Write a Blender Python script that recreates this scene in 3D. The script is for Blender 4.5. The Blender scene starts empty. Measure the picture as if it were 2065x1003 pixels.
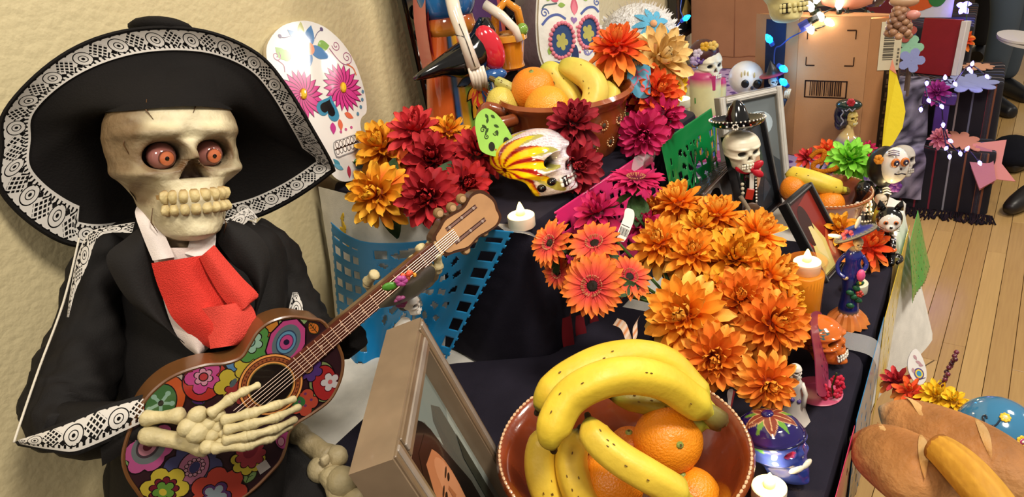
import bpy, math, random
import numpy as np
from mathutils import Matrix, Vector, Euler
sin, cos, pi, rad = math.sin, math.cos, math.pi, math.radians
V3 = Vector
random.seed(7)
SCN = bpy.context.scene
COL = SCN.collection
# ------------------------------------------------------------------ camera
F, CX, CY = 1500.0, 1032.5, 501.5          # focal length and centre for a 2065 x 1003 frame
CAM = V3((0, 0, 1.45))
AZ, PITCH, ROLL = rad(34), rad(26.387), rad(7.3636)
hd = V3((cos(AZ), sin(AZ), 0)); r0 = V3((sin(AZ), -cos(AZ), 0)); UPZ = V3((0, 0, 1))
FW = hd*cos(PITCH) - UPZ*sin(PITCH); u0 = hd*sin(PITCH) + UPZ*cos(PITCH)
CR = r0*cos(ROLL) - u0*sin(ROLL); CU = r0*sin(ROLL) + u0*cos(ROLL)
cam = bpy.data.objects.new('camera', bpy.data.cameras.new('camera')); COL.objects.link(cam)
cam.data.sensor_width = 36; cam.data.lens = 36*F/2065; cam.data.clip_start = .02
cam.matrix_world = Matrix(((CR.x, CU.x, -FW.x, CAM.x), (CR.y, CU.y, -FW.y, CAM.y), (CR.z, CU.z, -FW.z, CAM.z), (0, 0, 0, 1)))
SCN.camera = cam
# ------------------------------------------------------------------ light
SCN.view_settings.view_transform = 'Standard'; SCN.view_settings.look = 'None'
SCN.view_settings.exposure = 0.0; SCN.view_settings.gamma = 1; SCN.view_settings.use_curve_mapping = False
w = bpy.data.worlds.new('room'); SCN.world = w; w.use_nodes = True
w.node_tree.nodes['Background'].inputs[0].default_value = (1.0, .92, .82, 1)
w.node_tree.nodes['Background'].inputs[1].default_value = .28
def lamp(name, loc, target, size, power, colour=(1, .92, .80)):
    l = bpy.data.lights.new(name, 'AREA'); l.shape = 'DISK'; l.size = size; l.energy = power; l.color = colour
    o = bpy.data.objects.new(name, l); COL.objects.link(o); o.location = loc
    o.rotation_euler = (V3(target) - V3(loc)).to_track_quat('-Z', 'Y').to_euler(); return o
lamp('ceiling_lamp', (.35, -.75, 3.0), (.8, .5, .9), .55, 50)
lamp('ceiling_lamp', (2.6, -1.2, 3.2), (2.4, 0, .4), .6, 45)
lamp('ceiling_lamp', (-1.3, .1, 3.0), (.5, .7, .9), .6, 22)
lamp('ceiling_lamp', (6.0, -4.35, 3.0), (.9, .9, 1.2), .45, 34)
# ------------------------------------------------------------------ pixels of the photograph to places in the room
def ray(x, y): return (FW*F + CR*(x-CX) - CU*(y-CY)).normalized()
def P(x, y, z): d = ray(x, y); return CAM + d*((z-CAM.z)/d.z)
def PY(x, y, Y): d = ray(x, y); return CAM + d*(Y/d.y)
def D(x, y, s): return CAM + ray(x, y)*s
def SC(p): return F/((V3(p)-CAM).dot(FW))
def PL(x, y, p0, n): d = ray(x, y); return CAM + d*((V3(p0)-CAM).dot(n)/d.dot(n))
def mat4(x, y, z, o): return Matrix(((x[0], y[0], z[0], o[0]), (x[1], y[1], z[1], o[1]), (x[2], y[2], z[2], o[2]), (0, 0, 0, 1)))
def S(p, yaw=0, lean=0, side=0):
    """frame standing at p: -Y faces the viewer's side of the room, turned by yaw, Z up"""
    p = V3(p); h = V3((p.x, p.y, 0)).normalized(); r = V3((h.y, -h.x, 0))
    return mat4(r, h, UPZ, p) @ Matrix.Rotation(rad(yaw), 4, 'Z') @ Matrix.Rotation(rad(lean), 4, 'X') @ Matrix.Rotation(rad(side), 4, 'Y')
def W(p, x=0, y=0, z=0):
    """world-aligned frame at p"""
    return Matrix.Translation(p) @ Euler((rad(x), rad(y), rad(z))).to_matrix().to_4x4()
def AX(p, axis, spin=0, up=UPZ):
    """frame at p whose Z runs along axis"""
    z = V3(axis).normalized(); x = V3(up).cross(z)
    if x.length < 1e-4: x = V3((1, 0, 0))
    x.normalize(); y = z.cross(x)
    return mat4(x, y, z, p) @ Matrix.Rotation(rad(spin), 4, 'Z')
def VF(px, py, d, yaw=0, pit=0, rol=0):
    """frame on the sight line: x right, y up, z back towards the viewer"""
    p = D(px, py, d); z = -ray(px, py); x = CU.cross(z).normalized(); y = z.cross(x)
    return mat4(x, y, z, p) @ Euler((rad(pit), rad(yaw), rad(rol)), 'YXZ').to_matrix().to_4x4()
SKF = Matrix(((1, 0, 0, 0), (0, 0, -1, 0), (0, 1, 0, 0), (0, 0, 0, 1)))    # face frame (y up, z front) to standing frame
def TR(x=0, y=0, z=0): return Matrix.Translation((x, y, z))
def RO(a, ax): return Matrix.Rotation(rad(a), 4, ax)
def SCL(x, y, z): return Matrix.Diagonal((x, y, z, 1))
# ------------------------------------------------------------------ colour and materials
def lin(c): return c/12.92 if c <= .04045 else ((c+.055)/1.055)**2.4
_hc = {}
def H(h):
    if not isinstance(h, str): return tuple(h)[:3]
    if h not in _hc: _hc[h] = tuple(lin(int(h[i:i+2], 16)/255) for i in (0, 2, 4))
    return _hc[h]
def mixc(a, b, t): a, b = H(a), H(b); return tuple(a[i]*(1-t)+b[i]*t for i in range(3))
_mats = {}
def nt(m): m.use_nodes = True; return m.node_tree.nodes, m.node_tree.links, m.node_tree.nodes['Principled BSDF']
def vc(name, rough=.5, spec=.5, bump=0, bs=60, metal=0, coat=0, var=0, vs=8, emit=0, trans=0, sss=0, detail=3):
    """material that takes its colour from the mesh, with noise for grain and relief"""
    if name in _mats: return _mats[name]
    m = bpy.data.materials.new(name); n, l, b = nt(m); _mats[name] = m
    a = n.new('ShaderNodeVertexColor'); a.layer_name = 'Col'; out = a.outputs[0]
    tc = n.new('ShaderNodeTexCoord')
    if var:
        no = n.new('ShaderNodeTexNoise'); no.inputs['Scale'].default_value = vs; no.inputs['Detail'].default_value = 4
        l.new(tc.outputs['Object'], no.inputs['Vector'])
        mr = n.new('ShaderNodeMapRange'); mr.inputs[3].default_value = 1-var; mr.inputs[4].default_value = 1+var
        mr.inputs[1].default_value = .3; mr.inputs[2].default_value = .7
        l.new(no.outputs[0], mr.inputs[0])
        mx = n.new('ShaderNodeVectorMath'); mx.operation = 'SCALE'
        l.new(out, mx.inputs[0]); l.new(mr.outputs[0], mx.inputs['Scale']); out = mx.outputs[0]
    l.new(out, b.inputs['Base Color'])
    b.inputs['Roughness'].default_value = rough; b.inputs['Specular IOR Level'].default_value = spec
    b.inputs['Metallic'].default_value = metal; b.inputs['Coat Weight'].default_value = coat; b.inputs['Coat Roughness'].default_value = .06
    if trans: b.inputs['Transmission Weight'].default_value = trans
    if sss: b.inputs['Subsurface Weight'].default_value = sss; b.inputs['Subsurface Radius'].default_value = (.02, .012, .006)
    if emit: l.new(out, b.inputs['Emission Color']); b.inputs['Emission Strength'].default_value = emit
    if bump:
        no = n.new('ShaderNodeTexNoise'); no.inputs['Scale'].default_value = bs; no.inputs['Detail'].default_value = detail
        l.new(tc.outputs['Object'], no.inputs['Vector'])
        bp = n.new('ShaderNodeBump'); bp.inputs['Strength'].default_value = bump; bp.inputs['Distance'].default_value = .01
        l.new(no.outputs[0], bp.inputs['Height']); l.new(bp.outputs[0], b.inputs['Normal'])
    return m
def uvmat(name, build, rough=.6):
    """material drawn in the surface's own UV; build(n, l, bsdf, u, v) wires it"""
    if name in _mats: return _mats[name]
    m = bpy.data.materials.new(name); n, l, b = nt(m); _mats[name] = m; b.inputs['Roughness'].default_value = rough
    uv = n.new('ShaderNodeUVMap'); uv.uv_map = 'UV'; sp = n.new('ShaderNodeSeparateXYZ'); l.new(uv.outputs[0], sp.inputs[0])
    build(n, l, b, uv.outputs[0], sp.outputs[0], sp.outputs[1]); return m
def mth(n, l, op, a, b=None, c=None):
    k = n.new('ShaderNodeMath'); k.operation = op
    for i, q in enumerate((a, b, c)):
        if q is None: continue
        if isinstance(q, (int, float)): k.inputs[i].default_value = q
        else: l.new(q, k.inputs[i])
    return k.outputs[0]
GLOSS = vc('glazed_paint', .12, .5, coat=.6)
PAINT = vc('satin_paint', .38, .5, var=.06, vs=40)
MATTE = vc('matte_paint', .75, .3, var=.08, vs=60)
CLOTH = vc('woven_cloth', .9, .15, bump=.25, bs=900, var=.1, vs=30)
PAPER = vc('paper', .8, .2, bump=.1, bs=80)
PLASTIC = vc('plastic_film', .16, .5)
PETAL = vc('silk_petal', .65, .25, bump=.2, bs=300, var=.1, vs=60)
LEAF = vc('silk_leaf', .6, .3, bump=.2, bs=200, var=.2, vs=40)
CLAY = vc('glazed_terracotta', .22, .5, coat=.5, var=.14, vs=26, bump=.12, bs=40)
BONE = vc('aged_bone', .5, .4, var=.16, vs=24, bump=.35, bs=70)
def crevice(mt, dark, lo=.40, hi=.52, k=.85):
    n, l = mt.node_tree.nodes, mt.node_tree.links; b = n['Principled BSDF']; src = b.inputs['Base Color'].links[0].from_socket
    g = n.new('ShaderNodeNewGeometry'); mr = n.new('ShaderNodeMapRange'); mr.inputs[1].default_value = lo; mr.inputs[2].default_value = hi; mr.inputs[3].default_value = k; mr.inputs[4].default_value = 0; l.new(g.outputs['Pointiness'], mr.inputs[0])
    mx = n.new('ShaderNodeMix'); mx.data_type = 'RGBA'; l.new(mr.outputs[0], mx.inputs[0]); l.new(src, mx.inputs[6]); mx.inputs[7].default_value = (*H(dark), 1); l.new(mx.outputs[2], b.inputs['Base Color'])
crevice(BONE, '5c3a18')  # antique brown in concave creases, also standing in for occlusion shade in the colour
METAL = vc('brushed_metal', .35, .5, metal=.75)
CARD = vc('cardboard', .85, .15, var=.06, vs=14, bump=.08, bs=300)
WOODP = vc('varnished_wood', .3, .5, var=.12, vs=30, coat=.25)
FRUIT = vc('fruit_skin', .38, .5, bump=.22, bs=420, var=.07, vs=22, detail=1)
BANANA = vc('banana_skin', .45, .4, var=.09, vs=30, bump=.08, bs=120)
GLOW = vc('lit_flame', .4, .3, emit=2.6)
LED = vc('lit_bulb', .3, .3, emit=14)
WAX = vc('white_wax_plastic', .45, .4, sss=.2)
# ------------------------------------------------------------------ mesh builder
class M:
    def __init__(s): s.v = []; s.f = []; s.c = []; s.u = []; s.T = Matrix()
    def at(s, T): s.T = T; return s
    def add(s, vs, fs, c, uv=None):
        o = len(s.v); T = s.T
        s.v += [T @ V3(p) for p in vs]; s.f += [tuple(i+o for i in f) for f in fs]
        if isinstance(c, list) and len(c) == len(vs): s.c += [H(k) for k in c]
        else: s.c += [H(c)]*len(vs)
        s.u += list(uv) if uv else [(0, 0)]*len(vs)
        return s
    def grid(s, rows, c, cu=False, cv=False, cap0=False, cap1=False, uv=None):
        """rows of points joined to quads; cv closes each row, cu joins the last row to the first"""
        R, N = len(rows), len(rows[0]); vs = [p for r in rows for p in r]; fs = []
        for i in range(R if cu else R-1):
            for j in range(N if cv else N-1):
                a, b = i*N, ((i+1) % R)*N; k = (j+1) % N
                fs.append((a+j, a+k, b+k, b+j))
        if cap0: fs.append(tuple(range(N-1, -1, -1)))
        if cap1: fs.append(tuple((R-1)*N+j for j in range(N)))
        if isinstance(c, list) and len(c) == R and R != len(vs): c = [k for k in c for _ in range(N)]
        elif isinstance(c, list) and len(c) == R*N: pass
        if uv == 'auto': uv = [(i/(R-1), j/(N-1)) for i in range(R) for j in range(N)]
        return s.add(vs, fs, c, uv)
    def lathe(s, prof, c, n=24, wave=0, waves=8, sx=1, sy=1):
        rows = []
        for r, z in prof: rows.append([((r*(1+wave*cos(waves*2*pi*j/n)))*cos(2*pi*j/n)*sx, (r*(1+wave*cos(waves*2*pi*j/n)))*sin(2*pi*j/n)*sy, z) for j in range(n)])
        return s.grid(rows, c, cv=True, cap0=prof[0][0] > 1e-5, cap1=prof[-1][0] > 1e-5)
    def ell(s, p, r, c, n=12, R=None):
        if isinstance(r, (int, float)): r = (r, r, r)
        m = max(4, n*2//3); rows = []
        for i in range(m+1):
            t = pi*i/m; q = []
            for j in range(n):
                a = 2*pi*j/n; k = V3((r[0]*sin(t)*cos(a), r[1]*sin(t)*sin(a), -r[2]*cos(t)))
                if R is not None: k = R @ k
                q.append(k+V3(p))
            rows.append(q)
        return s.grid(rows, c, cv=True)
    def tube(s, pts, r, c, n=8, cap=True, flat=1.0, up=None):
        pts = [V3(p) for p in pts]; R = len(pts)
        if isinstance(r, (int, float)): r = [r]*R
        rows = []; pu = None
        for i, p in enumerate(pts):
            t = (pts[min(i+1, R-1)]-pts[max(i-1, 0)]).normalized()
            if pu is None:
                a = V3(up) if up is not None else (V3((0, 0, 1)) if abs(t.z) < .9 else V3((1, 0, 0)))
            else: a = pu
            x = a - t*a.dot(t)
            if x.length < 1e-6: x = t.orthogonal()
            x.normalize(); pu = x; y = t.cross(x)
            rows.append([p + (x*cos(2*pi*j/n)*flat + y*sin(2*pi*j/n))*r[i] for j in range(n)])
        return s.grid(rows, c, cv=True, cap0=cap, cap1=cap)
    def box(s, p, d, c, R=None, bev=0):
        x, y, z = d[0]/2, d[1]/2, d[2]/2
        if bev:
            b = min(bev, x*.9, y*.9, z*.9)
            def ring(q, zz): return [(-x+q, -y+b, zz), (-x+b, -y+q, zz), (x-b, -y+q, zz), (x-q, -y+b, zz), (x-q, y-b, zz), (x-b, y-q, zz), (-x+b, y-q, zz), (-x+q, y-b, zz)]
            rows = [ring(b, -z), ring(0, -z+b), ring(0, z-b), ring(b, z)]
            rows = [[(R @ V3(k) if R is not None else V3(k))+V3(p) for k in r] for r in rows]
            return s.grid(rows, c, cv=True, cap0=True, cap1=True)
        vs = [V3((a*x, e*y, g*z)) for a in (-1, 1) for e in (-1, 1) for g in (-1, 1)]
        vs = [(R @ k if R is not None else k)+V3(p) for k in vs]
        return s.add(vs, [(0, 1, 3, 2), (4, 6, 7, 5), (0, 4, 5, 1), (2, 3, 7, 6), (0, 2, 6, 4), (1, 5, 7, 3)], c)
    def prism(s, poly, z0, z1, c, cs=None):
        n = len(poly); vs = [(x, y, z0) for x, y in poly]+[(x, y, z1) for x, y in poly]
        s.add(vs[n:], [tuple(range(n))], c); s.add(vs[:n], [tuple(range(n-1, -1, -1))], cs or c)
        return s.add(vs, [(i, (i+1) % n, n+(i+1) % n, n+i) for i in range(n)], cs or c)
    def flat(s, poly, z, c): return s.add([(x, y, z) for x, y in poly], [tuple(range(len(poly)))], c)
    def pts(s, P3, c): return s.add(P3, [tuple(range(len(P3)))], c)
def tag(o, label=None, cat=None, group=None, kind=None):
    if label: o['label'] = label
    if cat: o['category'] = cat
    if group: o['group'] = group
    if kind: o['kind'] = kind
    return o
def mesh(name, m, mat, smooth=40):
    me = bpy.data.meshes.new(name); me.from_pydata([tuple(p) for p in m.v], [], m.f)
    a = me.color_attributes.new('Col', 'FLOAT_COLOR', 'POINT')
    a.data.foreach_set('color', np.array([(c[0], c[1], c[2], 1) for c in m.c], dtype=np.float32).ravel())
    if any(u != (0, 0) for u in m.u):
        ul = me.uv_layers.new(name='UV'); vi = np.zeros(len(me.loops), dtype=np.int32); me.loops.foreach_get('vertex_index', vi)
        ul.data.foreach_set('uv', np.array(m.u, dtype=np.float32)[vi].ravel())
    if smooth:
        me.shade_smooth()
        if smooth < 180: me.set_sharp_from_angle(angle=rad(smooth))
    me.materials.append(mat); return me
def obj(name, m, mat, parent=None, T=None, smooth=40, label=None, cat=None, group=None, kind=None):
    o = bpy.data.objects.new(name, m if isinstance(m, bpy.types.Mesh) else mesh(name, m, mat, smooth)); COL.objects.link(o)
    if T is not None: o.matrix_world = T
    if parent is not None: o.parent = parent
    return tag(o, label, cat, group, kind)
def thing(name, T, label, cat, group=None):
    o = bpy.data.objects.new(name, None); COL.objects.link(o); o.empty_display_size = .02; o.matrix_world = T
    return tag(o, label, cat, group)
def dup(o, T, label=None, parent=None):
    c = o.copy(); COL.objects.link(c)
    if parent is not None: c.parent = parent
    else: c.matrix_world = T
    if label: c['label'] = label
    for ch in o.children: dup(ch, None, None, c)
    return c
def star(n, r1, r2, cx=0, cy=0, a0=90, k=1):
    return [(cx+(r1 if i % 2 == 0 else r2)*cos(rad(a0)+pi*i/n), cy+k*(r1 if i % 2 == 0 else r2)*sin(rad(a0)+pi*i/n)) for i in range(2*n)]
def circ(cx, cy, rx, ry=None, n=20, rot=0):
    ry = ry or rx; a = rad(rot)
    return [(cx+rx*cos(t)*cos(a)-ry*sin(t)*sin(a), cy+rx*cos(t)*sin(a)+ry*sin(t)*cos(a)) for t in [2*pi*i/n for i in range(n)]]
def flowerpoly(n, r1, r2, cx=0, cy=0, a0=0, k=1, m=6, rot=0):
    out = []
    for i in range(n*m):
        t = 2*pi*i/(n*m); r = r2+(r1-r2)*abs(cos(n*t/2))**.7; x, y = r*cos(t+a0), k*r*sin(t+a0)
        out.append((cx+x*cos(rad(rot))-y*sin(rad(rot)), cy+x*sin(rad(rot))+y*cos(rad(rot))))
    return out
def leafpoly(L, Wd, cx=0, cy=0, rot=0, n=7):
    q = [(L*i/n, Wd*sin(pi*(i/n)**.85)) for i in range(n+1)]+[(L*i/n, -Wd*sin(pi*(i/n)**.85)) for i in range(n-1, 0, -1)]
    a = rad(rot); return [(cx+x*cos(a)-y*sin(a), cy+x*sin(a)+y*cos(a)) for x, y in q]
def stroke(pts, wd):
    """flat ribbon polygon round a 2-D polyline"""
    L, R = [], []
    for i, p in enumerate(pts):
        a, b = pts[max(i-1, 0)], pts[min(i+1, len(pts)-1)]; dx, dy = b[0]-a[0], b[1]-a[1]; k = math.hypot(dx, dy) or 1
        ww = wd[i] if isinstance(wd, (list, tuple)) else wd
        L.append((p[0]-dy/k*ww/2, p[1]+dx/k*ww/2)); R.append((p[0]+dy/k*ww/2, p[1]-dx/k*ww/2))
    return L+R[::-1]
def spiral(cx, cy, r, turns, a0, wd, n=18, s=1):
    return stroke([(cx+r*(1-i/n*.85)*cos(rad(a0)+s*2*pi*turns*i/n), cy+r*(1-i/n*.85)*sin(rad(a0)+s*2*pi*turns*i/n)) for i in range(n+1)], wd)
def smooth_pts(pts, k=4, closed=False):
    """Catmull-Rom through the points"""
    pts = [V3(p) for p in pts]; n = len(pts); out = []
    for i in range(n if closed else n-1):
        p0, p1, p2, p3 = (pts[(i+q) % n] if closed else pts[min(max(i+q, 0), n-1)] for q in (-1, 0, 1, 2))
        for j in range(k):
            t = j/k; out.append(.5*((2*p1)+(p2-p0)*t+(2*p0-5*p1+4*p2-p3)*t*t+(3*p1-p0-3*p2+p3)*t**3))
    if not closed: out.append(pts[-1])
    return out
# ------------------------------------------------------------------ the setting
def wall_material():
    m = bpy.data.materials.new('cream_stucco'); n, l, b = nt(m); tc = n.new('ShaderNodeTexCoord')
    no = n.new('ShaderNodeTexNoise'); no.inputs['Scale'].default_value = 110; no.inputs['Detail'].default_value = 3
    vo = n.new('ShaderNodeTexVoronoi'); vo.inputs['Scale'].default_value = 85
    l.new(tc.outputs['Object'], no.inputs[0]); l.new(tc.outputs['Object'], vo.inputs['Vector'])
    h = mth(n, l, 'MULTIPLY_ADD', vo.outputs['Distance'], -.5, no.outputs[0])
    bp = n.new('ShaderNodeBump'); bp.inputs['Strength'].default_value = .22; bp.inputs['Distance'].default_value = .006
    l.new(h, bp.inputs['Height']); l.new(bp.outputs[0], b.inputs['Normal'])
    b.inputs['Base Color'].default_value = (*H('d6c69a'), 1); b.inputs['Roughness'].default_value = .55; return m
m = M().box((3, .96+.06, 1.5), (12, .12, 3.0), 'd6c69a'); obj('wall_back', m, wall_material(), kind='structure')
def wood_material(name, c1, c2):
    m = bpy.data.materials.new(name); n, l, b = nt(m); tc = n.new('ShaderNodeTexCoord'); oi = n.new('ShaderNodeObjectInfo')
    mp = n.new('ShaderNodeMapping'); mp.inputs['Scale'].default_value = (2.5, 45, 20); l.new(tc.outputs['Object'], mp.inputs[0]); l.new(oi.outputs['Random'], mp.inputs['Location'])
    no = n.new('ShaderNodeTexNoise'); no.inputs['Scale'].default_value = 3; no.inputs['Detail'].default_value = 6; l.new(mp.outputs[0], no.inputs[0])
    f = mth(n, l, 'MULTIPLY_ADD', oi.outputs['Random'], .5, mth(n, l, 'MULTIPLY', no.outputs[0], .6))
    mx = n.new('ShaderNodeMix'); mx.data_type = 'RGBA'; mx.inputs[6].default_value = (*H(c1), 1); mx.inputs[7].default_value = (*H(c2), 1)
    l.new(f, mx.inputs[0]); l.new(mx.outputs[2], b.inputs['Base Color']); b.inputs['Roughness'].default_value = .28; return m
FLOORW = wood_material('maple_floor', 'ac8450', 'd6b070')
flr = obj('floor', M().box((3, -1, -.03), (14, 8, .04), '4a3018'), MATTE, kind='structure')
PLW = .062; PA = rad(-3)
pm = {}
rr = random.Random(3)
for i in range(-22, 15):
    y = i*PLW; x = .9+rr.uniform(-.7, .2)
    while x < 6.4:
        Lp = rr.choice((.8, 1.1, 1.4, 1.8))
        if Lp not in pm: pm[Lp] = mesh('floor_plank', M().box((Lp/2, 0, -.005), (Lp-.0016, PLW-.0016, .01), 'c89a60', bev=.0008), FLOORW, 0)
        c = V3((x*cos(PA)-y*sin(PA), x*sin(PA)+y*cos(PA), 0))
        o = obj('floor_plank', pm[Lp], None, flr); o.matrix_local = Matrix.Translation(c) @ Matrix.Rotation(PA, 4, 'Z')
        x += Lp
# ------------------------------------------------------------------ cloth covered tiers
def rounded(poly, r, n=5):
    out = []
    for i, p in enumerate(poly):
        p = V3((*p, 0)); a = V3((*poly[i-1], 0)); b = V3((*poly[(i+1) % len(poly)], 0))
        rr_ = r[i] if isinstance(r, (list, tuple)) else r
        u, w_ = (a-p).normalized(), (b-p).normalized(); q0, q1 = p+u*rr_, p+w_*rr_
        for k in range(n+1):
            t = k/n; out.append((q0*(1-t)**2+p*2*t*(1-t)+q1*t*t).xy)
    return out
def resample(poly, step):
    out = []
    for i, p in enumerate(poly):
        q = poly[(i+1) % len(poly)]; d = (V3((*q, 0))-V3((*p, 0))).length; k = max(1, int(d/step))
        for j in range(k): t = j/k; out.append((p[0]*(1-t)+q[0]*t, p[1]*(1-t)+q[1]*t))
    return out
def drape(poly, zt, zb, r, fold=.012, waves=9, bev=.008, step=.02, rows=9, seed=0, zb2=None, flare=.02):
    pl = resample(rounded(poly, r), step); n = len(pl); rg = random.Random(seed); ph = rg.uniform(0, 6)
    cx_, cy_ = sum(p[0] for p in pl)/n, sum(p[1] for p in pl)/n; nor = []
    for i in range(n):
        a, b = pl[i-1], pl[(i+1) % n]; d = V3((b[1]-a[1], -(b[0]-a[0]), 0)).normalized(); nor.append(d)
    s = 0; arc = []
    for i in range(n): arc.append(s); s += math.hypot(pl[(i+1) % n][0]-pl[i][0], pl[(i+1) % n][1]-pl[i][1])
    G = []
    for t in (0, .5, .85): G.append([V3((cx_+(x-cx_)*t, cy_+(y-cy_)*t, zt)) for x, y in pl])
    for o_, dz in ((-bev, 0), (-bev*.3, -bev*.3), (0, -bev)): G.append([V3((x, y, zt+dz))+nor[i]*o_ for i, (x, y) in enumerate(pl)])
    for k in range(1, rows+1):
        t = k/rows
        G.append([V3((x, y, zt-bev-(zt-(zb2 if zb2 and y < .12 else zb)-bev)*t))+nor[i]*(flare*t*max(0, -nor[i].y)*min(1, max(0, (x-1.28)/.27))+fold*t**.6*(sin(arc[i]*waves*2*pi+ph)+.6*sin(arc[i]*waves*3.7+ph*2+t))*.7) for i, (x, y) in enumerate(pl)])
    m = M(); uv = [(a*1.0, j) for j in range(len(G)) for a in arc]
    m.grid(G, 'ffffff', cv=True, uv=uv); return m
NAVY = '221f2b'
def paint(m, c): m.c = [H(c)]*len(m.v); return m
TT = .75          # table top
T1, TL, TF = 1.014, .80, .785
a_ = P(1045, 468, T1); b_ = P(1412, 224, T1)
top_poly = [(a_.x, a_.y), (b_.x, b_.y), (1.50, .93), (.835, .93)]
obj('top_riser_cover', paint(drape(top_poly, T1, TT+.004, [.03, .03, .03, .04], fold=.006, waves=5, rows=12, seed=2), NAVY), CLOTH, label='black cloth over the tall riser against the wall, carrying the red flowers and tealight', cat='cloth')
obj('near_riser_cover', paint(drape([(.30, .077), (.965, .077), (.965, .47), (.80, .49), (.70, .67), (.42, .67), (.30, .60)], TL, TT+.004, [.03, .035, .03, .02, .06, .04, .03], fold=.003, rows=10, seed=4, zb2=.50), NAVY), CLOTH, label='black cloth over the low front riser under the big banana bowl', cat='cloth')
obj('far_riser_cover', paint(drape([(.99, .077), (1.31, .077), (1.31, .40), (.99, .40)], TF, TT+.004, [.012, .045, .03, .02], fold=.003, rows=8, seed=5, zb2=.66), NAVY), CLOTH, label='black cloth over the low riser under the blue catrina and candle jar', cat='cloth')
t = thing('folding_table', W((.95, .5, 0)), 'long folding table hidden under the white cloth', 'table')
obj('tabletop', M().box((.02, .01, .725), (1.36, .84, .03), 'e0ddd6', bev=.006), PAINT, t)
for sx in (-.55, .6):
    for sy in (-.36, .36): obj('leg', M().tube([(sx, sy, .712), (sx, sy, 0)], .014, '888888'), METAL, t)
WHITE = 'e9e5dc'
obj('tablecloth', paint(drape([(.27, .086), (1.655, .086), (1.655, .945), (.27, .945)], TT, .47, [.03, .09, .02, .02], fold=.007, waves=4, seed=8, rows=10, flare=.085), WHITE), CLOTH, label='white tablecloth draped over the whole folding table', cat='tablecloth')
# white sheet down the end of the tall riser
rows = []
for i in range(22):
    v = i/21; r_ = []
    for j in range(24):
        u = j/23
        x = .835-.045*u-.012-.02*v*(1+.5*sin(u*9))-.012*v*sin(u*14+1); y = .935-.29*u
        z = T1+.003-.26*v
        if v > .55: x -= (v-.55)*.05*(.4+u)
        r_.append(V3((x, y, z)))
    rows.append(r_)
obj('white_sheet', M().grid(rows, WHITE), CLOTH, label='white sheet hanging behind the blue cut paper banner at the end of the tall riser', cat='cloth', smooth=180)
# ------------------------------------------------------------------ skulls
def _ip(y, t): return np.interp(y, [a for a, b in t][::-1], [b for a, b in t][::-1])
_W = [(1, 0), (.985, .17), (.95, .31), (.88, .45), (.78, .57), (.62, .67), (.42, .745), (.2, .78), (0, .765), (-.2, .735), (-.35, .70), (-.5, .61), (-.65, .53), (-.85, .49), (-1.05, .45), (-1.2, .38), (-1.3, .26), (-1.35, 0)]
_ZF = [(1, 0), (.985, .12), (.95, .27), (.88, .44), (.78, .58), (.62, .70), (.42, .79), (.2, .84), (0, .80), (-.2, .80), (-.45, .84), (-.7, .90), (-.9, .90), (-1.1, .88), (-1.22, .84), (-1.31, .66), (-1.35, .3)]
_ZB = [(1, 0), (.985, .2), (.95, .38), (.88, .56), (.78, .72), (.62, .88), (.42, .99), (.2, 1.04), (0, 1.0), (-.2, .86), (-.4, .58), (-.55, .25), (-.75, .05), (-1, -.08), (-1.35, -.25)]
def sst(a, b, x): t = np.clip((x-a)/(b-a), 0, 1); return t*t*(3-2*t)
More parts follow.
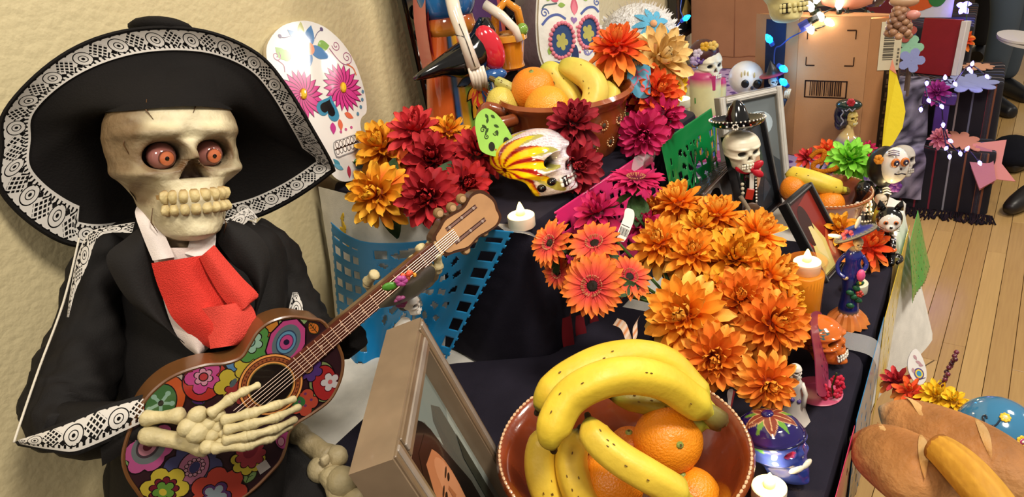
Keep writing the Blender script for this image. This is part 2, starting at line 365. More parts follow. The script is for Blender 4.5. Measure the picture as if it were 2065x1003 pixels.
def skull(m, T, s, bone='e6d9b4', dark='2a1c12', n=40, eye=(.33, -.02, .22, .20), ed=.42, stain=None, teeth=True, tooth=None, nose=True, lips='1c140e', lower=True, grin=.36, paint_fn=None, noy=0, tz=0, amp=1.0):
    """a skull about 2.35 units high added to the builder; face frame: x right, y up, z front"""
    yv = np.concatenate([np.linspace(1, .9, max(4, n//8), endpoint=False), np.linspace(.9, -1.2, n, endpoint=False), np.linspace(-1.2, -1.35, max(4, n//8))])
    if not lower: yv = yv[yv > -.72]
    ph = np.linspace(-pi, pi, int(n*1.7), endpoint=False); ph = ph - .35*np.sin(ph)     # rows denser at the face
    Y, PH = np.meshgrid(yv, ph, indexing='ij'); w = _ip(Y, _W); zf = _ip(Y, _ZF); zb = _ip(Y, _ZB)
    X = w*np.sin(PH); cz = np.cos(PH); Z = np.where(cz > 0, zf*np.abs(cz)**.8, zb*cz)
    fr = sst(0, .25, cz); ax = np.abs(X); g = lambda cx, cy, a, b: np.exp(-((ax-cx)/a)**2-((Y-cy)/b)**2)
    ee = ((ax-eye[0])/eye[2])**2+((Y-eye[1])/eye[3])**2; em = (1-sst(.55, 1.25, ee))*fr
    Yn = Y-noy; tri = np.clip((-.2-Yn)/.3, 0, 1); ne = (ax/(.035+(.11 if amp == 1 else .15)*tri))**2+np.where((Yn < -.2) & (Yn > -.5), 0, 9); nm = (1-sst(.5, 1.2, ne))*fr if nose else em*0
    Z = Z+amp*fr*(.07*g(.34, .25, .3, .08)-.05*g(0, .2, .12, .1)+.10*g(0, -.12, .09, .13)+.08*g(.52, -.33, .16, .09)-.16*g(.50, -.62, .13, .15)+.04*g(0, -.72, .34, .16)*(amp-1)+.05*g(0, -1.2, .2, .1)-.05*g(.0, .55, .5, .2)*0)
    X = X*(1+.06*np.exp(-((Y+.3)/.09)**2)*sst(.1, .5, np.abs(np.sin(PH)))-.07*np.exp(-((Y-.08)/.14)**2)*fr*sst(.4, .7, ax))
    Z = Z-em*ed-nm*.25
    if teeth: Z = Z-fr*.06*np.exp(-((Y+.82)/.17)**2)*(1-sst(.3, .45, ax))
    R, N = Y.shape; A, Dk = np.array(H(bone)), np.array(H(dark)); mm = np.clip(em*1.1+nm*1.1, 0, 1)[..., None]
    C_ = A*(1-mm)+Dk*mm
    if paint_fn: C_ = paint_fn(X, Y, Z, mm, C_)
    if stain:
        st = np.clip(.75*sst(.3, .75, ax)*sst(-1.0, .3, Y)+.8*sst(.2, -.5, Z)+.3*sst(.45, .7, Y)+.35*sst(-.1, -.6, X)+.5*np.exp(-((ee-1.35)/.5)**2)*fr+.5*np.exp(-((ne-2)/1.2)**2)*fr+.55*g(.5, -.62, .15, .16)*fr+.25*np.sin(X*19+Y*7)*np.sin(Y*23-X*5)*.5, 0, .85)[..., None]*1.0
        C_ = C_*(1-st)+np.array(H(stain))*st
    vs = np.stack([X*s[0], Y*s[1], Z*s[2]], -1).reshape(-1, 3); m.at(T)
    fs = [(i*N+j, i*N+(j+1) % N, (i+1)*N+(j+1) % N, (i+1)*N+j) for i in range(R-1) for j in range(N)]
    if not lower: fs.append(tuple((R-1)*N+j for j in range(N)))
    m.add([V3(p) for p in vs], fs, [tuple(c) for c in C_.reshape(-1, 3)])
    if teeth == True or teeth == 'lines':
        tc = tooth or bone
        for row, yy in ((0, -.745), (1, -.905)):
            for k in range(7):
                a = (k-3)/3.3; x = grin*sin(a*1.25)*1.05; z = .93-.55*x*x-.05+tz
                m.box((x*s[0], yy*s[1], z*s[2]), (.092*s[0]*(1.1-.3*abs(a)), .145*s[1], .12*s[2]), tc, R=Matrix.Rotation(a*.9, 3, 'Y'), bev=.018*s[0])
        m.box((0, -.825*s[1], .80*s[2]), (.70*s[0], .335*s[1], .06*s[2]), lips)
    m.at(Matrix()); return m
def bone(m, a, b, r0, r1=None, c='d8c89c', n=10, mid=.68):
    """a long bone with swollen ends"""
    a, b = V3(a), V3(b); r1 = r1 or r0; d = b-a; q = [0, .06, .16, .3, .5, .7, .84, .94, 1]; rr_ = [.55, .95, 1, .8, mid, .8, 1, .95, .55]
    m.tube([a+d*t for t in q], [(r0*(1-t)+r1*t)*k for t, k in zip(q, rr_)], c, n=n)
def dp(pts, d): return [D(x, y, d if len(p) == 2 else p[2]) for p in pts for x, y in [p[:2]]]
def strip(m, A, B, d, bulge=0, th=.002, c='ffffff', nu=8, k=4, wav=0, uvs=0):
    """cloth between two pixel polylines at distance d, with bulge towards the viewer and a back face"""
    a = smooth_pts([D(p[0], p[1], p[2] if len(p) > 2 else d) for p in A], k); b = smooth_pts([D(p[0], p[1], p[2] if len(p) > 2 else d) for p in B], k)
    rows = []; uv = []; L = 0
    for i, (p, q) in enumerate(zip(a, b)):
        if i: L += ((p-a[i-1]).length+(q-b[i-1]).length)/2
        v = (CAM-p).normalized()
        rows.append([p*(1-t)+q*t+v*(bulge*sin(pi*t)+wav*sin(t*9+i*.6)) for t in [j/nu for j in range(nu+1)]])
        uv += [(L*uvs, j/nu) for j in range(nu+1)]
    back = [[p+(p-CAM).normalized()*th for p in r] for r in rows]
    m.grid(rows, c, uv=uv if uvs else None)
    if uvs: return m
    m.grid([r[::-1] for r in back], c)
    for r, s_ in ((rows[0], back[0]), (rows[-1], back[-1]), ([r[0] for r in rows], [r[0] for r in back]), ([r[-1] for r in rows], [r[-1] for r in back])): m.grid([r, s_], c)
    return m
def lace_build(n, l, b, uv, u, v):
    """white lace over black cloth: net ground, rosettes, scalloped rim of holes; u runs along in units of one repeat, v across 0..1"""
    f = mth(n, l, 'FRACT', u)
    ang = mth(n, l, 'MULTIPLY', f, 2*pi)
    cu = mth(n, l, 'SUBTRACT', f, .5); cv = mth(n, l, 'SUBTRACT', v, .52)
    r = mth(n, l, 'SQRT', mth(n, l, 'ADD', mth(n, l, 'MULTIPLY', mth(n, l, 'MULTIPLY', cu, cu), 2.6), mth(n, l, 'MULTIPLY', cv, cv)))
    th = mth(n, l, 'ARCTAN2', cv, mth(n, l, 'MULTIPLY', cu, 1.6))
    pet = mth(n, l, 'MULTIPLY_ADD', mth(n, l, 'SINE', mth(n, l, 'MULTIPLY', th, 6)), .07, .27)
    rose = mth(n, l, 'LESS_THAN', r, pet); hole = mth(n, l, 'LESS_THAN', r, .07)
    ring = mth(n, l, 'COMPARE', r, .17, .018)
    net = mth(n, l, 'MAXIMUM', mth(n, l, 'GREATER_THAN', mth(n, l, 'SINE', mth(n, l, 'ADD', mth(n, l, 'MULTIPLY', u, 44), mth(n, l, 'MULTIPLY', v, 26))), .55),
              mth(n, l, 'GREATER_THAN', mth(n, l, 'SINE', mth(n, l, 'SUBTRACT', mth(n, l, 'MULTIPLY', u, 44), mth(n, l, 'MULTIPLY', v, 26))), .55))
    f2 = mth(n, l, 'FRACT', mth(n, l, 'ADD', u, .5)); c2 = mth(n, l, 'SUBTRACT', f2, .5)
    leaf = mth(n, l, 'LESS_THAN', mth(n, l, 'ADD', mth(n, l, 'MULTIPLY', mth(n, l, 'ABSOLUTE', c2), 2.2), mth(n, l, 'MULTIPLY', mth(n, l, 'ABSOLUTE', mth(n, l, 'SUBTRACT', v, .62)), 1.3)), .60)
    lv2 = mth(n, l, 'LESS_THAN', mth(n, l, 'ADD', mth(n, l, 'MULTIPLY', mth(n, l, 'ABSOLUTE', c2), 3.2), mth(n, l, 'MULTIPLY', mth(n, l, 'ABSOLUTE', mth(n, l, 'SUBTRACT', v, .33)), 2.6)), .56)
    holes = mth(n, l, 'MULTIPLY', mth(n, l, 'GREATER_THAN', mth(n, l, 'SINE', mth(n, l, 'MULTIPLY', u, 44)), .25), mth(n, l, 'COMPARE', v, .17, .075))
    gap = mth(n, l, 'LESS_THAN', mth(n, l, 'ADD', mth(n, l, 'MULTIPLY', mth(n, l, 'ABSOLUTE', mth(n, l, 'SUBTRACT', mth(n, l, 'ABSOLUTE', cu), .24)), 3.0), mth(n, l, 'MULTIPLY', mth(n, l, 'ABSOLUTE', mth(n, l, 'SUBTRACT', v, .30)), 2.2)), .27)
    lv2 = mth(n, l, 'MAXIMUM', lv2, gap); lv2 = mth(n, l, 'MAXIMUM', lv2, mth(n, l, 'COMPARE', r, .36, .022))
    a = mth(n, l, 'MAXIMUM', mth(n, l, 'MULTIPLY', leaf, net), mth(n, l, 'SUBTRACT', 1, mth(n, l, 'MAXIMUM', leaf, mth(n, l, 'MAXIMUM', lv2, mth(n, l, 'MAXIMUM', hole, mth(n, l, 'MAXIMUM', ring, holes))))))
    a = mth(n, l, 'MAXIMUM', a, mth(n, l, 'MULTIPLY', rose, mth(n, l, 'SUBTRACT', 1, mth(n, l, 'MAXIMUM', hole, ring))))
    edge = mth(n, l, 'GREATER_THAN', mth(n, l, 'ADD', v, mth(n, l, 'MULTIPLY', mth(n, l, 'ABSOLUTE', mth(n, l, 'SINE', mth(n, l, 'MULTIPLY', u, 4*pi))), -.08)), .955)
    a = mth(n, l, 'MULTIPLY', a, mth(n, l, 'SUBTRACT', 1, edge))
    a = mth(n, l, 'MULTIPLY', a, .86)
    b.inputs['Base Color'].default_value = (*H('d8d2ca'), 1); l.new(a, b.inputs['Alpha'])
LACE = uvmat('white_lace', lace_build, .8)
# ------------------------------------------------------------------ the mariachi skeleton doll
BK = '141110'
doll = thing('mariachi_skeleton', Matrix.Translation(P(400, 1003, TT)), 'large skeleton doll in black lace trimmed mariachi suit and sombrero holding a guitar', 'doll')
ST = doll.matrix_world.inverted()
def dob(name, m, mat, parent=doll, smooth=40, **k):
    o = obj(name, m, mat, None, None, smooth, **k); o.parent = parent
    o.matrix_parent_inverse = Matrix(); o.matrix_local = ST if parent == doll else Matrix(); return o
SKT = VF(350, 302, .985, yaw=17, pit=0, rol=6)
SS = (.096, .0805, .082)
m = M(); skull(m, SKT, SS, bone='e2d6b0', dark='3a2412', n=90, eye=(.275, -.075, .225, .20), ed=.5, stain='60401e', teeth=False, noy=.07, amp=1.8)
# cracks and sutures
for pts in ([(.1, .75, .62), (.12, .6, .715), (.07, .5, .76)], [(-.38, .7, .56), (-.42, .55, .65), (-.37, .42, .72)], [(-.62, .3, .5), (-.66, .1, .45), (-.6, -.1, .5)], [(.3, -1.0, .72), (.34, -1.12, .69), (.31, -1.25, .65)], [(-.44, -.8, .5), (-.47, -1.0, .47), (-.42, -1.15, .52)]):
    m.at(SKT).tube([(x*SS[0], y*SS[1], z*SS[2]) for x, y, z in pts], [.0004, .0008, .0003], '5a3c1e', n=5)
m.at(Matrix())
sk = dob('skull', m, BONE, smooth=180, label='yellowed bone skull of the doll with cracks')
for row, yy in ((0, -.655), (1, -.835)):
    for k in range(8):
        a = (k-3.5)/3.7; x = .40*sin(a*1.15); z = .985*(1-(x/.53)**2)**.4; wd = .120*(1.08-.36*abs(a)); hh = .205 if row == 0 else .18
        q = M().at(SKT @ SCL(*SS)); rows = []
        for v, ww, dz in ((-.5, .72, -.05), (-.4, .92, .0), (0, 1.0, .035), (.35, .9, .02), (.5, .6, -.05)):
            sg = 1 if row == 0 else -1
            rows.append([(Matrix.Rotation(a*.95, 3, 'Y') @ V3((wd*.5*ww*cx_, v*hh*sg, dz+dzz)))+V3((x, yy, z-.055)) for cx_, dzz in ((-1, -.06), (-.8, .015), (0, .04), (.8, .015), (1, -.06))][::sg])
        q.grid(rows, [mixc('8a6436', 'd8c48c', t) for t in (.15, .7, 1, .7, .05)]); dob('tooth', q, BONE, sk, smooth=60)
q = M().at(SKT @ SCL(*SS)); rows = []
for yy in (-.90, -.86, -.75, -.64, -.58): rows.append([(.41*sin(a/6*1.3), yy, (.85 if -.9 < yy < -.58 else .78)*(1-(.41*sin(a/6*1.3)/.53)**2)**.45-(.06 if abs(a) == 6 else 0)) for a in range(-6, 7)])
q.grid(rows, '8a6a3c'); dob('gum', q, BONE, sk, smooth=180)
EYEM = vc('red_eye_plastic', .06, .6, coat=1)
for sx in (-1, 1):
    c = V3((sx*.275*SS[0], -.08*SS[1], .475*SS[2])); e = M().at(SKT); e.ell(c, (.0162, .0160, .0160), 'a0645c', 20)
    eo = dob('eye', e, EYEM, sk, smooth=180, label='glossy red plastic eyeball')
    dr = (V3((.10, -.20, 1))).normalized()
    T = SKT @ AX(c+dr*.0152, dr, up=V3((0, 1, 0))); q = M().at(T); q.lathe([(.0088, -.002), (.0088, .0006), (.0074, .0014), (0, .0016)], ['3a1008', '3a1008', 'c86a40', 'd87c50'], 20)
    q.lathe([(.0026, .0016), (.0024, .0020), (0, .0022)], '100808', 12)
    dob('iris', q, EYEM, sk, label='orange iris with black pupil')
# neck
q = M()
for i in range(6): q.lathe
for i in range(6):
    p = D(352+i*1.5, 440+i*17, 1.0-.004*i); q.at(AX(p, CU, up=FW)).lathe([(.02, -.007), (.026, -.004), (.026, .004), (.02, .007)], 'a89070', 14)
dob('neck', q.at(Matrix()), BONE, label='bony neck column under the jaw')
# sombrero
rim = [(4, 300, 1.03), (6, 236, 1.02), (60, 166, 1.0), (140, 104, .985), (230, 68, .975), (330, 56, .97), (430, 68, .975), (520, 110, .985), (575, 172, 1.0), (630, 262, 1.03), (670, 335, 1.075), (662, 352, 1.085), (600, 396, 1.09), (530, 432, 1.09), (460, 452, 1.09), (380, 470, 1.09), (290, 480, 1.085), (200, 497, 1.06), (140, 492, 1.05), (85, 465, 1.04), (30, 420, 1.035), (-2, 370, 1.03)]
inn = []
rimP = smooth_pts([D(*p) for p in rim], 5, True)
cI = D(352, 285, 1.09)
NR = len(rimP); inner = []
for p in rimP:
    d = p-cI; d = d - FW*d.dot(FW); a = math.atan2(d.dot(CU), d.dot(CR)); ph_ = pi/2-a; yk = np.array([.60]); inner.append(SKT @ V3((_ip(yk, _W)[0]*1.04*sin(ph_)*SS[0], (.60-.05*abs(sin(ph_)))*SS[1], (_ip(yk, _ZF)[0]*1.05 if cos(ph_) > 0 else _ip(yk, _ZB)[0]*1.05)*cos(ph_)*SS[2])))
def brimpt(i, t, off=0):
    p = inner[i]*(1-t)+rimP[i]*t; v = (p-CAM).normalized()
    return p+v*(.035*t**1.3*sin(pi*t)+off)
m = M(); rows = [[brimpt(i, t) for i in range(NR)] for t in [k/12 for k in range(13)]]
m.grid(rows, BK, cv=True)
m.grid([[brimpt(i, t, .007) for i in range(NR)] for t in [k/12 for k in range(12, -1, -1)]], BK, cv=True)
m.grid([rows[-1], [p+(p-CAM).normalized()*.0035+(p-cI).normalized()*.003 for p in rimP], [brimpt(i, 1, .007) for i in range(NR)]], BK, cv=True)
FELT = vc('black_felt', .85, .2, bump=.15, bs=400, var=.15, vs=20)
so = dob('sombrero', m, FELT, smooth=60, label='wide black sombrero')
# crown, closing the hat behind and over the head
m = M(); ax0 = (D(345, 150, 1.11)-D(358, 330, 1.04)).normalized(); rows = []
for t, sc_, dd in ((0, 1, 0), (.3, .98, .03), (.55, .93, .06), (.75, .8, .082), (.9, .55, .095), (1, .05, .1)):
    cN = sum(inner, V3())/len(inner); rows.append([cN+(p-cN)*sc_*1.01+(CU*.80+FW*.45)*dd for p in inner])
m.grid(rows, BK, cv=True); dob('crown', m, FELT, so, smooth=180)
q = M(); rows = []
for yy in (.57, .60, .66):
    yk = min(yy, 1.0)*.985; wv, fv, bv = _ip(np.array([yk]), _W)[0]*1.05+.02, _ip(np.array([yk]), _ZF)[0]*1.06+.02, _ip(np.array([yk]), _ZB)[0]*1.05+.02
    rows.append([SKT @ V3((wv*sin(a)*SS[0], (yy+.02*cos(3*a)-.10*max(0, cos(a))*0)*SS[1], (fv if cos(a) > 0 else bv)*cos(a)*SS[2])) for a in [2*pi*j/40 for j in range(40)]])
q.grid(rows, BK, cv=True); dob('hat_band', q, FELT, so, smooth=60)
q = M()
q.ell(D(325, 58, 1.0), (.037, .03, .012), BK, 14, R=Matrix((CR, FW, CU)).transposed()); dob('crown_tip', q, FELT, so, smooth=180)
m = M(); L = 0; rows = []; uv = []
for i in range(NR+1):
    k = i % NR
    if i: L += (rimP[k]-rimP[i-1]).length
    x = D(0, 0, 1); py_ = (rimP[k]-CAM).dot(CU)
    lo = brimpt(k, .70 if py_ > -.02 else .80, -.003); hi = brimpt(k, .965, -.004); r_ = [lo*(1-t)+hi*t for t in (0, .25, .5, .75, 1)]
    r_ = [brimpt(k, (.72 if rimP[k].z > 1.12 else .83)*(1-t)+.975*t, -.0035) for t in (0, .25, .5, .75, 1)]
    rows.append(r_); uv += [(L/.042, t) for t in (0, .25, .5, .75, 1)]
m.grid(rows, 'ffffff', uv=uv); dob('lace_trim', m, LACE, so, smooth=180, label='white lace band round the brim')
# jacket
def blob(m, rows, c, n=28, sag=0, ax=None):
    g = []
    for x, y, d, hw, hdp in rows:
        p = D(x, y, d); k = SC(p); v = (p-CAM).normalized(); X = ax or CR; g.append([p+X*(hw/k)*(abs(cos(a))**.8)*(1 if cos(a) > 0 else -1)+v*hdp*sin(a) for a in [2*pi*j/n for j in range(n)]])
    R = len(g); G = []
    for j in range(n): pass
    cols = [smooth_pts([g[i][j] for i in range(R)], 4) for j in range(n)]
    G = [[cols[j][i]+(CR*.6-FW*.8)*(.003*sin(i*.9+j*1.3)+.002*sin(i*.37-j*2.1)) for j in range(n)] for i in range(len(cols[0]))]
    return m.grid(G, c, cv=True, cap0=True, cap1=True)
JACK = vc('black_suit_satin', .72, .22, var=.2, vs=25, bump=.1, bs=500)
m = M(); blob(m, [(372, 432, 1.045, 70, .03), (372, 458, 1.045, 165, .045), (378, 500, 1.05, 196, .06), (385, 580, 1.05, 196, .07), (390, 680, 1.05, 190, .075), (400, 800, 1.05, 185, .08), (400, 920, 1.05, 178, .085), (390, 1060, 1.06, 170, .085)], BK)
jk = dob('jacket', m, JACK, smooth=180, label='black satin mariachi jacket')
# lapels
for A, B, lb in (([(290, 452), (255, 480), (215, 515), (228, 560), (262, 610), (320, 655), (385, 690)], [(305, 458), (315, 530), (325, 580), (338, 620), (350, 650), (372, 690), (395, 718)], 'l'), ([(470, 445), (505, 460), (535, 490), (545, 530), (535, 580), (515, 640)], [(440, 455), (440, 490), (470, 530), (500, 560), (515, 590), (510, 640)], 'r')):
    dob('lapel', strip(M(), A, B, .965, .012, .003, '1c1918'), JACK, jk, smooth=60)
m = M(); strip(m, [(305, 500), (318, 560), (340, 640), (365, 690), (398, 718)], [(430, 500), (440, 560), (440, 640), (430, 690), (404, 718)], .957, .015, .003, 'd8c8c0'); dob('shirt', m, CLOTH, smooth=60, label='pale pink white shirt front')
for A, B in (([(287, 404, .985), (272, 428, .965), (287, 475, .95), (308, 526, .94)], [(300, 420, .985), (316, 441, .96), (335, 480, .945), (352, 519, .938)]), ([(386, 470, .96), (380, 495, .95), (373, 512, .94)], [(436, 460, .965), (434, 495, .95), (422, 527, .94)])):
    dob('collar', strip(M(), A, B, .95, .006, .004, 'e2d6d0'), CLOTH, smooth=60, label='white shirt collar wing')
RED = 'd8372c'
SCARF = vc('red_crepe', .7, .25, bump=.45, bs=700, var=.06, vs=30)
m = M(); strip(m, [(305, 531), (316, 570), (332, 610), (350, 645), (392, 684), (425, 704)], [(430, 512), (440, 560), (470, 600), (478, 632), (500, 660), (478, 694)], .945, .02, .004, RED, nu=12)
sf = dob('scarf', m, SCARF, smooth=60, label='loosely tied red crepe neckerchief')
m = M(); strip(m, [(402, 520), (416, 548), (440, 590), (462, 618), (480, 633)], [(432, 494), (455, 522), (490, 562), (521, 594), (510, 608)], .928, .012, .004, 'e04438', nu=8); dob('scarf_fold', m, SCARF, sf, smooth=60)
m = M(); strip(m, [(395, 624), (412, 650), (420, 682), (424, 704)], [(500, 608), (515, 632), (515, 668), (480, 696)], .93, .014, .004, 'e04a3e', nu=8, wav=.001); dob('scarf_tail', m, SCARF, sf, smooth=60)
# sleeves
def arm(pts, n=26, k=5):
    cs = [D(x, y, d) for x, y, d, r in pts]; rs = [r/SC(c) for c, (x, y, d, r) in zip(cs, pts)]
    P3 = smooth_pts(cs, k); R3 = [V.x for V in smooth_pts([V3((r, 0, 0)) for r in rs], k)]
    m = M(); m.tube(P3, R3, BK, n=n)
    for i, v in enumerate(m.v):
        a, b = i//n, i % n; m.v[i] = v+(v-P3[min(a, len(P3)-1)])*(.07*sin(a*.8+b*.9)+.05*sin(a*1.7-b*1.7))
    return m
sl = dob('sleeve', arm([(232, 474, 1.05, 30), (208, 520, 1.05, 50), (190, 610, 1.05, 60), (170, 710, 1.04, 72), (138, 800, 1.02, 80), (118, 850, .995, 66), (128, 872, .97, 40)]), JACK, smooth=180)
q = M(); g = []
for px, py, d, hh in ((80, 850, 1.0, 44), (120, 866, .985, 56), (170, 870, .97, 60), (225, 866, .955, 56), (287, 851, .935, 42), (270, 852, .94, 30)):
    p = D(px, py, d); k = SC(p); v = (p-CAM).normalized(); g.append([p+(CU*cos(a)+v*sin(a)*.8)*(hh/k)*(1+.04*sin(3*a)) for a in [2*pi*j/22 for j in range(22)]])
q.grid(g, BK, cv=True, cap0=True, cap1=True); dob('cuff', q, JACK, sl, smooth=60)
q = M(); strip(q, [(200, 880, .925), (230, 878, .915), (290, 856, .90)], [(206, 941, .93), (248, 915, .92), (289, 880, .905)], .92, .004, .004, BK); dob('cuff_flap', q, JACK, sl, smooth=60)
lo = [(36, 888, .955), (75, 876, .935), (110, 865, .92), (155, 848, .91), (200, 829, .902), (245, 816, .898), (289, 804, .895)]
hi = [(40, 896, .955), (75, 903, .935), (110, 908, .92), (150, 911, .91), (200, 893, .902), (245, 872, .898), (291, 851, .895)]
q = M(); strip(q, hi, lo, .92, .004, .001, 'ffffff', uvs=1/.045); dob('cuff_lace', q, LACE, sl, smooth=60, label='wide white lace cuff')
q = M(); strip(q, [(30, 892, .962), (80, 870, .945), (110, 858, .935), (155, 840, .925), (200, 822, .918), (245, 808, .914), (288, 796, .91)], [(36, 900, .962), (80, 908, .945), (110, 914, .935), (155, 918, .925), (200, 900, .918), (245, 880, .914), (290, 860, .91)], .93, .003, .006, BK); dob('cuff_front', q, JACK, sl, smooth=60)
sr = dob('sleeve', arm([(500, 470, 1.06, 40), (545, 510, 1.06, 50), (575, 570, 1.06, 48), (600, 630, 1.05, 50), (640, 680, 1.03, 46), (690, 688, .99, 36), (722, 680, .965, 24)]), JACK, smooth=180)
# white piping and shoulder lace
for pts in ([(160, 480, 1.0), (128, 610, .985), (80, 740, .975), (42, 850, .965), (28, 893, .96)],):
    q = M(); q.tube(smooth_pts(dp(pts, 1), 5), .0013, 'd8d0c0', n=6); dob('piping', q, CLOTH, sl, smooth=180)
q = M(); strip(q, [(272, 448, .985), (215, 458, .985), (180, 470, .985), (158, 510, .99), (143, 580, .985), (135, 640, .975)], [(266, 470, .975), (220, 470, .975), (194, 484, .975), (176, 535, .975), (152, 588, .975), (139, 640, .972)], .98, .002, .001, 'ffffff', uvs=1/.045); dob('shoulder_lace', q, LACE, jk, smooth=60, label='white lace along the shoulder seam')
q = M(); strip(q, [(440, 446, .985), (470, 436, .99), (500, 420, 1.0), (520, 440, 1.0)], [(452, 460, .98), (486, 456, .985), (505, 444, .995), (512, 460, .995)], .98, .002, .001, 'ffffff', uvs=1/.045); dob('shoulder_lace', q, LACE, jk, smooth=60, label='white lace along the shoulder seam')
q = M(); strip(q, [(590, 590, 1.0), (583, 620, .99), (580, 638, .985)], [(600, 590, 1.0), (610, 615, .99), (612, 638, .985)], .99, .002, .001, 'ffffff', uvs=1/.05); dob('cuff_lace', q, LACE, sr, smooth=60)
# strumming hand
BN = 'c9ba8c'
def bonepx(m, a, b, r0, r1=None, c=BN, mid=.68):
    A, B = D(*a), D(*b); bone(m, A, B, r0/SC(A), (r1 or r0)/SC(B), c, mid=mid)
hnd = M()
bonepx(hnd, (284, 845, .90), (372, 838, .878), 17, 18); bonepx(hnd, (282, 876, .905), (425, 900, .882), 20, 26, mid=.75)
for x, y, r in ((398, 838, 22), (420, 856, 17), (440, 838, 16), (398, 872, 26), (428, 878, 17), (452, 872, 14), (420, 900, 19), (444, 896, 15), (380, 862, 24), (462, 852, 12), (440, 862, 15)):
    p = D(x, y, .868); hnd.ell(p, (r/SC(p), r/SC(p)*.85, r/SC(p)*.8), BN, 12)
p = D(430, 868, .88); k = SC(p); hnd.ell(p, (48/k, 36/k, .010), 'a89668', 16, R=Matrix((CR, CU, FW)).transposed())
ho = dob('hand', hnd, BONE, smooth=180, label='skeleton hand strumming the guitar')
for fg in ([(420, 838, .862), (468, 803, .86), (490, 791, .862), (524, 776, .872)], [(446, 850, .858), (507, 834, .85), (556, 818, .855), (596, 804, .875)], [(452, 868, .857), (507, 856, .848), (557, 843, .853), (606, 820, .876)], [(450, 889, .86), (503, 879, .85), (553, 866, .855), (598, 845, .878)], [(425, 905, .865), (500, 899, .857), (544, 885, .86), (589, 857, .88)]):
    q = M()
    for i in range(3): bonepx(q, fg[i], fg[i+1], 13-i*1.5, 12-i*2.2, mid=.72)
    for i in (1, 2): p = D(*fg[i]); q.ell(p, (12-i)/SC(p), BN, 10)
    dob('finger', q, BONE, ho, smooth=180)
# fretting hand: fingers over the neck
h2 = M(); p = D(856, 562, .99); h2.ell(p, (.024, .014, .014), BN, 14); bonepx(h2, (800, 600, 1.0), (850, 566, .992), 12)
ho = dob('hand', h2, BONE, smooth=180, label='skeleton hand behind the guitar neck')
for fg in ([(869, 486, .955), (881, 509, .945), (884, 542, .96), (872, 560, .985)], [(846, 497, .952), (858, 517, .942), (869, 549, .958), (860, 562, .985)], [(831, 519, .95), (842, 541, .94), (849, 558, .96)], [(812, 538, .95), (821, 550, .942), (832, 564, .96)], [(757, 552, .965), (740, 570, .985), (752, 590, 1.0)]):
    q = M()
    for i in range(len(fg)-1): bonepx(q, fg[i], fg[i+1], 12-i, 12, mid=.78)
    dob('finger', q, BONE, ho, smooth=180)
# bent leg bones beside the guitar
q = M(); bonepx(q, (590, 868, 1.02), (668, 930, 1.0), 24, 30, '9a8a66', mid=.85); bonepx(q, (606, 900, 1.03), (640, 950, 1.01), 20, 22, '9a8a66', mid=.85)
for x, y, r in ((646, 948, 27), (678, 922, 24), (660, 938, 20)): p = D(x, y, .995); q.ell(p, r/SC(p), 'b0a07a', 14)
q.box(D(655, 928, .975), (.012, .008, .012), 'b8a884', bev=.002)
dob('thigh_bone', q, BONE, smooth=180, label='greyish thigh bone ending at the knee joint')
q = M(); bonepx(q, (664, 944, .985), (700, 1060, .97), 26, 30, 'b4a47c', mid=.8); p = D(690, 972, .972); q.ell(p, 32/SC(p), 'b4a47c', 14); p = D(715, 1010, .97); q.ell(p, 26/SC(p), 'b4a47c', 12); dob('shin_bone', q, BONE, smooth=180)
# trousers
m = M(); blob(m, [(300, 900, 1.08, 70, .03), (330, 950, 1.07, 120, .04), (400, 1000, 1.06, 190, .04), (420, 1060, 1.05, 200, .04)], BK); dob('trousers', m, JACK, smooth=180)
m = M(); blob(m, [(560, 880, 1.04, 40, .03), (600, 930, 1.045, 60, .04), (620, 1000, 1.03, 90, .04), (640, 1060, 1.02, 110, .04)], BK); dob('trouser_leg', m, JACK, smooth=180)
# ------------------------------------------------------------------ guitar
g0 = D(548, 775, .915); gn = (-ray(548, 775)*cos(rad(24))+(CR*.62-CU*.78).normalized()*sin(rad(24))).normalized()
gx = (PL(985, 410, g0, gn)-g0).normalized(); gy = gn.cross(gx); GT = mat4(gx, gy, gn, g0); GI = GT.inverted()
def gp(x, y): q = GI @ PL(x, y, g0, gn); return (q.x, q.y)
PX = 1/SC(g0)
gt = thing('guitar', GT, 'toy guitar painted with bright folk flowers held by the skeleton doll', 'guitar')
body = [(654, 652), (622, 643), (584, 639), (545, 650), (519, 670), (503, 696), (486, 721), (454, 733), (412, 737), (355, 756), (316, 782), (286, 817), (263, 864), (248, 918), (255, 956), (274, 987), (305, 1025), (350, 1048), (420, 1048), (484, 1006), (515, 983), (542, 956), (565, 929), (576, 899), (582, 872), (599, 853), (629, 834), (664, 807), (683, 773), (691, 738), (685, 705)]
ol = [(q.x, q.y) for q in smooth_pts([(*gp(*p), 0) for p in body], 4, True)]
BRN = '5a3a20'
m = M(); m.prism(ol, -.045, 0, '3c2418', '6a4524'); obj('body', m, WOODP, gt, smooth=50)
m = M(); m.tube([(x, y, .0003) for x, y in ol]+[(*ol[0], .0003)], .0022, '6b4424', n=6); obj('binding', m, WOODP, gt)
m = M(); LZ = [0.0006]
CLIP = [None]
def inside(p, pl):
    r = False; x, y = p
    for i in range(len(pl)):
        (a, b), (c_, d) = pl[i-1], pl[i]
        if (b > y) != (d > y) and x < (c_-a)*(y-b)/(d-b)+a: r = not r
    return r
def clamp(p, pl):
    if inside(p, pl): return p
    return min(((pl[i][0], pl[i][1]) for i in range(len(pl))), key=lambda q: (q[0]-p[0])**2+(q[1]-p[1])**2)
def dec(poly, c):
    LZ[0] += .000005
    if CLIP[0]: poly = [clamp(p, CLIP[0]) for p in poly]
    m.flat(poly, LZ[0], c)
def dpx(x, y): return gp(x, y)
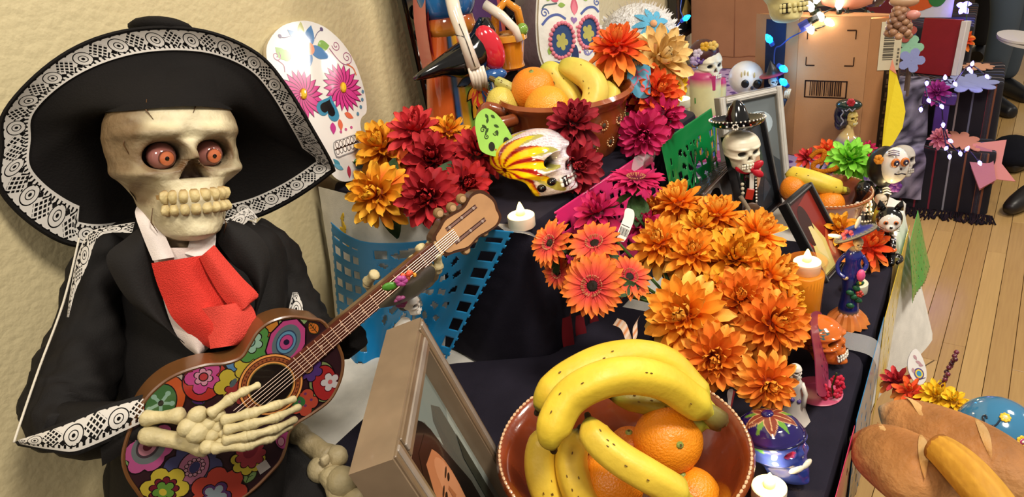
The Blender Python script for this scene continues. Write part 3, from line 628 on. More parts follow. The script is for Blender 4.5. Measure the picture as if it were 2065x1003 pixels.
def dcirc(x, y, rx, ry, c, rot=0, line=None):
    u, v = gp(x, y)
    if line: dec(circ(u, v, (rx+2.2)*PX, (ry+2.2)*PX, 28, rot), line)
    dec(circ(u, v, rx*PX, ry*PX, 28, rot), c)
def dflow(x, y, n, r1, r2, c, line='1e1016', rot=0, k=1):
    u, v = gp(x, y)
    if line: dec(flowerpoly(n, (r1+2.2)*PX, (r2+2.2)*PX, u, v, k=k, rot=rot), line)
    dec(flowerpoly(n, r1*PX, r2*PX, u, v, k=k, rot=rot), c)
def dleaf(x, y, L, Wd, rot, c='8fae6a', line='24301c'):
    u, v = gp(x, y); dec(leafpoly((L+4)*PX, (Wd+2)*PX, u-2*PX*cos(rad(rot)), v-2*PX*sin(rad(rot)), rot), line); dec(leafpoly(L*PX, Wd*PX, u, v, rot), c)
    a = rad(rot); dec(stroke([(u, v), (u+L*PX*cos(a), v+L*PX*sin(a))], 1.6*PX), line)
    for t in (.3, .5, .7):
        for s_ in (-1, 1): bx, by = u+L*t*PX*cos(a), v+L*t*PX*sin(a); dec(stroke([(bx, by), (bx+Wd*.75*PX*cos(a+s_*.9), by+Wd*.75*PX*sin(a+s_*.9))], 1.3*PX), line)
CLIP[0] = [(x*.985, y*.985) for x, y in resample(ol, .003)]
dec(CLIP[0], '3a2026')
# leaves, then the flowers as laid out on the face
for a in ((566, 660, 34, 12, 20, '9cb878'), (612, 655, 34, 11, 60, '9cb878'), (665, 690, 36, 18, 150, '8aa870'), (640, 672, 30, 10, 90, 'e07a30'), (300, 930, 42, 17, 100, '8fae6a'), (272, 945, 40, 16, 60, '8fae6a'), (495, 975, 44, 13, 30, '8fae6a'), (430, 855, 40, 14, 100, '4a2a6a'), (410, 815, 36, 14, 80, '4a2a6a'), (640, 720, 30, 12, 200, '5a3a80'), (620, 805, 30, 12, 250, '3c6a3c')): dleaf(*a)
for a in ((535, 690, 22, 30, 'c8642c', 30), (560, 725, 40, 20, '5a90c0', 40), (480, 735, 18, 30, '5a90c0', 10), (620, 735, 20, 22, 'd07a34', 30), (356, 768, 14, 12, 'c8b8a8', 0), (545, 655, 14, 16, 'd88a34', 0)): dcirc(*a[:5], rot=a[5], line='1e1016')
dcirc(331, 805, 47, 36, 'd8602c', 40, '1e1016'); dcirc(324, 813, 36, 26, '4a7a44', 40, '1e1016')
for i in range(5): a = rad(72*i+20); u, v = gp(324, 813); dec(stroke([(u, v), (u+22*PX*cos(a), v+18*PX*sin(a))], 6*PX), '9cc4ae'); dec(circ(u+22*PX*cos(a), v+18*PX*sin(a), 5*PX, n=10), '9cc4ae')
dcirc(324, 813, 6, 5, '141414', 40)
dcirc(412, 764, 44, 38, 'c83a30', 35, '1e1016'); dflow(410, 760, 5, 34, 22, 'd8509a'); dflow(410, 760, 6, 17, 11, 'e8a0b8'); dcirc(410, 760, 7, 7, 'c83a40', line='1e1016')
dflow(468, 775, 5, 34, 24, 'd8c040', rot=10); dflow(498, 740, 5, 26, 18, 'd8c040', rot=40); dflow(480, 790, 9, 26, 19, 'a83a3a'); dcirc(470, 772, 10, 5, '5a6a70', 20)
dflow(512, 695, 6, 38, 28, '5c9a4c', rot=20); dflow(506, 690, 6, 22, 15, 'a8d0b8'); dcirc(504, 690, 8, 8, '9cc0b0', line='2a4030')
u, v = gp(577, 692); dec([(u+x*PX, v+y*PX) for x, y in circ(0, 0, 56, 40, 9, 30)], '1e1016'); dec([(u+x*PX, v+y*PX) for x, y in circ(0, 0, 52, 37, 9, 30)], 'd0508e')
for rx, ry, c in ((38, 27, '6a7a80'), (26, 20, '3a4a66'), (23, 18, '6aa0c0'), (17, 14, '4a3a66'), (15, 12, 'd0508e'), (6, 6, '2a2040')): dcirc(577, 690, rx, ry, c, 30)
dcirc(650, 770, 44, 28, '8a9a60', 60, '1e1016'); dcirc(654, 772, 38, 25, 'b83030', 60, '1e1016'); dflow(665, 770, 5, 20, 12, 'e0d8d8', line='6a1020'); dcirc(665, 770, 5, 5, 'd86a6a')
dflow(612, 812, 5, 30, 22, 'c8503c', rot=30); dcirc(600, 810, 12, 16, '3c7a44', 30); [dcirc(615+a*6, 806+b, 3, 3, '7a3a6a') for a, b in ((0, -12), (2, 0), (0, 12), (-2, 4))]
dflow(625, 745, 6, 26, 18, '5a3a80'); dcirc(622, 745, 9, 7, 'd09060', line='1e1016')
dflow(302, 905, 6, 52, 42, 'd0609a', rot=15, k=.75); dcirc(300, 902, 34, 28, '7a8080', 20); dcirc(298, 900, 24, 19, '504048', 20); dcirc(298, 899, 20, 15, 'd890a0', 20); dcirc(298, 899, 10, 8, '6a2030', 20)
dflow(390, 942, 6, 54, 42, '4a4a72', rot=10); dcirc(390, 943, 34, 27, 'b8708a', 30, '1e1016')
for i in range(12): a = 2*pi*i/12; u, v = gp(392, 942); dec(circ(u+17*PX*cos(a), v+14*PX*sin(a), 4.6*PX, n=10), '1e1016'); dec(circ(u+17*PX*cos(a), v+14*PX*sin(a), 3.2*PX, n=10), 'c890a0')
dcirc(392, 942, 12, 9, '3a3a66', 20)
dflow(332, 985, 6, 44, 32, 'd8c040', rot=10); dflow(330, 988, 9, 26, 19, '7a2030'); dflow(330, 990, 5, 20, 12, '6a9a3c'); dcirc(328, 992, 6, 8, 'd8c040')
dflow(440, 995, 7, 56, 44, 'c84838', rot=5); dflow(434, 1000, 5, 30, 20, '5a3a72', rot=20); dflow(432, 1000, 5, 24, 12, 'a0b0b8', line='6a2050', rot=20)
dflow(500, 925, 8, 34, 27, 'd8c040', rot=0); dflow(505, 915, 9, 30, 23, 'b04048'); dcirc(505, 905, 20, 14, '8a2a38', 30); dcirc(570, 885, 22, 15, 'c85090', 70, '1e1016'); dcirc(566, 890, 9, 6, 'e0a0b0', 60, '8a2a50')
u, v = gp(530, 941); dec([(u+x*PX, v+y*PX) for x, y in ((-14, -9), (10, -12), (13, 9), (-9, 12))], 'd8ccc4')
CLIP[0] = None; m.c = [tuple(.55*k for k in c) for c in m.c]
obj('floral_print', m, vc('lacquered_print', .25, .5, coat=.35), gt, smooth=0)
# sound hole with ring inlay
m = M(); LZ[0] = .0022
c0 = gp(546, 775)
for r, c in ((65, '2a1410'), (63, 'd08a48'), (59, '3a1a10'), (57, '8a4a28'), (50, '3a1a10'), (48, 'd08a48'), (45, '6a5a2c'), (43, '120a0a')): LZ[0] += .00006; m.flat(circ(*c0, r*PX, r*PX, 40), LZ[0], c)
for i in range(40):
    a = 2*pi*i/40; LZ[0] += .000002; m.flat(circ(c0[0]+53.5*PX*cos(a), c0[1]+53.5*PX*sin(a), 2*PX, n=6), LZ[0]+.0001, '5a2418')
obj('sound_hole', m, WOODP, gt, smooth=0)
nk0, nk1 = gp(590, 744), gp(881, 500)
nx0, nx1 = nk0[0], nk1[0]; ny0, ny1 = gp(587, 747)[1], gp(880, 500)[1]
def nyc(x): t = (x-nx0)/(nx1-nx0); return ny0*(1-t)+ny1*t
def nhw(x): t = (x-nx0)/(nx1-nx0); return (21.5*(1-t)+17*t)*PX
xb = gp(655, 690)[0]
m = M(); rows = []
for i in range(9):
    x = xb-.02+(nx1+.012-xb+.02)*i/8; w_ = nhw(x); yc = nyc(x); rows.append([(x, yc+w_*cos(a)*1.02, -.002-.022*sin(a) if sin(a) > 0 else -.0005) for a in [pi*j/8 for j in range(9)]])
m.grid(rows, '6a4a2a', cap0=True, cap1=True); obj('neck', m, WOODP, gt, smooth=60)
m = M(); m.prism([(nx0, nyc(nx0)-nhw(nx0)), (nx1, nyc(nx1)-nhw(nx1)), (nx1, nyc(nx1)+nhw(nx1)), (nx0, nyc(nx0)+nhw(nx0))], -.001, .0045, '5a2a1c'); obj('fingerboard', m, WOODP, gt, smooth=0)
for i in range(15):
    t = 1-(1-2**(-i/9.5))/(1-2**(-15/9.5)); x = nx0+(nx1-nx0)*t
    if i == 0: continue
    obj('fret', M().box((x, nyc(x), .0048), (.0011, 2*nhw(x), .0010), 'c89878'), PAINT, gt, smooth=0)
obj('nut', M().box((nx1, nyc(nx1), .0045), (.004, 2*nhw(nx1), .004), 'c8a070'), PAINT, gt)
for i in range(6):
    k = (i-2.5)/3; xe = gp(478, 835)[0]; obj('string', M().tube([(nx1+.03, nyc(nx1)+k*nhw(nx1)*.85, .0060), (nx1, nyc(nx1)+k*nhw(nx1)*.9, .0068), (nx0, nyc(nx0)+k*nhw(nx0)*.92, .0072), (xe, nyc(xe)+k*21*PX, .0062)], .00042, 'c0a898', n=5), METAL, gt)
for i, t in enumerate((.18, .33, .46, .62, .80)):
    x = nx0+(nx1-nx0)*t
    for k in ((-.4, .4) if i in (1,) else (0,)): obj('inlay_dot', M().at(TR(x, nyc(x)+k*nhw(x), .0045)).lathe([(.0018, 0), (.0016, .0004), (0, .0005)], 'd0a890', 10), PAINT, gt)
hs = [(868, 486), (880, 460), (890, 443), (908, 431), (932, 416), (948, 391), (968, 383), (988, 394), (998, 406), (1002, 420), (1009, 436), (1003, 453), (986, 466), (962, 480), (941, 502), (914, 510), (892, 515)]
hl = [(q.x, q.y) for q in smooth_pts([(*gp(*p), 0) for p in hs], 4, True)]
cxh, cyh = sum(p[0] for p in hl)/len(hl), sum(p[1] for p in hl)/len(hl)
m = M(); m.prism(hl, -.012, .003, '4a2a18'); ho_ = obj('headstock', m, WOODP, gt, smooth=50)
m = M(); m.prism([(cxh+(x-cxh)*.9, cyh+(y-cyh)*.88) for x, y in hl], .003, .0042, 'c8986a', '6a4228'); obj('headstock_face', m, WOODP, ho_, smooth=50, label='pale tan wood veneer')
for a, b in (((897, 463), (957, 415)), ((915, 489), (975, 441))):
    A, B = gp(*a), gp(*b); m = M(); m.flat(stroke([A, B], 10*PX), .0045, '3a1a14'); m.flat(stroke([A, B], 5.5*PX), .0047, '8a6a60'); 
    for t in (.1, .5, .9): m.at(TR(A[0]*(1-t)+B[0]*t, A[1]*(1-t)+B[1]*t, .0048)).lathe([(.0022, 0), (.0018, .001), (0, .0012)], 'b09a90', 8)
    obj('tuner_slot', m, PAINT, ho_)
for p in ((887, 431), (913, 420), (933, 402), (978, 469), (957, 482), (941, 505)):
    u, v = gp(*p); m = M(); m.at(TR(u, v, -.004)).lathe([(.0055, -.004), (.007, -.002), (.007, .002), (.0055, .004), (0, .0045)], '8a6a44', 12); m.at(TR(u, v, -.004)).lathe([(.004, .004), (.0042, .005), (0, .0055)], 'c09a70', 12)
    d = V3((cxh-u, cyh-v, 0)).normalized(); m.at(Matrix()).tube([(u, v, -.004), (u+d.x*.012, v+d.y*.012, -.004)], .0025, '6a4a30', n=6); obj('tuning_peg', m, PAINT, gt)
# ------------------------------------------------------------------ flat painted boards
def setplane(p0, n, xd=None):
    global g0, gn, GI, GT, PX, m
    g0, gn = V3(p0), V3(n).normalized(); x = (xd or CR); x = (x-gn*x.dot(gn)).normalized(); GT = mat4(x, gn.cross(x), gn, g0); GI = GT.inverted(); PX = 1/SC(g0); m = M(); LZ[0] = .0004
    return GT
def outl(px, k=4): return [(q.x, q.y) for q in smooth_pts([(*gp(*p), 0) for p in px], k, True)]
def dline(px, wd, c, k=4): dec(stroke([(q.x, q.y) for q in smooth_pts([(*gp(*p), 0) for p in px], k)], wd*PX), c)
def dpoly(px, c, k=0): dec([(q.x, q.y) for q in smooth_pts([(*gp(*p), 0) for p in px], k, True)] if k else [gp(*p) for p in px], c)
def ddrop(x, y, L, Wd, rot, c):
    u, v = gp(x, y); dec(leafpoly(L*PX, Wd*PX, u, v, rot), c)
def dspiral(x, y, r, t, a0, c, wd=1.6, s=1): u, v = gp(x, y); dec(spiral(u, v, r*PX, t, a0, wd*PX, s=s), c)
T = setplane((.9, .902, 1.10), (0, -1, .28))
bd = thing('skull_board', T, 'white flat skull board with pink daisy eyes leaning on the wall beside the sombrero', 'decoration')
o_ = outl([(607, 42), (570, 52), (545, 78), (537, 105), (545, 150), (562, 190), (590, 230), (625, 275), (655, 315), (668, 350), (690, 366), (715, 362), (733, 345), (740, 320), (735, 285), (727, 255), (729, 238), (739, 226), (738, 200), (730, 165), (715, 125), (692, 88), (660, 58), (632, 45)])
m.prism(o_, -.008, 0, 'e8e4de', 'b8a888'); obj('board', m, vc('lacquered_board', .16, .5, coat=.5), bd, smooth=30)
m = M(); BL = '5a86b8'
for x, y, rot in ((588, 112, 200), (640, 92, 20), (578, 120, 150)): ddrop(x, y, 30, 11, rot, '8ab05a')
ddrop(607, 78, 34, 8, 95, 'b0b060')
for i, (tx, ty) in enumerate(((579, 60), (627, 51), (666, 117), (590, 129), (622, 140))): u, v = gp(621, 96); a, b = gp(tx, ty); L = math.hypot(a-u, b-v); dec(leafpoly(L, L*.24, u, v, math.degrees(math.atan2(b-v, a-u))), BL)
dcirc(622, 97, 14, 13, 'f0a080'); dline([(584, 74), (572, 76), (564, 74)], 1.5, '6a5a78'); dcirc(564, 73, 4, 4, '6a5a78'); dline([(634, 78), (640, 66), (648, 60)], 1.5, '6a5a78'); dcirc(648, 59, 4, 4, '6a5a78')
PUR = 'a05a80'
dspiral(677, 92, 11, 1.5, 200, PUR); dline([(664, 98), (676, 114), (690, 128), (704, 132)], 2, PUR); dspiral(699, 116, 14, 1.6, 270, PUR); dline([(700, 130), (712, 138), (718, 152)], 3, 'd87850'); dspiral(557, 113, 10, 1.4, 60, PUR, s=-1); dline([(560, 122), (572, 132), (574, 146)], 1.6, PUR)
def gerb(x, y, R, c1, c2, k=1.0):
    u, v = gp(x, y)
    for i in range(20):
        a = 18*i; dec(leafpoly(R*1.04*PX, R*.17*PX, u, v, a), c2); dec(leafpoly(R*PX, R*.135*PX, u, v, a+1), c1)
gerb(611, 190, 46, 'd0408a', '6a1a44'); gerb(691, 177, 48, 'd0408a', '6a1a44')
def heart(x, y, s, rot, c):
    u, v = gp(x, y); q = []
    for i in range(30): t = 2*pi*i/30; a, b = 16*sin(t)**3, 13*cos(t)-5*cos(2*t)-2*cos(3*t)-cos(4*t); r = rad(rot); q.append((u+(a*cos(r)-b*sin(r))*s*PX, v+(a*sin(r)+b*cos(r))*s*PX))
    dec(q, c)
heart(662, 219, 1.75, 172, '3a86a8'); heart(661, 218, 1.15, 172, '101014')
for x, y, r in ((690, 262, -75), (700, 250, -10)): ddrop(x-6, y-22, 24, 6, r, 'd86a4a')
ddrop(670, 247, 24, 7, -80, 'c03a8a')
for x, y in ((687, 266), (697, 261), (708, 257)): dcirc(x, y, 3, 3, 'c0508a')
for x, y in ((731, 185), (730, 201), (727, 216), (721, 230)): dcirc(x, y, 3.4, 4, '5a86a0')
mo = [(672, 288), (690, 280), (712, 272), (720, 278), (724, 296), (716, 306), (695, 314), (678, 318)]
dpoly(mo, '909090', 3); dpoly([(674, 289), (692, 282), (712, 275), (718, 280), (721, 295), (714, 304), (695, 311), (679, 315)], 'f0ece6', 3)
for i in range(6):
    for r in (0, 1): x, y = 679+i*7.4+r*1.2, 293-i*2.7+r*13; dcirc(x, y, 4.6, 6.8, '181414', 12); dcirc(x, y, 3.2, 5.2, 'f0ece6', 12)
dline([(674, 303), (722, 286)], 2.2, '181414')
for x, y, L, rot, c in ((686, 336, 22, 150, '3a8aa0'), (692, 342, 26, 170, '60a0b8'), (712, 330, 22, 40, '4aa070'), (716, 338, 22, 20, '60a0b8'), (702, 334, 26, -80, 'b83a50')): ddrop(x, y, L, 5, rot, c)
obj('print', m, vc('lacquered_board', .16, .5, coat=.5), bd, smooth=0)
JEWEL = vc('cut_jewel', .05, .8, coat=1)
for x, y in ((611, 190), (691, 177)):
    u, v = gp(x, y); m = M().at(TR(u, v, .0005)); m.lathe([(.0085, 0), (.0075, .003), (.004, .005), (0, .0052)], ['8a5a08', 'd8a010', 'f0c830', 'e8b818'], 10, sx=.8, sy=1.2); obj('jewel', m, JEWEL, bd, smooth=0, label='amber faceted jewel')
# ------------------------------------------------------------------ cut paper banners
def sheet(name, Sf, hole, c, label, nu=90, nv=60, mat=None, cat='paper banner', group=None, grp=None):
    pts_ = [[Sf(i/nu, j/nv) for i in range(nu+1)] for j in range(nv+1)]; m = M(); fs = []
    for j in range(nv):
        for i in range(nu):
            if not hole((i+.5)/nu, (j+.5)/nv): k = j*(nu+1)+i; fs.append((k, k+1, k+nu+2, k+nu+1))
    m.add([p for r in pts_ for p in r], fs, c); o = obj(name, m, mat or PLASTIC, smooth=180, label=label, cat=cat, group=grp)
    sm = o.modifiers.new('thickness', 'SOLIDIFY'); sm.thickness = .0006; sm.offset = 0; return o
def fr(x): return x-math.floor(x)
def cut_blue(u, v):
    e = .016+.014*abs(sin(v*9*2*pi))
    if u < e or u > 1-e*1.3 or v > .975-.035*abs(sin(u*13*pi)): return True
    for k in range(3):
        if .05+k*.075 < u < .10+k*.075 and .08 < v < .92 and .25 < fr(v*9) < .8: return True
    if .86 < u < .935 and .06 < v < .95 and .2 < fr(v*8) < .75: return True
    x, y = (u-.56)*1.5, v-.42; r, t = math.hypot(x, y), math.atan2(y, x)
    if .04 < r < .15 and sin(6*t+.5) > .45: return True
    if .20 < r < .27 and sin(13*t) > .45: return True
    if .31 < r < .37 and .32 < u < .82 and sin(18*t+r*20) > .55: return True
    return .32 < u < .82 and .07 < v < .13 and .2 < fr(u*9) < .75
def cut(u, v, cols=3, rows=8, seed=0, su=.16, bottom=True):
    """openings of a cut paper banner: squares down both sides, scalloped edge, flower and slits in the field"""
    e = .018+.016*abs(sin(v*rows*2*pi)); 
    if u < e or u > 1-e: return True
    if bottom and v > .975-.035*abs(sin(u*11*pi)): return True
    for k in range(cols):
        for uu in (u, 1-u):
            if .06+k*.085 < uu < .12+k*.085 and .10 < v < .93 and .22 < fr(v*rows) < .78: return True
    x, y = (u-.5)*1.5, v-.5; r, t = math.hypot(x, y), math.atan2(y, x)
    if .30 < u < .70 or cols == 1 and .2 < u < .8:
        if .05 < r < .20 and sin(7*t+seed) > .35: return True
        if .25 < r < .33 and sin(16*t+seed) > .3: return True
        if .36 < r < .43 and sin(11*t+r*9) > .55: return True
    return False
enx, eny = (b2 := V3((.835, .93, 0))), V3((a_.x, a_.y, 0)); ed_ = (eny-enx).normalized(); en_ = V3((ed_.y, -ed_.x, 0));
if en_.x > 0: en_ = -en_
BLU = '2086c4'
tp = smooth_pts([(*p, 0) for p in ((664, 445), (700, 474), (745, 489), (820, 489), (900, 478), (975, 464), (1042, 468))], 12); bt = smooth_pts([(*p, 0) for p in ((684, 738), (720, 745), (770, 742), (815, 728), (845, 728), (868, 738), (893, 748))], 12)
def S_blue(u, v):
    i = u*(len(tp)-1); k = int(min(i, len(tp)-2)); f = i-k; a = tp[k].lerp(tp[k+1], f); b = bt[k].lerp(bt[k+1], f); q = a.lerp(b, v)
    p0 = V3((a_.x, a_.y, 1))+en_*(.045+.05*v*v+.012*v*sin(u*13)+.006*sin(u*21+v*4)*v)
    return PL(q.x, q.y, p0, en_)
sheet('cut_paper_banner', S_blue, cut_blue, BLU, 'bright blue cut plastic banner sagging across the end of the tall riser behind the guitar', 130, 90)
sheet('cut_paper_banner', lambda u, v: V3((.826-.012*u-.012*sin(v*5), .93-.060*u-.02*v, 1.0-.245*v)), lambda u, v: u > .9-.09*abs(sin(v*11*pi)) or (.12 < u < .7 and .05 < v < .95 and .2 < fr(v*9) < .72 and not .36 < u < .46), 'd8b020', 'yellow cut paper banner hanging in the corner by the wall behind the doll', 24, 90)
fd = (V3((b_.x, b_.y, 0))-V3((a_.x, a_.y, 0))); fl = fd.length; fd.normalize(); fn = V3((fd.y, -fd.x, 0))
if fn.y > 0: fn = -fn
def S_front(u0, u1, z0, z1, off=.014, sag=0):
    return lambda u, v: V3((a_.x, a_.y, 0))+fd*(u0+(u1-u0)*u)+fn*(off+.03*v+.004*sin(u*15+v*5)*v)+UPZ*(z0+(z1-z0)*v-sag*sin(pi*u)*(1-v))
sheet('cut_paper_banner', S_front(.06, .36, T1+.004, .86), lambda u, v: cut(u, v, 1, 8, 1), 'd02a6a', 'pink cut plastic banner along the riser front behind the magenta daisies', 80, 50)
sheet('cut_paper_banner', S_front(.375, fl+.005, T1+.006, .85, .02), lambda u, v: (u > .1 and cut(u, v*.9+.05, 1, 9, 2)) and v > .2, '0f7a3c', 'shiny green cut plastic banner on the riser front behind the photo frames', 80, 60)
def S_low(x0, x1, z0, z1, y0=.068, amp=.002, fl=.055): return lambda u, v: V3((x0+(x1-x0)*u, y0-(.07*(TT-z0-(z1-z0)*v)/.28*min(1, max(0, (x0+(x1-x0)*u-1.28)/.27))*1.2 if x0 > 1.4 else 0)-amp*sin(u*9+v*3)*v-(.006 if x0 > 1.4 else 0), z0+(z1-z0)*v))
for x0, x1, z0, c, lb in ((.46, .80, .80, 'c4305a', 'dark pink cut banner along the lowest front edge near the blue skull jar'), (.815, 1.07, .797, '2a7cae', 'blue cut banner hanging off the front edge below the pink metal stand'), (1.085, 1.43, .785, 'd8b832', 'yellow cut banner off the white tablecloth edge right of the blue catrina'), (1.41, 1.57, .755, '3c9c44', 'green cut banner at the far corner of the white tablecloth')):
    sheet('cut_paper_banner', S_low(x0, x1, z0, z0-(.24 if z0 > .77 else .13), .068), lambda u, v: v > .97-.03*abs(sin(u*13*pi)) or (.15 < v < .9 and sin(u*44)*sin(v*20+u*5) > .86), c, lb, 90, 50)
CLR = vc('clear_tape', .1, .5); CLR.node_tree.nodes['Principled BSDF'].inputs['Alpha'].default_value = .28
def tape(pts, wv, label):
    m = M(); pts = smooth_pts(pts, 4); wv = V3(wv); m.grid([[p-wv/2, p, p+wv/2] for p in pts], 'e8e8ea'); o = obj('clear_tape', m, CLR, smooth=180, label=label, cat='tape'); return o
UZ = V3((0, 0, .002))
tape([P(1285, 345, T1)+UZ, P(1292, 318, T1)+UZ*4, P(1310, 322, T1)+UZ*3, a_+fd*.33+fn*.02+V3((0, 0, -.02))], fd*.04, 'clear tape strip folded over the riser edge beside the terracotta fruit bowl')
tape([P(1010, 462, T1)+UZ, P(1050, 466, T1)+UZ, P(1075, 478, T1-.01)+fn*.01, P(1085, 500, T1-.03)+fn*.02], V3((.02, .03, 0)), 'clear tape holding the blue banner to the riser corner below the tealight')
tape([V3((.975, .22, TL+.003)), V3((.975, .13, TL+.005)), V3((.978, .08, TL+.003)), V3((.978, .064, TL-.01)), V3((.978, .058, TL-.04))], (.045, 0, 0), 'clear tape over the front edge next to the orange skull')
# ------------------------------------------------------------------ tealights
def tealight(p, label, s=1, lit=True, tilt=0):
    T = S(p) @ RO(tilt, 'X'); t = thing('tealight', T, label, 'tealight'); k = s
    m = M().lathe([(.0182*k, 0), (.019*k, .001), (.019*k, .0165*k), (.0178*k, .0175*k), (.016*k, .0165*k), (.006*k, .0172*k), (0, .0175*k)], 'efe6cc', 28); obj('cup', m, WAX, t, smooth=50)
    m = M().lathe([(.0045*k, .016*k), (.0062*k, .020*k), (.0058*k, .025*k), (.0035*k, .031*k), (.0012*k, .036*k), (0, .037*k)], ['f0b040', 'ffd060', 'ffe890', 'fff0a8', 'ffe070', 'ffd050'], 12); obj('flame', m, GLOW if lit else WAX, t, smooth=180, label='glowing flame shaped bulb')
    if lit:
        l = bpy.data.lights.new('flame_light', 'POINT'); l.energy = .22; l.color = (1, .75, .35); l.shadow_soft_size = .006; o = bpy.data.objects.new('flame_light', l); COL.objects.link(o); o.location = T @ V3((0, -.004, .045*k))
    return t
tealight(P(1053, 456, T1+.001), 'lit white tealight on the riser corner in front of the painted skull')
tealight(P(1372, 216, T1+.001), 'lit white tealight at the far riser corner beside the skeleton nutcracker')
tealight(P(1550, 1004, TL+.001), 'lit white tealight at the bottom in front of the blue skull jar')
tealight(P(1731, 608, TF+.001)+V3((.03, .01, 0)), 'plain white tealight half hidden behind the blue catrina figurine', lit=False, s=1.0)
tealight(P(1790, 425, TT+.03)+V3((-.01, 0, -.028)), 'lit white tealight behind the black cat figurine', s=.9)
# ------------------------------------------------------------------ painted skull on the tall riser
def pskull_paint(X, Y, Z, mm, C0):
    x, y, z = X/.78, Y, Z/.95; r_ = np.sqrt(x*x+y*y+z*z)+1e-6; x, y, z = x/r_, y/r_, z/r_
    c = np.array((-.93, .02, -.36)); c /= np.linalg.norm(c); e1 = np.array((-c[2], 0, c[0])); e1 /= np.linalg.norm(e1); e2 = np.cross(c, e1)
    dt = x*c[0]+y*c[1]+z*c[2]; ang = np.arccos(np.clip(dt, -1, 1)); th = np.arctan2(x*e2[0]+y*e2[1]+z*e2[2], x*e1[0]+y*e1[1]+z*e1[2])
    k = np.sin(10*(th+.55*ang)); R_ = np.array(H('8e1414')); Yl = np.array(H('f2c80c')); Or = np.array(H('e07a10')); Wt = np.array(H('e6dce0')); Pp = np.array(H('8a5a78'))
    sp = (np.sin(X*61+Z*37)*np.sin(Y*71-X*23)*np.sin(Z*67+Y*31) > .12)[..., None]
    base = np.where(sp, Wt*.55+Pp*.45, Wt)
    pet = np.where((k > .55)[..., None], R_, np.where((k > .1)[..., None], Or, Yl)); pet = np.where((ang < .1)[..., None], R_*.2, pet)
    lim = 1.12+.25*np.sin(10*(th+.55*ang)+2.2)
    col = np.where((ang < lim)[..., None], pet, np.where(((ang < lim+.22) & (k < .3))[..., None], np.array(H('a8a050')), base))
    return col*(1-mm)+np.array(H('0c0808'))*mm
T = S(P(1082, 392, T1+.031)) @ RO(62, 'Z') @ SKF @ RO(-4, 'X')
t = thing('painted_skull', S(P(1082, 392, T1)), 'small ceramic skull painted with a yellow and red flower beside a tealight', 'skull')
def inv(t, o): o.matrix_parent_inverse = Matrix(); o.matrix_local = t.matrix_world.inverted(); return o
m = M(); skull(m, TR(0, 0, .031) @ RO(58, 'Z') @ SKF @ RO(-12, 'X'), (.061, .043, .069), n=90, eye=(.36, .0, .19, .24), ed=.34, paint_fn=pskull_paint, tooth='e8e4da', grin=.37, tz=-.06)
zmin = min(v.z for v in m.v); m.v = [v-V3((0, 0, zmin-.001)) for v in m.v]
obj('skull', m, GLOSS, t, smooth=180)
m = M().at(TR(0, 0, .031-zmin) @ RO(58, 'Z') @ SKF @ RO(-12, 'X'))
for x, y, z in ((-.40, -.70, .55), (-.46, -.86, .30)): m.ell((x*.061, y*.043, z*.069), (.0075, .0065, .0075), '0c0808', 12)
obj('cheek_hole', m, GLOSS, t)
# ------------------------------------------------------------------ glazed catrina statue
sb = P(943, 283, T1); t = thing('catrina_statue', S(sb, 12) @ SCL(.93, .93, 1), 'tall glazed pottery catrina holding a black bird and an orange basket', 'statue')
skp = [(.077, 0), (.078, .01), (.073, .06), (.064, .12), (.054, .17), (.043, .215), (.038, .235)]
def skr(z): return float(np.interp(z, [b for a, b in skp], [a for a, b in skp]))
m = M(); rows = []; cc = []
zs = [.235*i/40 for i in range(41)]
for z in zs:
    rw = []
    for j in range(96):
        a = 2*pi*j/96; r = skr(z); rw.append((r*cos(a), r*.86*sin(a), z)); d = math.degrees(a) % 360; dl = (d-270+180) % 360-180     # 0 = front
        if dl < -22: c = 'd0602a' if (dl < -26) else '1a1a1a'
        elif dl < -12: c = '2a5a90'
        elif dl < -2: c = 'd89a28'
        elif dl < 34: c = '7a9a3c' if z < .13+.002*(-dl) else 'b05a3c'
        elif dl < 38: c = 'd89a28'
        else: c = 'c8a090' if z > .16 else ('5a8a3c' if (dl < 60) else 'd08a30')
        if z < .008: c = 'd8a038'
        cc.append(H(c))
    rows.append(rw)
m.grid(rows, cc, cv=True, cap0=True, cap1=True); obj('skirt', m, GLOSS, t, smooth=180, label='painted bell skirt with coloured panels')
def wrapd(m, poly, a0, z0, off, c, rf=skr, ky=.86):
    q = [((rf(z0+y)+off)*cos(rad(a0)+x/rf(z0)), (rf(z0+y)+off)*ky*sin(rad(a0)+x/rf(z0)), z0+y) for x, y in poly]; m.add(q, [tuple(range(len(q)))], c)
m = M()
for a, z, L, rot, c in ((284, .128, .030, 200, '2a5a90'), (288, .112, .030, 225, 'd88a28'), (288, .108, .034, 245, 'c04030'), (292, .102, .045, 265, 'c02a28'), (295, .1, .05, 240, 'd89a28'), (298, .102, .04, 285, '3a6aa0'), (300, .105, .034, 305, 'd86a28'), (286, .145, .03, 150, 'b85028')):
    wrapd(m, leafpoly(L+.004, L*.26, 0, 0, rot), a, z, .0008, '141414'); wrapd(m, leafpoly(L, L*.2, 0, 0, rot), a, z, .0013, c)
for a, z, c in ((318, .17, 'd03a50'), (326, .19, 'e0e0e0'), (312, .185, 'e0a030'), (336, .165, 'd04060'), (342, .12, 'd8a030'), (330, .10, '3a70a8'), (345, .07, 'd87830'), (325, .06, 'e0c050')):
    wrapd(m, flowerpoly(6, .015, .009), a, z, .001, '201818'); wrapd(m, flowerpoly(6, .012, .007), a, z, .0016, c); wrapd(m, circ(0, 0, .004), a, z, .0022, 'f0e0c0')
obj('skirt_flowers', m, GLOSS, t, smooth=0)
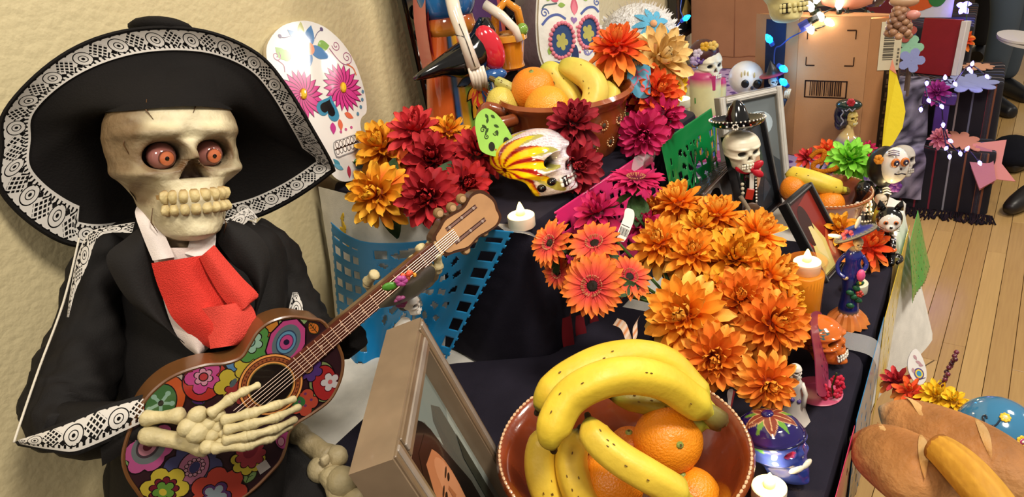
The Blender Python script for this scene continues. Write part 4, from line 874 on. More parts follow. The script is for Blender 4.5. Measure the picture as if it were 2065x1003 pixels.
m = M(); m.lathe([(.042, .225), (.052, .245), (.058, .27), (.060, .32), (.056, .36), (.03, .385), (0, .39)], ['1c4a80', '2a68a8', '2f74b4', '2f74b4', '2f74b4', '2a68a8', '2a68a8'], 32, sy=.8); obj('jacket', m, GLOSS, t, smooth=180, label='shiny blue jacket')
m = M(); m.lathe([(.046, .200), (.049, .215), (.045, .23), (.040, .235)], ['c08a38', 'd08030', 'b05028', 'b05028'], 32, sy=.86); obj('waistband', m, GLOSS, t, smooth=180)
IB = 'e8dccb'
m = M(); m.tube([(-.004, -.056, .285), (-.006, -.082, .245), (.0, -.104, .20), (.008, -.113, .155)], [.013, .0125, .011, .0125], IB, 12); obj('arm', m, GLOSS, t, smooth=180, label='white bone arm with black lines')
m = M()
for i in range(5): m.tube([(-.002+i*.006, -.116, .158), (.0+i*.006, -.120, .14), (.004+i*.0055, -.112, .122-.003*(i % 3))], [.0036, .004, .003], IB, 8)
obj('hand', m, GLOSS, t, smooth=180)
m = M()
for pts in ([(-.006, -.1025, .23), (.0, -.1165, .2), (.007, -.126, .16)], [(-.017, -.097, .213), (-.003, -.113, .210), (.010, -.098, .212)]): m.tube(pts, .0009, '181414', 5)
obj('arm_lines', m, GLOSS, t, smooth=180)
m = M(); m.tube([(-.10, -.085, .150), (-.085, -.088, .155), (-.05, -.086, .162), (-.015, -.080, .164), (.02, -.074, .172), (.040, -.066, .190), (.050, -.058, .208), (.053, -.055, .226)], [.004, .008, .016, .028, .032, .027, .022, .010], '0e0d0d', 18); obj('bird', m, GLOSS, t, smooth=180, label='glossy black bird with long tail')
m = M(); m.ell((.050, -.082, .178), (.025, .020, .042), 'd02838', 16, R=Matrix.Rotation(-.35, 3, 'Y')); m.ell((.05, -.086, .132), (.026, .014, .012), '2a5a98', 14); obj('bird_breast', m, GLOSS, t, smooth=180)
bk = M(); bk.at(TR(.100, -.045, .128)); bk.lathe([(.020, 0), (.024, .004), (.022, .012), (.028, .05), (.034, .052), (.034, .062), (.026, .064), (0, .055)], ['c8761c', 'd88a28', 'c87820', 'd8861c', 'e09a30', 'e0a038', 'b06818', '6a3a10'], 24); obj('basket', bk, GLOSS, t, smooth=50, label='orange yellow pottery basket')
m = M().at(TR(.100, -.045, .183)); m.tube([(-.028, 0, 0), (-.022, 0, .045), (0, 0, .062), (.022, 0, .045), (.028, 0, 0)], .008, 'd88a28', 10); obj('basket_handle', m, GLOSS, t, smooth=180)
m = M().at(TR(.122, -.062, .196)); m.ell((0, 0, 0), .0115, '7aa040', 14); obj('lime', m, GLOSS, t, smooth=180)
m = M().tube([(.062, -.04, .245), (.085, -.062, .225), (.105, -.075, .20), (.11, -.078, .18)], [.009, .009, .008, .007], IB, 10); obj('arm', m, GLOSS, t, smooth=180)
for x, y, z in ((.052, -.058, .29), (.09, -.02, .29)): m = M(); [m.ell((x+.004*sin(i*2), y, z+.06-i*.016), (.010, .010, .011), '14110f', 10) for i in range(6)]; obj('braid', m, GLOSS, t, smooth=180)
m = M(); rows = []
for i in range(12):
    z = .14+.24*i/11; rows.append([(-.044-.008*sin(i*.5)-.004*k-.10*max(0, .2-z), -.03+.02*k, z) for k in range(4)])
m.grid(rows, 'c84848'); m.grid([[(p[0]+.006, p[1]+.004, p[2]) for p in r] for r in rows], 'c84848'); obj('shawl', m, GLOSS, t, smooth=60, label='coral red shawl')
m = M().lathe([(.030, .385), (.034, .41), (.036, .43), (.030, .455), (.012, .472), (0, .474)], IB, 20); obj('head', m, GLOSS, t, smooth=180)
m = M().lathe([(.03, .455), (.085, .45), (.09, .454), (.04, .468), (.035, .49), (0, .495)], '2a68a8', 24); obj('hat', m, GLOSS, t, smooth=50)
# ------------------------------------------------------------------ black carved mirror frame leaning on the wall
A0, A1 = PY(826, 150, .93), PY(1032, 110, .93)
fw_, fh_ = abs(A1.x-A0.x), .62
T = Matrix.Translation((A0.x, .905, T1+.001)) @ RO(-4, 'X')
t = thing('carved_frame', T, 'black carved wooden frame standing behind the pottery catrina', 'frame')
m = M()
for p, d in (((.022, 0, fh_/2), (.044, .022, fh_)), ((fw_-.022, 0, fh_/2), (.044, .022, fh_)), ((fw_/2, 0, .022), (fw_, .022, .044)), ((fw_/2, 0, fh_-.022), (fw_, .022, .044))): m.box(p, d, '0d0c0c', bev=.006)
obj('moulding', m, GLOSS, t)
for s_ in range(13):
    for xx in (.022, fw_-.022):
        m = M().at(TR(xx, -.012, .06+s_*.042)); m.tube([(.012*cos(a*.5)*(1-a/16), -.003, .016*sin(a*.5)*(1-a/16)) for a in range(13)], [.0042*(1-a/20) for a in range(13)], '0d0c0c', 6); obj('scroll', m, GLOSS, t, smooth=180)
obj('inner_border', M().box((fw_/2, .002, fh_/2), (fw_-.08, .01, fh_-.08), 'c05848'), PAINT, t, smooth=0, label='coral inner border')
obj('panel', M().box((fw_/2, .000, fh_/2), (fw_-.125, .012, fh_-.125), '4a2a5a'), PAINT, t, smooth=0)
# ------------------------------------------------------------------ big ceramic sugar skull
cs = D(1150, 70, 1.72); nrm = (-ray(1150, 70)+CR*.62-CU*-.25).normalized()
T = setplane(cs, nrm); t = thing('ceramic_skull', T, 'big white ceramic sugar skull with pink ringed blue eyes behind the fruit bowl', 'skull')
o_ = outl([(1090, -40), (1128, -68), (1178, -64), (1203, -25), (1208, 60), (1204, 108), (1190, 138), (1186, 195), (1112, 205), (1100, 152), (1084, 105), (1080, 30)])
ctr = gp(1146, 70)
m.prism(o_, -.11, 0, 'd8d4ca', '8a7a78'); m.prism([(ctr[0]+(x-ctr[0])*.96, ctr[1]+(y-ctr[1])*.965) for x, y in o_], 0, .006, 'dcd8ce', 'c8b890'); obj('slab', m, vc('stoneware', .5, .4, var=.12, vs=20, bump=.3, bs=30), t, smooth=50)
m = M(); LZ[0] = .0066
BV = '4a5a98'
for x, y, rx, ry in ((1130, 83, 21, 30), (1183, 66, 18, 27)):
    u, v = gp(x, y); rot = -18
    dec(circ(u, v, rx*PX*1.25, ry*PX*1.15, 28, rot), '1e3a6a')
    dflow(x, y+2, 5, 15, 9, 'a8a050', None, k=1.2); 
    for i in range(22):
        a = 2*pi*i/22; X, Yv = rx*1.3*PX*cos(a), ry*1.2*PX*sin(a); r = rad(rot); m.ell((u+X*cos(r)-Yv*sin(r), v+X*sin(r)+Yv*cos(r), .0075), (.0052, .0052, .004), 'd87888', 8)
dpoly([(1157, 91), (1162, 100), (1164, 116), (1160, 126), (1150, 128), (1148, 118), (1152, 102)], '1c2c58', 3)
ddrop(1155, 32, 38, 9, 92, 'c85a70'); ddrop(1155, 32, 30, 6, 92, 'd87888'); heart(1154, 42, .5, 0, '8a6aa0')
for px, wd, c in (([(1090, 52), (1104, 36), (1122, 31), (1138, 40)], 5, BV), ([(1168, 30), (1180, 18), (1194, 16), (1204, 26)], 5, BV), ([(1090, 20), (1096, 12), (1110, 10), (1120, 8)], 3, '4a5a60'), ([(1103, 134), (1112, 126), (1128, 128), (1138, 116)], 4, BV), ([(1174, 100), (1182, 112), (1192, 104), (1200, 110)], 3.5, '7a78a8')): dline(px, wd, c)
dspiral(1095, 28, 10, 1.4, 0, BV, 2.5); dspiral(1107, 142, 9, 1.4, 0, BV, 2.5); dspiral(1180, 106, 8, 1.3, 90, '7a78a8', 2.2); dspiral(1200, 6, 8, 1.3, 90, BV, 2.5)
for x, y, L, r in ((1122, 12, 18, 10), (1104, 112, 18, 80), (1196, 92, 14, 80), (1100, 4, 14, 70), (1172, 0, 16, 20)): ddrop(x, y, L, 5, r, '8aa84a')
for x, y in ((1148, 54), (1160, 56), (1164, 68), (1150, 66), (1166, 106), (1142, 112), (1172, 100)): u, v = gp(x, y); m.ell((u, v, .007), (.003, .003, .002), 'd87888', 8)
dcirc(1115, -2, 10, 8, 'c85a70')
obj('relief', m, vc('stoneware_paint', .45, .4, var=.1, vs=30), t, smooth=50)
# ------------------------------------------------------------------ silk flowers, each petal a mesh of its own
_pet = {}
def petal(key, L, Wd, curl, cup, cols, tip=.5):
    k = (key, L, Wd, curl)
    if k in _pet: return _pet[k]
    m = M(); rows = []; cc = []; n = 5
    for i in range(n+1):
        t = i/n; a = curl*t; y = L*(t-.10*abs(curl)*t*t); z = L*.5*sin(a)*t; w_ = Wd*(.35+.65*sin(pi*min(1, t*.78+.10)))*(1 if t < .85 else .74 if t < 1 else tip*.5)
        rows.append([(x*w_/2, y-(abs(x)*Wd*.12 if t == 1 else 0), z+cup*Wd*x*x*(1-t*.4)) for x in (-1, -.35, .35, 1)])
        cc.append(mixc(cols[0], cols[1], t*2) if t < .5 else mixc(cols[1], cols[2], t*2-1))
    m.grid(rows, cc); _pet[k] = mesh('petal', m, PETAL, 180); return _pet[k]
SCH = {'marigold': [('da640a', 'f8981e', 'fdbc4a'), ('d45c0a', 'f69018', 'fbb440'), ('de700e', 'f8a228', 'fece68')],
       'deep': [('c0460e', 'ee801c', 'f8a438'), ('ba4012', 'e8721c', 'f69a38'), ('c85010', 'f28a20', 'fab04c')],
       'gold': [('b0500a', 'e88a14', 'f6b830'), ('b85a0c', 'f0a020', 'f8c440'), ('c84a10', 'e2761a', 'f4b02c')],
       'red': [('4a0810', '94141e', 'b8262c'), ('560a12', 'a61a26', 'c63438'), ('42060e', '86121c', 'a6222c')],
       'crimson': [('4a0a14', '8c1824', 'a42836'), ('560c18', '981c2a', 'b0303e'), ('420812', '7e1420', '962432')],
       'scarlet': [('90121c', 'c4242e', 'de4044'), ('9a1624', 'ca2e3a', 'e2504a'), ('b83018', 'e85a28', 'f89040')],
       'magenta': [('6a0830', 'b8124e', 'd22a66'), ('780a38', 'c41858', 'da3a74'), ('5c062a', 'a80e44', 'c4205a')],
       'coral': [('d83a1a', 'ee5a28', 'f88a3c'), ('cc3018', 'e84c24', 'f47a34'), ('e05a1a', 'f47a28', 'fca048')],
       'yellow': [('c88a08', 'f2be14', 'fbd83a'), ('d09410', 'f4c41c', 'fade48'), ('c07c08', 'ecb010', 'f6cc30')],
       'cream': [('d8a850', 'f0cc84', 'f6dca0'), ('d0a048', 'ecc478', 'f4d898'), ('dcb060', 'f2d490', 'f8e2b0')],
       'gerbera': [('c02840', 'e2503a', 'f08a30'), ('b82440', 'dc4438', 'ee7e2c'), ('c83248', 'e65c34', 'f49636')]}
def flower(c, axis, R, sch, n, label, kind='mum', foot=None, group=None, seed=0, core=None, leaf=0, name=None):
    rg = random.Random(seed+int(R*1e5)+n); T = AX(c, axis, rg.uniform(0, 360)); t = thing(name or {'mum': 'chrysanthemum', 'gerbera': 'gerbera_daisy', 'marigold': 'marigold'}[kind], T, label, 'flower', group); S_ = SCH[sch]
    for i in range(n):
        u = (i+.5)/n; phi = i*137.508
        if kind == 'gerbera': lay = i % 2; phi = 360/(n/2)*(i//2)+lay*360/n; el = (14 if lay else 4)+rg.uniform(-9, 7); sc_ = (.88 if lay else 1)*rg.uniform(.92, 1.05); r0, z0 = .16*R, .02*R+.05*R*lay; pm_ = petal(sch+'g', .86, .26, -.25, .25, S_[i % 3], .62)
        else:
            el = 86-(126 if kind == 'marigold' else 128)*u**.85+rg.uniform(-9, 9); sc_ = (.50+.46*u**.55)*rg.uniform(.88, 1.1); r0 = R*.26*u; z0 = R*(.30*(1-u)-.10)
            wdt = .30 if kind == 'marigold' else .32
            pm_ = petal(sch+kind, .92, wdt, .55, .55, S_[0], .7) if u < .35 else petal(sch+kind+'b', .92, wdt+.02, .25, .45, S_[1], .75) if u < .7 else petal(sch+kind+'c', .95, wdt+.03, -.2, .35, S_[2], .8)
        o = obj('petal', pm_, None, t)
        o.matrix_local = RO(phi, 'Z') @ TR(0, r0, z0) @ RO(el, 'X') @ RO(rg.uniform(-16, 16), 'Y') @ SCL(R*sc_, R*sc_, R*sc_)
    m = M(); cc = S_[0][0]
    if kind == 'gerbera':
        m.lathe([(.24*R, 0), (.2*R, .08*R), (.1*R, .13*R), (0, .11*R)], core or '1e1208', 18)
        for i in range(30): a = i*2.4; m.tube([(.18*R*cos(a), .18*R*sin(a), .05*R), (.27*R*cos(a), .27*R*sin(a), .16*R), (.30*R*cos(a), .30*R*sin(a), .21*R)], [.012*R, .012*R, .02*R], 'c88a60', 4)
    else: m.ell((0, 0, -.02*R), (.34*R, .34*R, .30*R), mixc(cc, '000000', .35), 12)
    obj('flower_centre', m, PETAL, t)
    m = M(); G = '3c5a24'; ti = T.inverted(); m.lathe([(.05*R, -.42*R), (.16*R, -.30*R), (.24*R, -.12*R), (.2*R, 0)], G, 10)
    if foot is not None:
        f = ti @ V3(foot); m.tube(smooth_pts([(0, 0, -.15*R), (0, 0, -.55*R), f*.6+V3((0, 0, -.25*R)), f], 5), .0022, G, 6)
    obj('stem', m, LEAF, t)
    for k in range(leaf):
        a = rg.uniform(0, 360); q = M(); rows = [[(x*.3*R*sin(pi*min(.97, .12+tt*.85)), tt*1.2*R, -.2*R*tt*tt+abs(x)*.08*R) for x in (-1, 0, 1)] for tt in (0, .2, .4, .6, .8, 1)]
        q.at(RO(a, 'Z') @ TR(0, .1*R, -.5*R) @ RO(-25, 'X')).grid(rows, ['24381c', '2c4420', '345026', '34502a', '2c4420', '24381c']); obj('leaf', q, LEAF, t, smooth=180)
    return t
def axis_at(px, py, right=0, up=.3, view=1.0):
    p = ray(px, py); return -p*view+CR*right+CU*up
# --- the orange bouquet and its vase
vb = V3((.845, .305, TL+.001))
t = thing('vase', W(vb), 'dark vase hidden beneath the big orange marigold bouquet', 'vase')
obj('body', M().lathe([(.040, 0), (.046, .02), (.042, .06), (.030, .085), (.034, .10), (.029, .098), (.026, .085), (.0, .02)], '1c1620', 24), GLOSS, t, smooth=60)
obj('rim', M().at(TR(0, 0, .1)).tube([(.032*cos(a*pi/10), .032*sin(a*pi/10), 0) for a in range(21)], .002, '2a2230', 6), GLOSS, t)
vm = vb+V3((0, 0, .09))
MG = [  # px, py, distance, diameter in px, tilt right, tilt up, scheme, label
 (1368, 412, 1.10, 118, -.3, 1.3, 'marigold', 'orange marigold at the very top of the bouquet, seen from the side'),
 (1446, 438, 1.09, 118, .2, 1.2, 'marigold', 'orange marigold at the top of the bouquet below the mariachi figurine'),
 (1526, 476, 1.08, 132, .7, .9, 'marigold', 'round orange marigold at the top right of the bouquet by the black photo frame'),
 (1332, 492, 1.05, 128, -.3, .6, 'marigold', 'light orange marigold right of the paper price tag'),
 (1398, 514, 1.03, 128, 0, .5, 'marigold', 'light orange marigold in the upper middle of the bouquet'),
 (1480, 525, 1.03, 150, .3, .5, 'gold', 'pale golden marigold in the middle of the bouquet'),
 (1552, 560, 1.03, 140, .8, .4, 'marigold', 'orange marigold on the right edge of the bouquet beside the amber candle jar'),
 (1382, 640, .955, 186, -.3, .1, 'marigold', 'largest orange marigold, front and low on the left of the bouquet'),
 (1494, 606, .985, 150, .1, .3, 'deep', 'marigold with a reddish centre in the middle of the bouquet'),
 (1556, 655, .965, 168, .5, .1, 'deep', 'deep orange marigold at the right front of the bouquet before the orange skull'),
 (1440, 722, .93, 150, 0, -.2, 'deep', 'deep orange marigold hanging over the bananas'),
 (1549, 772, .915, 128, .3, -.3, 'deep', 'lowest deep orange marigold, hanging just above the blue skull jar'),
 (1322, 425, 1.12, 84, -.5, .9, 'deep', 'small dark orange marigold tucked behind the top of the bouquet'),
 (1585, 612, 1.02, 96, 1.2, .2, 'gold', 'narrow golden marigold at the far right of the bouquet against the candle jar'),
 (1410, 462, 1.07, 96, 0, .9, 'gold', 'small golden marigold between the two top blooms of the bouquet'),
 (1440, 586, 1.0, 96, -.1, .4, 'gold', 'small golden marigold squeezed in the centre of the bouquet'),
]
for i, (x, y, d, dm, r, u, s_, lb) in enumerate(MG):
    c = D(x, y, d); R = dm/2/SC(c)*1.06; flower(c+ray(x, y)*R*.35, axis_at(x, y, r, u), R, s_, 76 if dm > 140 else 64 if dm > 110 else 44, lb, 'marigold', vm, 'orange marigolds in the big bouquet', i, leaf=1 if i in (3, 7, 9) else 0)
for i, (x, y, d, dm, r, u, lb) in enumerate([(1112, 492, 1.0, 100, -1.0, .5, 'orange gerbera at the left end of the bouquet, facing the guitar head'), (1200, 494, .99, 112, -.3, .9, 'orange gerbera below the magenta daisies, seen from its edge'), (1196, 578, .94, 132, -.25, .1, 'open orange red gerbera with a dark centre'),
        (1268, 560, .985, 98, .5, .5, 'coral gerbera between the dark centred gerbera and the marigolds'), (1126, 550, 1.03, 72, -.8, -.1, 'small shaded orange gerbera behind the dark centred one')]):
    c = D(x, y, d); R = dm/2/SC(c)*1.08; flower(c, axis_at(x, y, r, u), R, 'gerbera', 36, lb, 'gerbera', vm, 'orange gerberas in the bouquet', i, leaf=2 if i < 3 else 0)
for i, (x, y, d, dm, r, u, lb) in enumerate([(1282, 366, 1.10, 118, .1, 2.2, 'magenta daisy standing tallest above the bouquet on its own stem'), (1205, 432, 1.06, 112, -.3, .8, 'magenta daisy half behind the paper price tag'), (1300, 455, 1.09, 80, .2, .8, 'magenta daisy right behind the paper price tag, mostly hidden')]):
    c = D(x, y, d); R = dm/2/SC(c)*1.05; flower(c, axis_at(x, y, r, u), R, 'magenta', 40, lb, 'mum' if i else 'gerbera', vm, 'magenta daisies in the bouquet', i, core='5a0a2a', leaf=3 if i == 0 else 0, name='magenta_daisy')
# price tag
T = setplane(D(1262, 455, 1.0), -ray(1262, 455)+CR*.2+CU*.3); t = thing('price_tag', T, 'white paper price tag with a barcode stuck among the magenta daisies', 'tag')
o_ = outl([(1262, 421), (1277, 424), (1279, 440), (1272, 462), (1258, 488), (1244, 478), (1250, 458), (1258, 438)], 3); m.prism(o_, -.0006, 0, 'e8e2d8'); m.tube([gp(1252, 485)+(-.001,), (gp(1256, 520)[0], gp(1256, 520)[1], -.06)], .0008, 'd8d2c8', 5); obj('card', m, PAPER, t, smooth=0)
m = M()
for i in range(9):
    a, b = gp(1253+i*1.9, 457+i*.9), gp(1248+i*1.9, 472+i*.9); m.flat(stroke([a, b], (.9 if i % 3 else 1.5)*PX), .0004, '141414')
dec([gp(1254, 452), gp(1270, 459), gp(1269, 460), gp(1253, 453)], '141414'); obj('barcode', m, PAPER, t, smooth=0)
# curled ribbon tag and dark red paper tips
m = M(); rows = []
for x, y, d in smooth_pts([(1236, 656, 1), (1252, 664, .99), (1262, 688, .985), (1268, 704, .98), (1276, 690, .975), (1276, 664, .975), (1282, 650, .98)], 4): p = D(x, y, d); rows.append([p, p+CR*.006+CU*.009])
m.grid(rows, ['e0b890', 'e8d8c8', 'd8843c', 'e8d8c8']*6+['e0b890']); obj('curled_ribbon', m, PAPER, smooth=180, label='curled orange and white ribbon hanging under the bouquet', cat='ribbon')
t = thing('paper_leaf_garland', Matrix.Translation(P(1170, 640, .9)), 'dark red pointed paper leaves hanging in shade under the gerberas', 'garland')
for i, (x, y, L, wd) in enumerate(((1142, 636, 100, 22), (1168, 632, 84, 20), (1196, 628, 70, 18), (1218, 630, 60, 16))):
    p0 = V3((a_.x, a_.y, 0))+fn*.02; A, B = PL(x, y, p0, fn), PL(x+6, y+L, p0, fn); q = M(); rows = []
    for k in range(7): u = k/6; c = A.lerp(B, u); w_ = wd/1500*sin(pi*(.25+.75*u))*1.0; rows.append([c-fd*w_, c+fn*.006*(1+sin(u*3)), c+fd*w_])
    q.grid(rows, '6a121c'); o = obj('paper_leaf', q, PAPER, smooth=180); inv(t, o); o.parent = t
# --- blooms along the tall riser
RD = [(772, 300, .05, 122, -.4, .6, 'gold', 'upper orange and yellow bloom at the left end of the tall riser'), (762, 392, .045, 132, -.5, .1, 'gold', 'lower orange and yellow bloom at the left end of the tall riser'),
 (838, 268, .075, 118, -.1, .8, 'scarlet', 'pinkish scarlet bloom at the foot of the pottery catrina'), (872, 322, .06, 118, -.1, .3, 'red', 'dark hearted red bloom in the middle of the riser flowers'), (962, 312, .055, 112, .3, .7, 'red', 'red bloom left of the green skull pick'),
 (864, 398, .045, 128, -.2, .0, 'red', 'red bloom nearest the edge above the guitar head'), (938, 372, .04, 100, .2, .1, 'red', 'red bloom behind the guitar head next to the painted skull'), (905, 268, .07, 84, .1, 1.0, 'gold', 'small golden bloom against the pottery skirt'),
 (1156, 250, .095, 108, .1, .6, 'crimson', 'upper crimson bloom before the terracotta bowl'), (1156, 336, .035, 116, .2, .1, 'crimson', 'lower crimson bloom between painted skull and terracotta bowl'), (1094, 272, .045, 66, -.4, .7, 'crimson', 'small crimson bloom left of the crimson pair'),
 (1290, 206, .03, 128, 0, .3, 'magenta', 'large magenta bloom below the blue skull pick'), (1338, 236, .045, 90, .5, .1, 'magenta', 'magenta bloom next to the far tealight'), (1296, 272, .025, 96, 0, -.1, 'magenta', 'lowest magenta bloom beside the terracotta bowl'),
 (1244, 98, .16, 116, -.1, 1.2, 'coral', 'tall orange red bloom beside the big ceramic skull'), (1243, 152, .105, 92, -.2, .4, 'yellow', 'bright yellow bloom behind the bananas'), (1328, 122, .12, 142, .4, .3, 'cream', 'big pale cream bloom beside the white frosted ball'),
 (1325, 185, .08, 104, .3, .3, 'coral', 'orange red bloom right of the blue skull pick'), (1356, 176, .07, 66, .6, .2, 'yellow', 'small yellow bloom under the cream one'), (1282, 140, .10, 70, 0, .3, 'coral', 'small orange bloom behind the blue skull pick')]
for i, (x, y, h, dm, r, u, s_, lb) in enumerate(RD):
    c = P(x, y, T1+h); R = dm/2/SC(c)*1.16
    if s_ == 'crimson' and y > 300: c = c+ray(x, y)*.03
    if c.z-T1 < R*.8: c = P(x, y, T1+R*.8)
    f = V3((c.x+.01, c.y+.01, T1+.002)); g = 'red blooms on the tall riser' if s_ in ('red', 'scarlet') else 'crimson blooms' if s_ == 'crimson' else 'magenta blooms' if s_ == 'magenta' else 'mixed orange and yellow blooms'
    flower(c, axis_at(x, y, r, u), R, s_, 58 if dm > 95 else 38, lb, 'mum', f, g, i, leaf=2 if i in (1, 5, 9, 13) else 0)
m = M(); t = thing('leaf_spray', W(P(1045, 300, T1)), 'dull green silk leaf standing before the terracotta bowl', 'leaf')
for a, L in ((60, .07), (100, .06), (130, .05)):
    q = M(); q.at(RO(a, 'Z') @ RO(50, 'X')).grid([[(x*.02*sin(pi*min(.97, .1+u*.87)), u*L, -.1*L*u*u+abs(x)*.004) for x in (-1, 0, 1)] for u in (0, .2, .4, .6, .8, 1)], '4a5a30'); obj('leaf', q, LEAF, t, smooth=180)
# --- flat skull picks
def pick(px, c, d, nr, base, line, label, dy=0, foot=None):
    T = setplane(D(*c, d), nr); t = thing('skull_pick', T, label, 'decoration'); o_ = outl(px, 4); m.prism(o_, -.0016, 0, base, mixc(base, '000000', .3)); f = GI @ V3(foot); m.tube([(*gp(*px[len(px)//2]), -.001), f], .0014, 'b8a070', 6)
    obj('board', m, PAINT, t, smooth=30); return t
t = pick([(977, 219), (962, 232), (958, 252), (963, 282), (972, 306), (1004, 316), (1034, 306), (1038, 292), (1028, 268), (1012, 242), (994, 224)], (1000, 265), 1.12, -ray(1000, 265)+CR*-.5+CU*.3, 'a0d860', '1c3010', 'bright green skull cutout on a pick left of the terracotta bowl', foot=P(1000, 325, T1))
m = M(); LZ[0] = .0004
for x, y, L, Wd, r in ((979, 230, 14, 3, -60), (984, 238, 12, 3, -100), (990, 232, 13, 3, -40), (972, 252, 16, 3, -40), (985, 258, 15, 3, -120), (996, 252, 14, 3, -30), (1002, 262, 14, 3, -80)): ddrop(x, y, L, Wd, r, '2a4a18')
for a in ((974, 262, 7, 1.3, 0), (1000, 268, 6, 1.2, 180), (982, 276, 6, 1.3, 90)): dspiral(*a, '1c3010', 1.8)
dcirc(1022, 288, 7, 12, '101810', 15); dcirc(992, 296, 7, 10, '101810', 15); [dcirc(x, y, 2, 2, 'c83030') for x, y in ((1000, 302), (1010, 306))]
obj('print', m, PAINT, t, smooth=0)
t = pick([(1288, 114), (1272, 124), (1265, 146), (1266, 168), (1274, 184), (1284, 196), (1300, 198), (1311, 190), (1312, 165), (1312, 140), (1304, 120)], (1290, 155), 1.31, -ray(1290, 155)+CU*.2, '4aa0c0', 'c05a80', 'blue skull cutout with pink swirls on a pick among the magenta blooms', foot=P(1292, 232, T1))
m = M(); LZ[0] = .0004
for x, y, L, Wd, r in ((1280, 122, 12, 3, -70), (1288, 120, 12, 3, -90), (1296, 122, 12, 3, -110)): ddrop(x, y, L, Wd, r, 'f0d890')
for px in ([(1272, 146), (1280, 140), (1288, 146), (1298, 140), (1308, 146)], [(1274, 160), (1284, 152), (1296, 160)], [(1284, 146), (1286, 160), (1280, 172)], [(1304, 150), (1308, 164), (1304, 176)]): dline(px, 3, 'c05a80')
dcirc(1296, 178, 5, 8, 'd85a70'); obj('print', m, PAINT, t, smooth=0)
# ------------------------------------------------------------------ fruit
def orange(c, R, label, group=None, ax=(0, 0, 1), col='f08a18', parent=None):
    t = thing('orange', AX(c, ax), label, 'fruit', group); m = M(); n = 40; rows = []
    for i in range(25):
        a = pi*i/24; r = R*sin(a)*(1+.012*sin(3*a)); z = -R*.96*cos(a)-(.07*R*math.exp(-((pi-a)/.16)**2)*-1 if a > 2.6 else 0)*-1
        rows.append([(r*cos(2*pi*j/n), r*sin(2*pi*j/n), z) for j in range(n)])
    m.grid(rows, col, cv=True); obj('peel', m, FRUIT, t, smooth=180)
    m = M().at(TR(0, 0, R*.90)); m.lathe([(.0048, -.001), (.0036, .002), (.002, .003), (0, .0025)], '8a9a4a', 8); m.lathe([(.0017, .002), (.0014, .0035), (0, .0036)], '5a4a20', 6); obj('navel', m, FRUIT, t); return t
def banana(pts, r, label, group=None, tipc='2a2010', col='ecc738', green=0, stem=True, flip=False):
    P3 = smooth_pts(pts, 8); n = len(P3); base = P3[n//2]; T = Matrix.Translation(base); t = thing('banana', T, label, 'fruit', group); R_ = []; cc = []
    for i in range(n):
        u = i/(n-1); q = min(1, (u/.15))**.6 if u < .15 else 1
        if u > .80: q = max(.44, 1-((u-.80)/.12)) if stem else max(.2, math.sqrt(max(0, 1-((u-.8)/.2)**2)))
        q *= .86+.14*sin(pi*u)
        R_.append(r*max(q, .22)); g = max(0, (u-.70)/.3)+max(0, (.12-u)/.12)*.8
        c = mixc(col, 'a8b83c', min(.8, g*(.7+green)+green*.5))
        if u < .022: c = H(tipc)
        elif u < .055: c = mixc(tipc, '8a8a30', .6)
        cc.append(c)
    m = M(); m.tube([p-base for p in P3], R_, 'ffffff', 20, cap=True)
    # five soft edges along the fruit
    for k in range(len(m.v)):
        i, j = k//20, k % 20
        if i < n: m.v[k] = m.v[k]+(m.v[k]-(P3[i]-base))*(.055*cos(5*2*pi*j/20))
    m.c = [cc[min(k//20, n-1)] for k in range(len(m.v))]
    obj('peel', m, BANANA, t, smooth=180)
    e = M(); p, d = P3[0]-base, (P3[0]-P3[1]).normalized(); e.at(AX(p, d)); e.lathe([(r*.22, -.002), (r*.2, .003), (r*.12, .005), (0, .005)], tipc, 8); obj('blossom_end', e, BANANA, t)
    if stem: e = M(); p, d = P3[-1]-base, (P3[-1]-P3[-2]).normalized(); e.at(AX(p, d)); e.lathe([(r*.42, -.004), (r*.46, .004), (r*.36, .008), (0, .008)], '6a5424', 8); obj('stem', e, BANANA, t)
    g = random.Random(int(base.x*1e4)); f = M()
    for k in range(6):
        i = g.randint(n//6, int(n*.75)); a = g.uniform(0, 6.28); d = (P3[i+1]-P3[i]).normalized(); v = (CAM-P3[i]).normalized(); v = (v-d*v.dot(d)).normalized(); s_ = d.cross(v); o_ = (v*cos(.5*sin(a))+s_*sin(.5*sin(a)))
        f.ell(P3[i]-base+o_*R_[i]*1.03, (.0018, .0007, .0007), '6a4a18', 6, R=Matrix((d, s_, v)).transposed())
    obj('speckles', f, BANANA, t, kind='stuff'); return t
def clay_bowl(T, prof, label, beads=0, c='9a4c22', inner='8a3e18', rim=None, n=64):
    t = thing('clay_bowl', T, label, 'bowl'); k = prof.index(max(prof, key=lambda q: q[1])); m = M(); m.lathe(prof, [c if i <= k else inner for i in range(len(prof))], n); obj('body', m, CLAY, t, smooth=60)
    if beads:
        r, z = rim; m = M()
        for i in range(beads): a = 2*pi*i/beads; m.at(TR(r*cos(a), r*sin(a), z) @ RO(math.degrees(a), 'Z')).ell((0, 0, 0), (.0018, .0034, .0016), 'e2b890', 6)
        obj('rim_beads', m, GLOSS, t, kind='stuff')
    return t
bp_ = P(1148, 300, T1+.001)
B1 = [(.0, .0), (.082, 0), (.092, .02), (.100, .06), (.104, .085), (.113, .094), (.117, .102), (.112, .108), (.103, .104), (.096, .09), (.088, .03), (.07, .012), (0, .01)]
t1 = clay_bowl(S(bp_), B1, 'terracotta bowl with cream dot rosettes holding fruit on the tall riser')
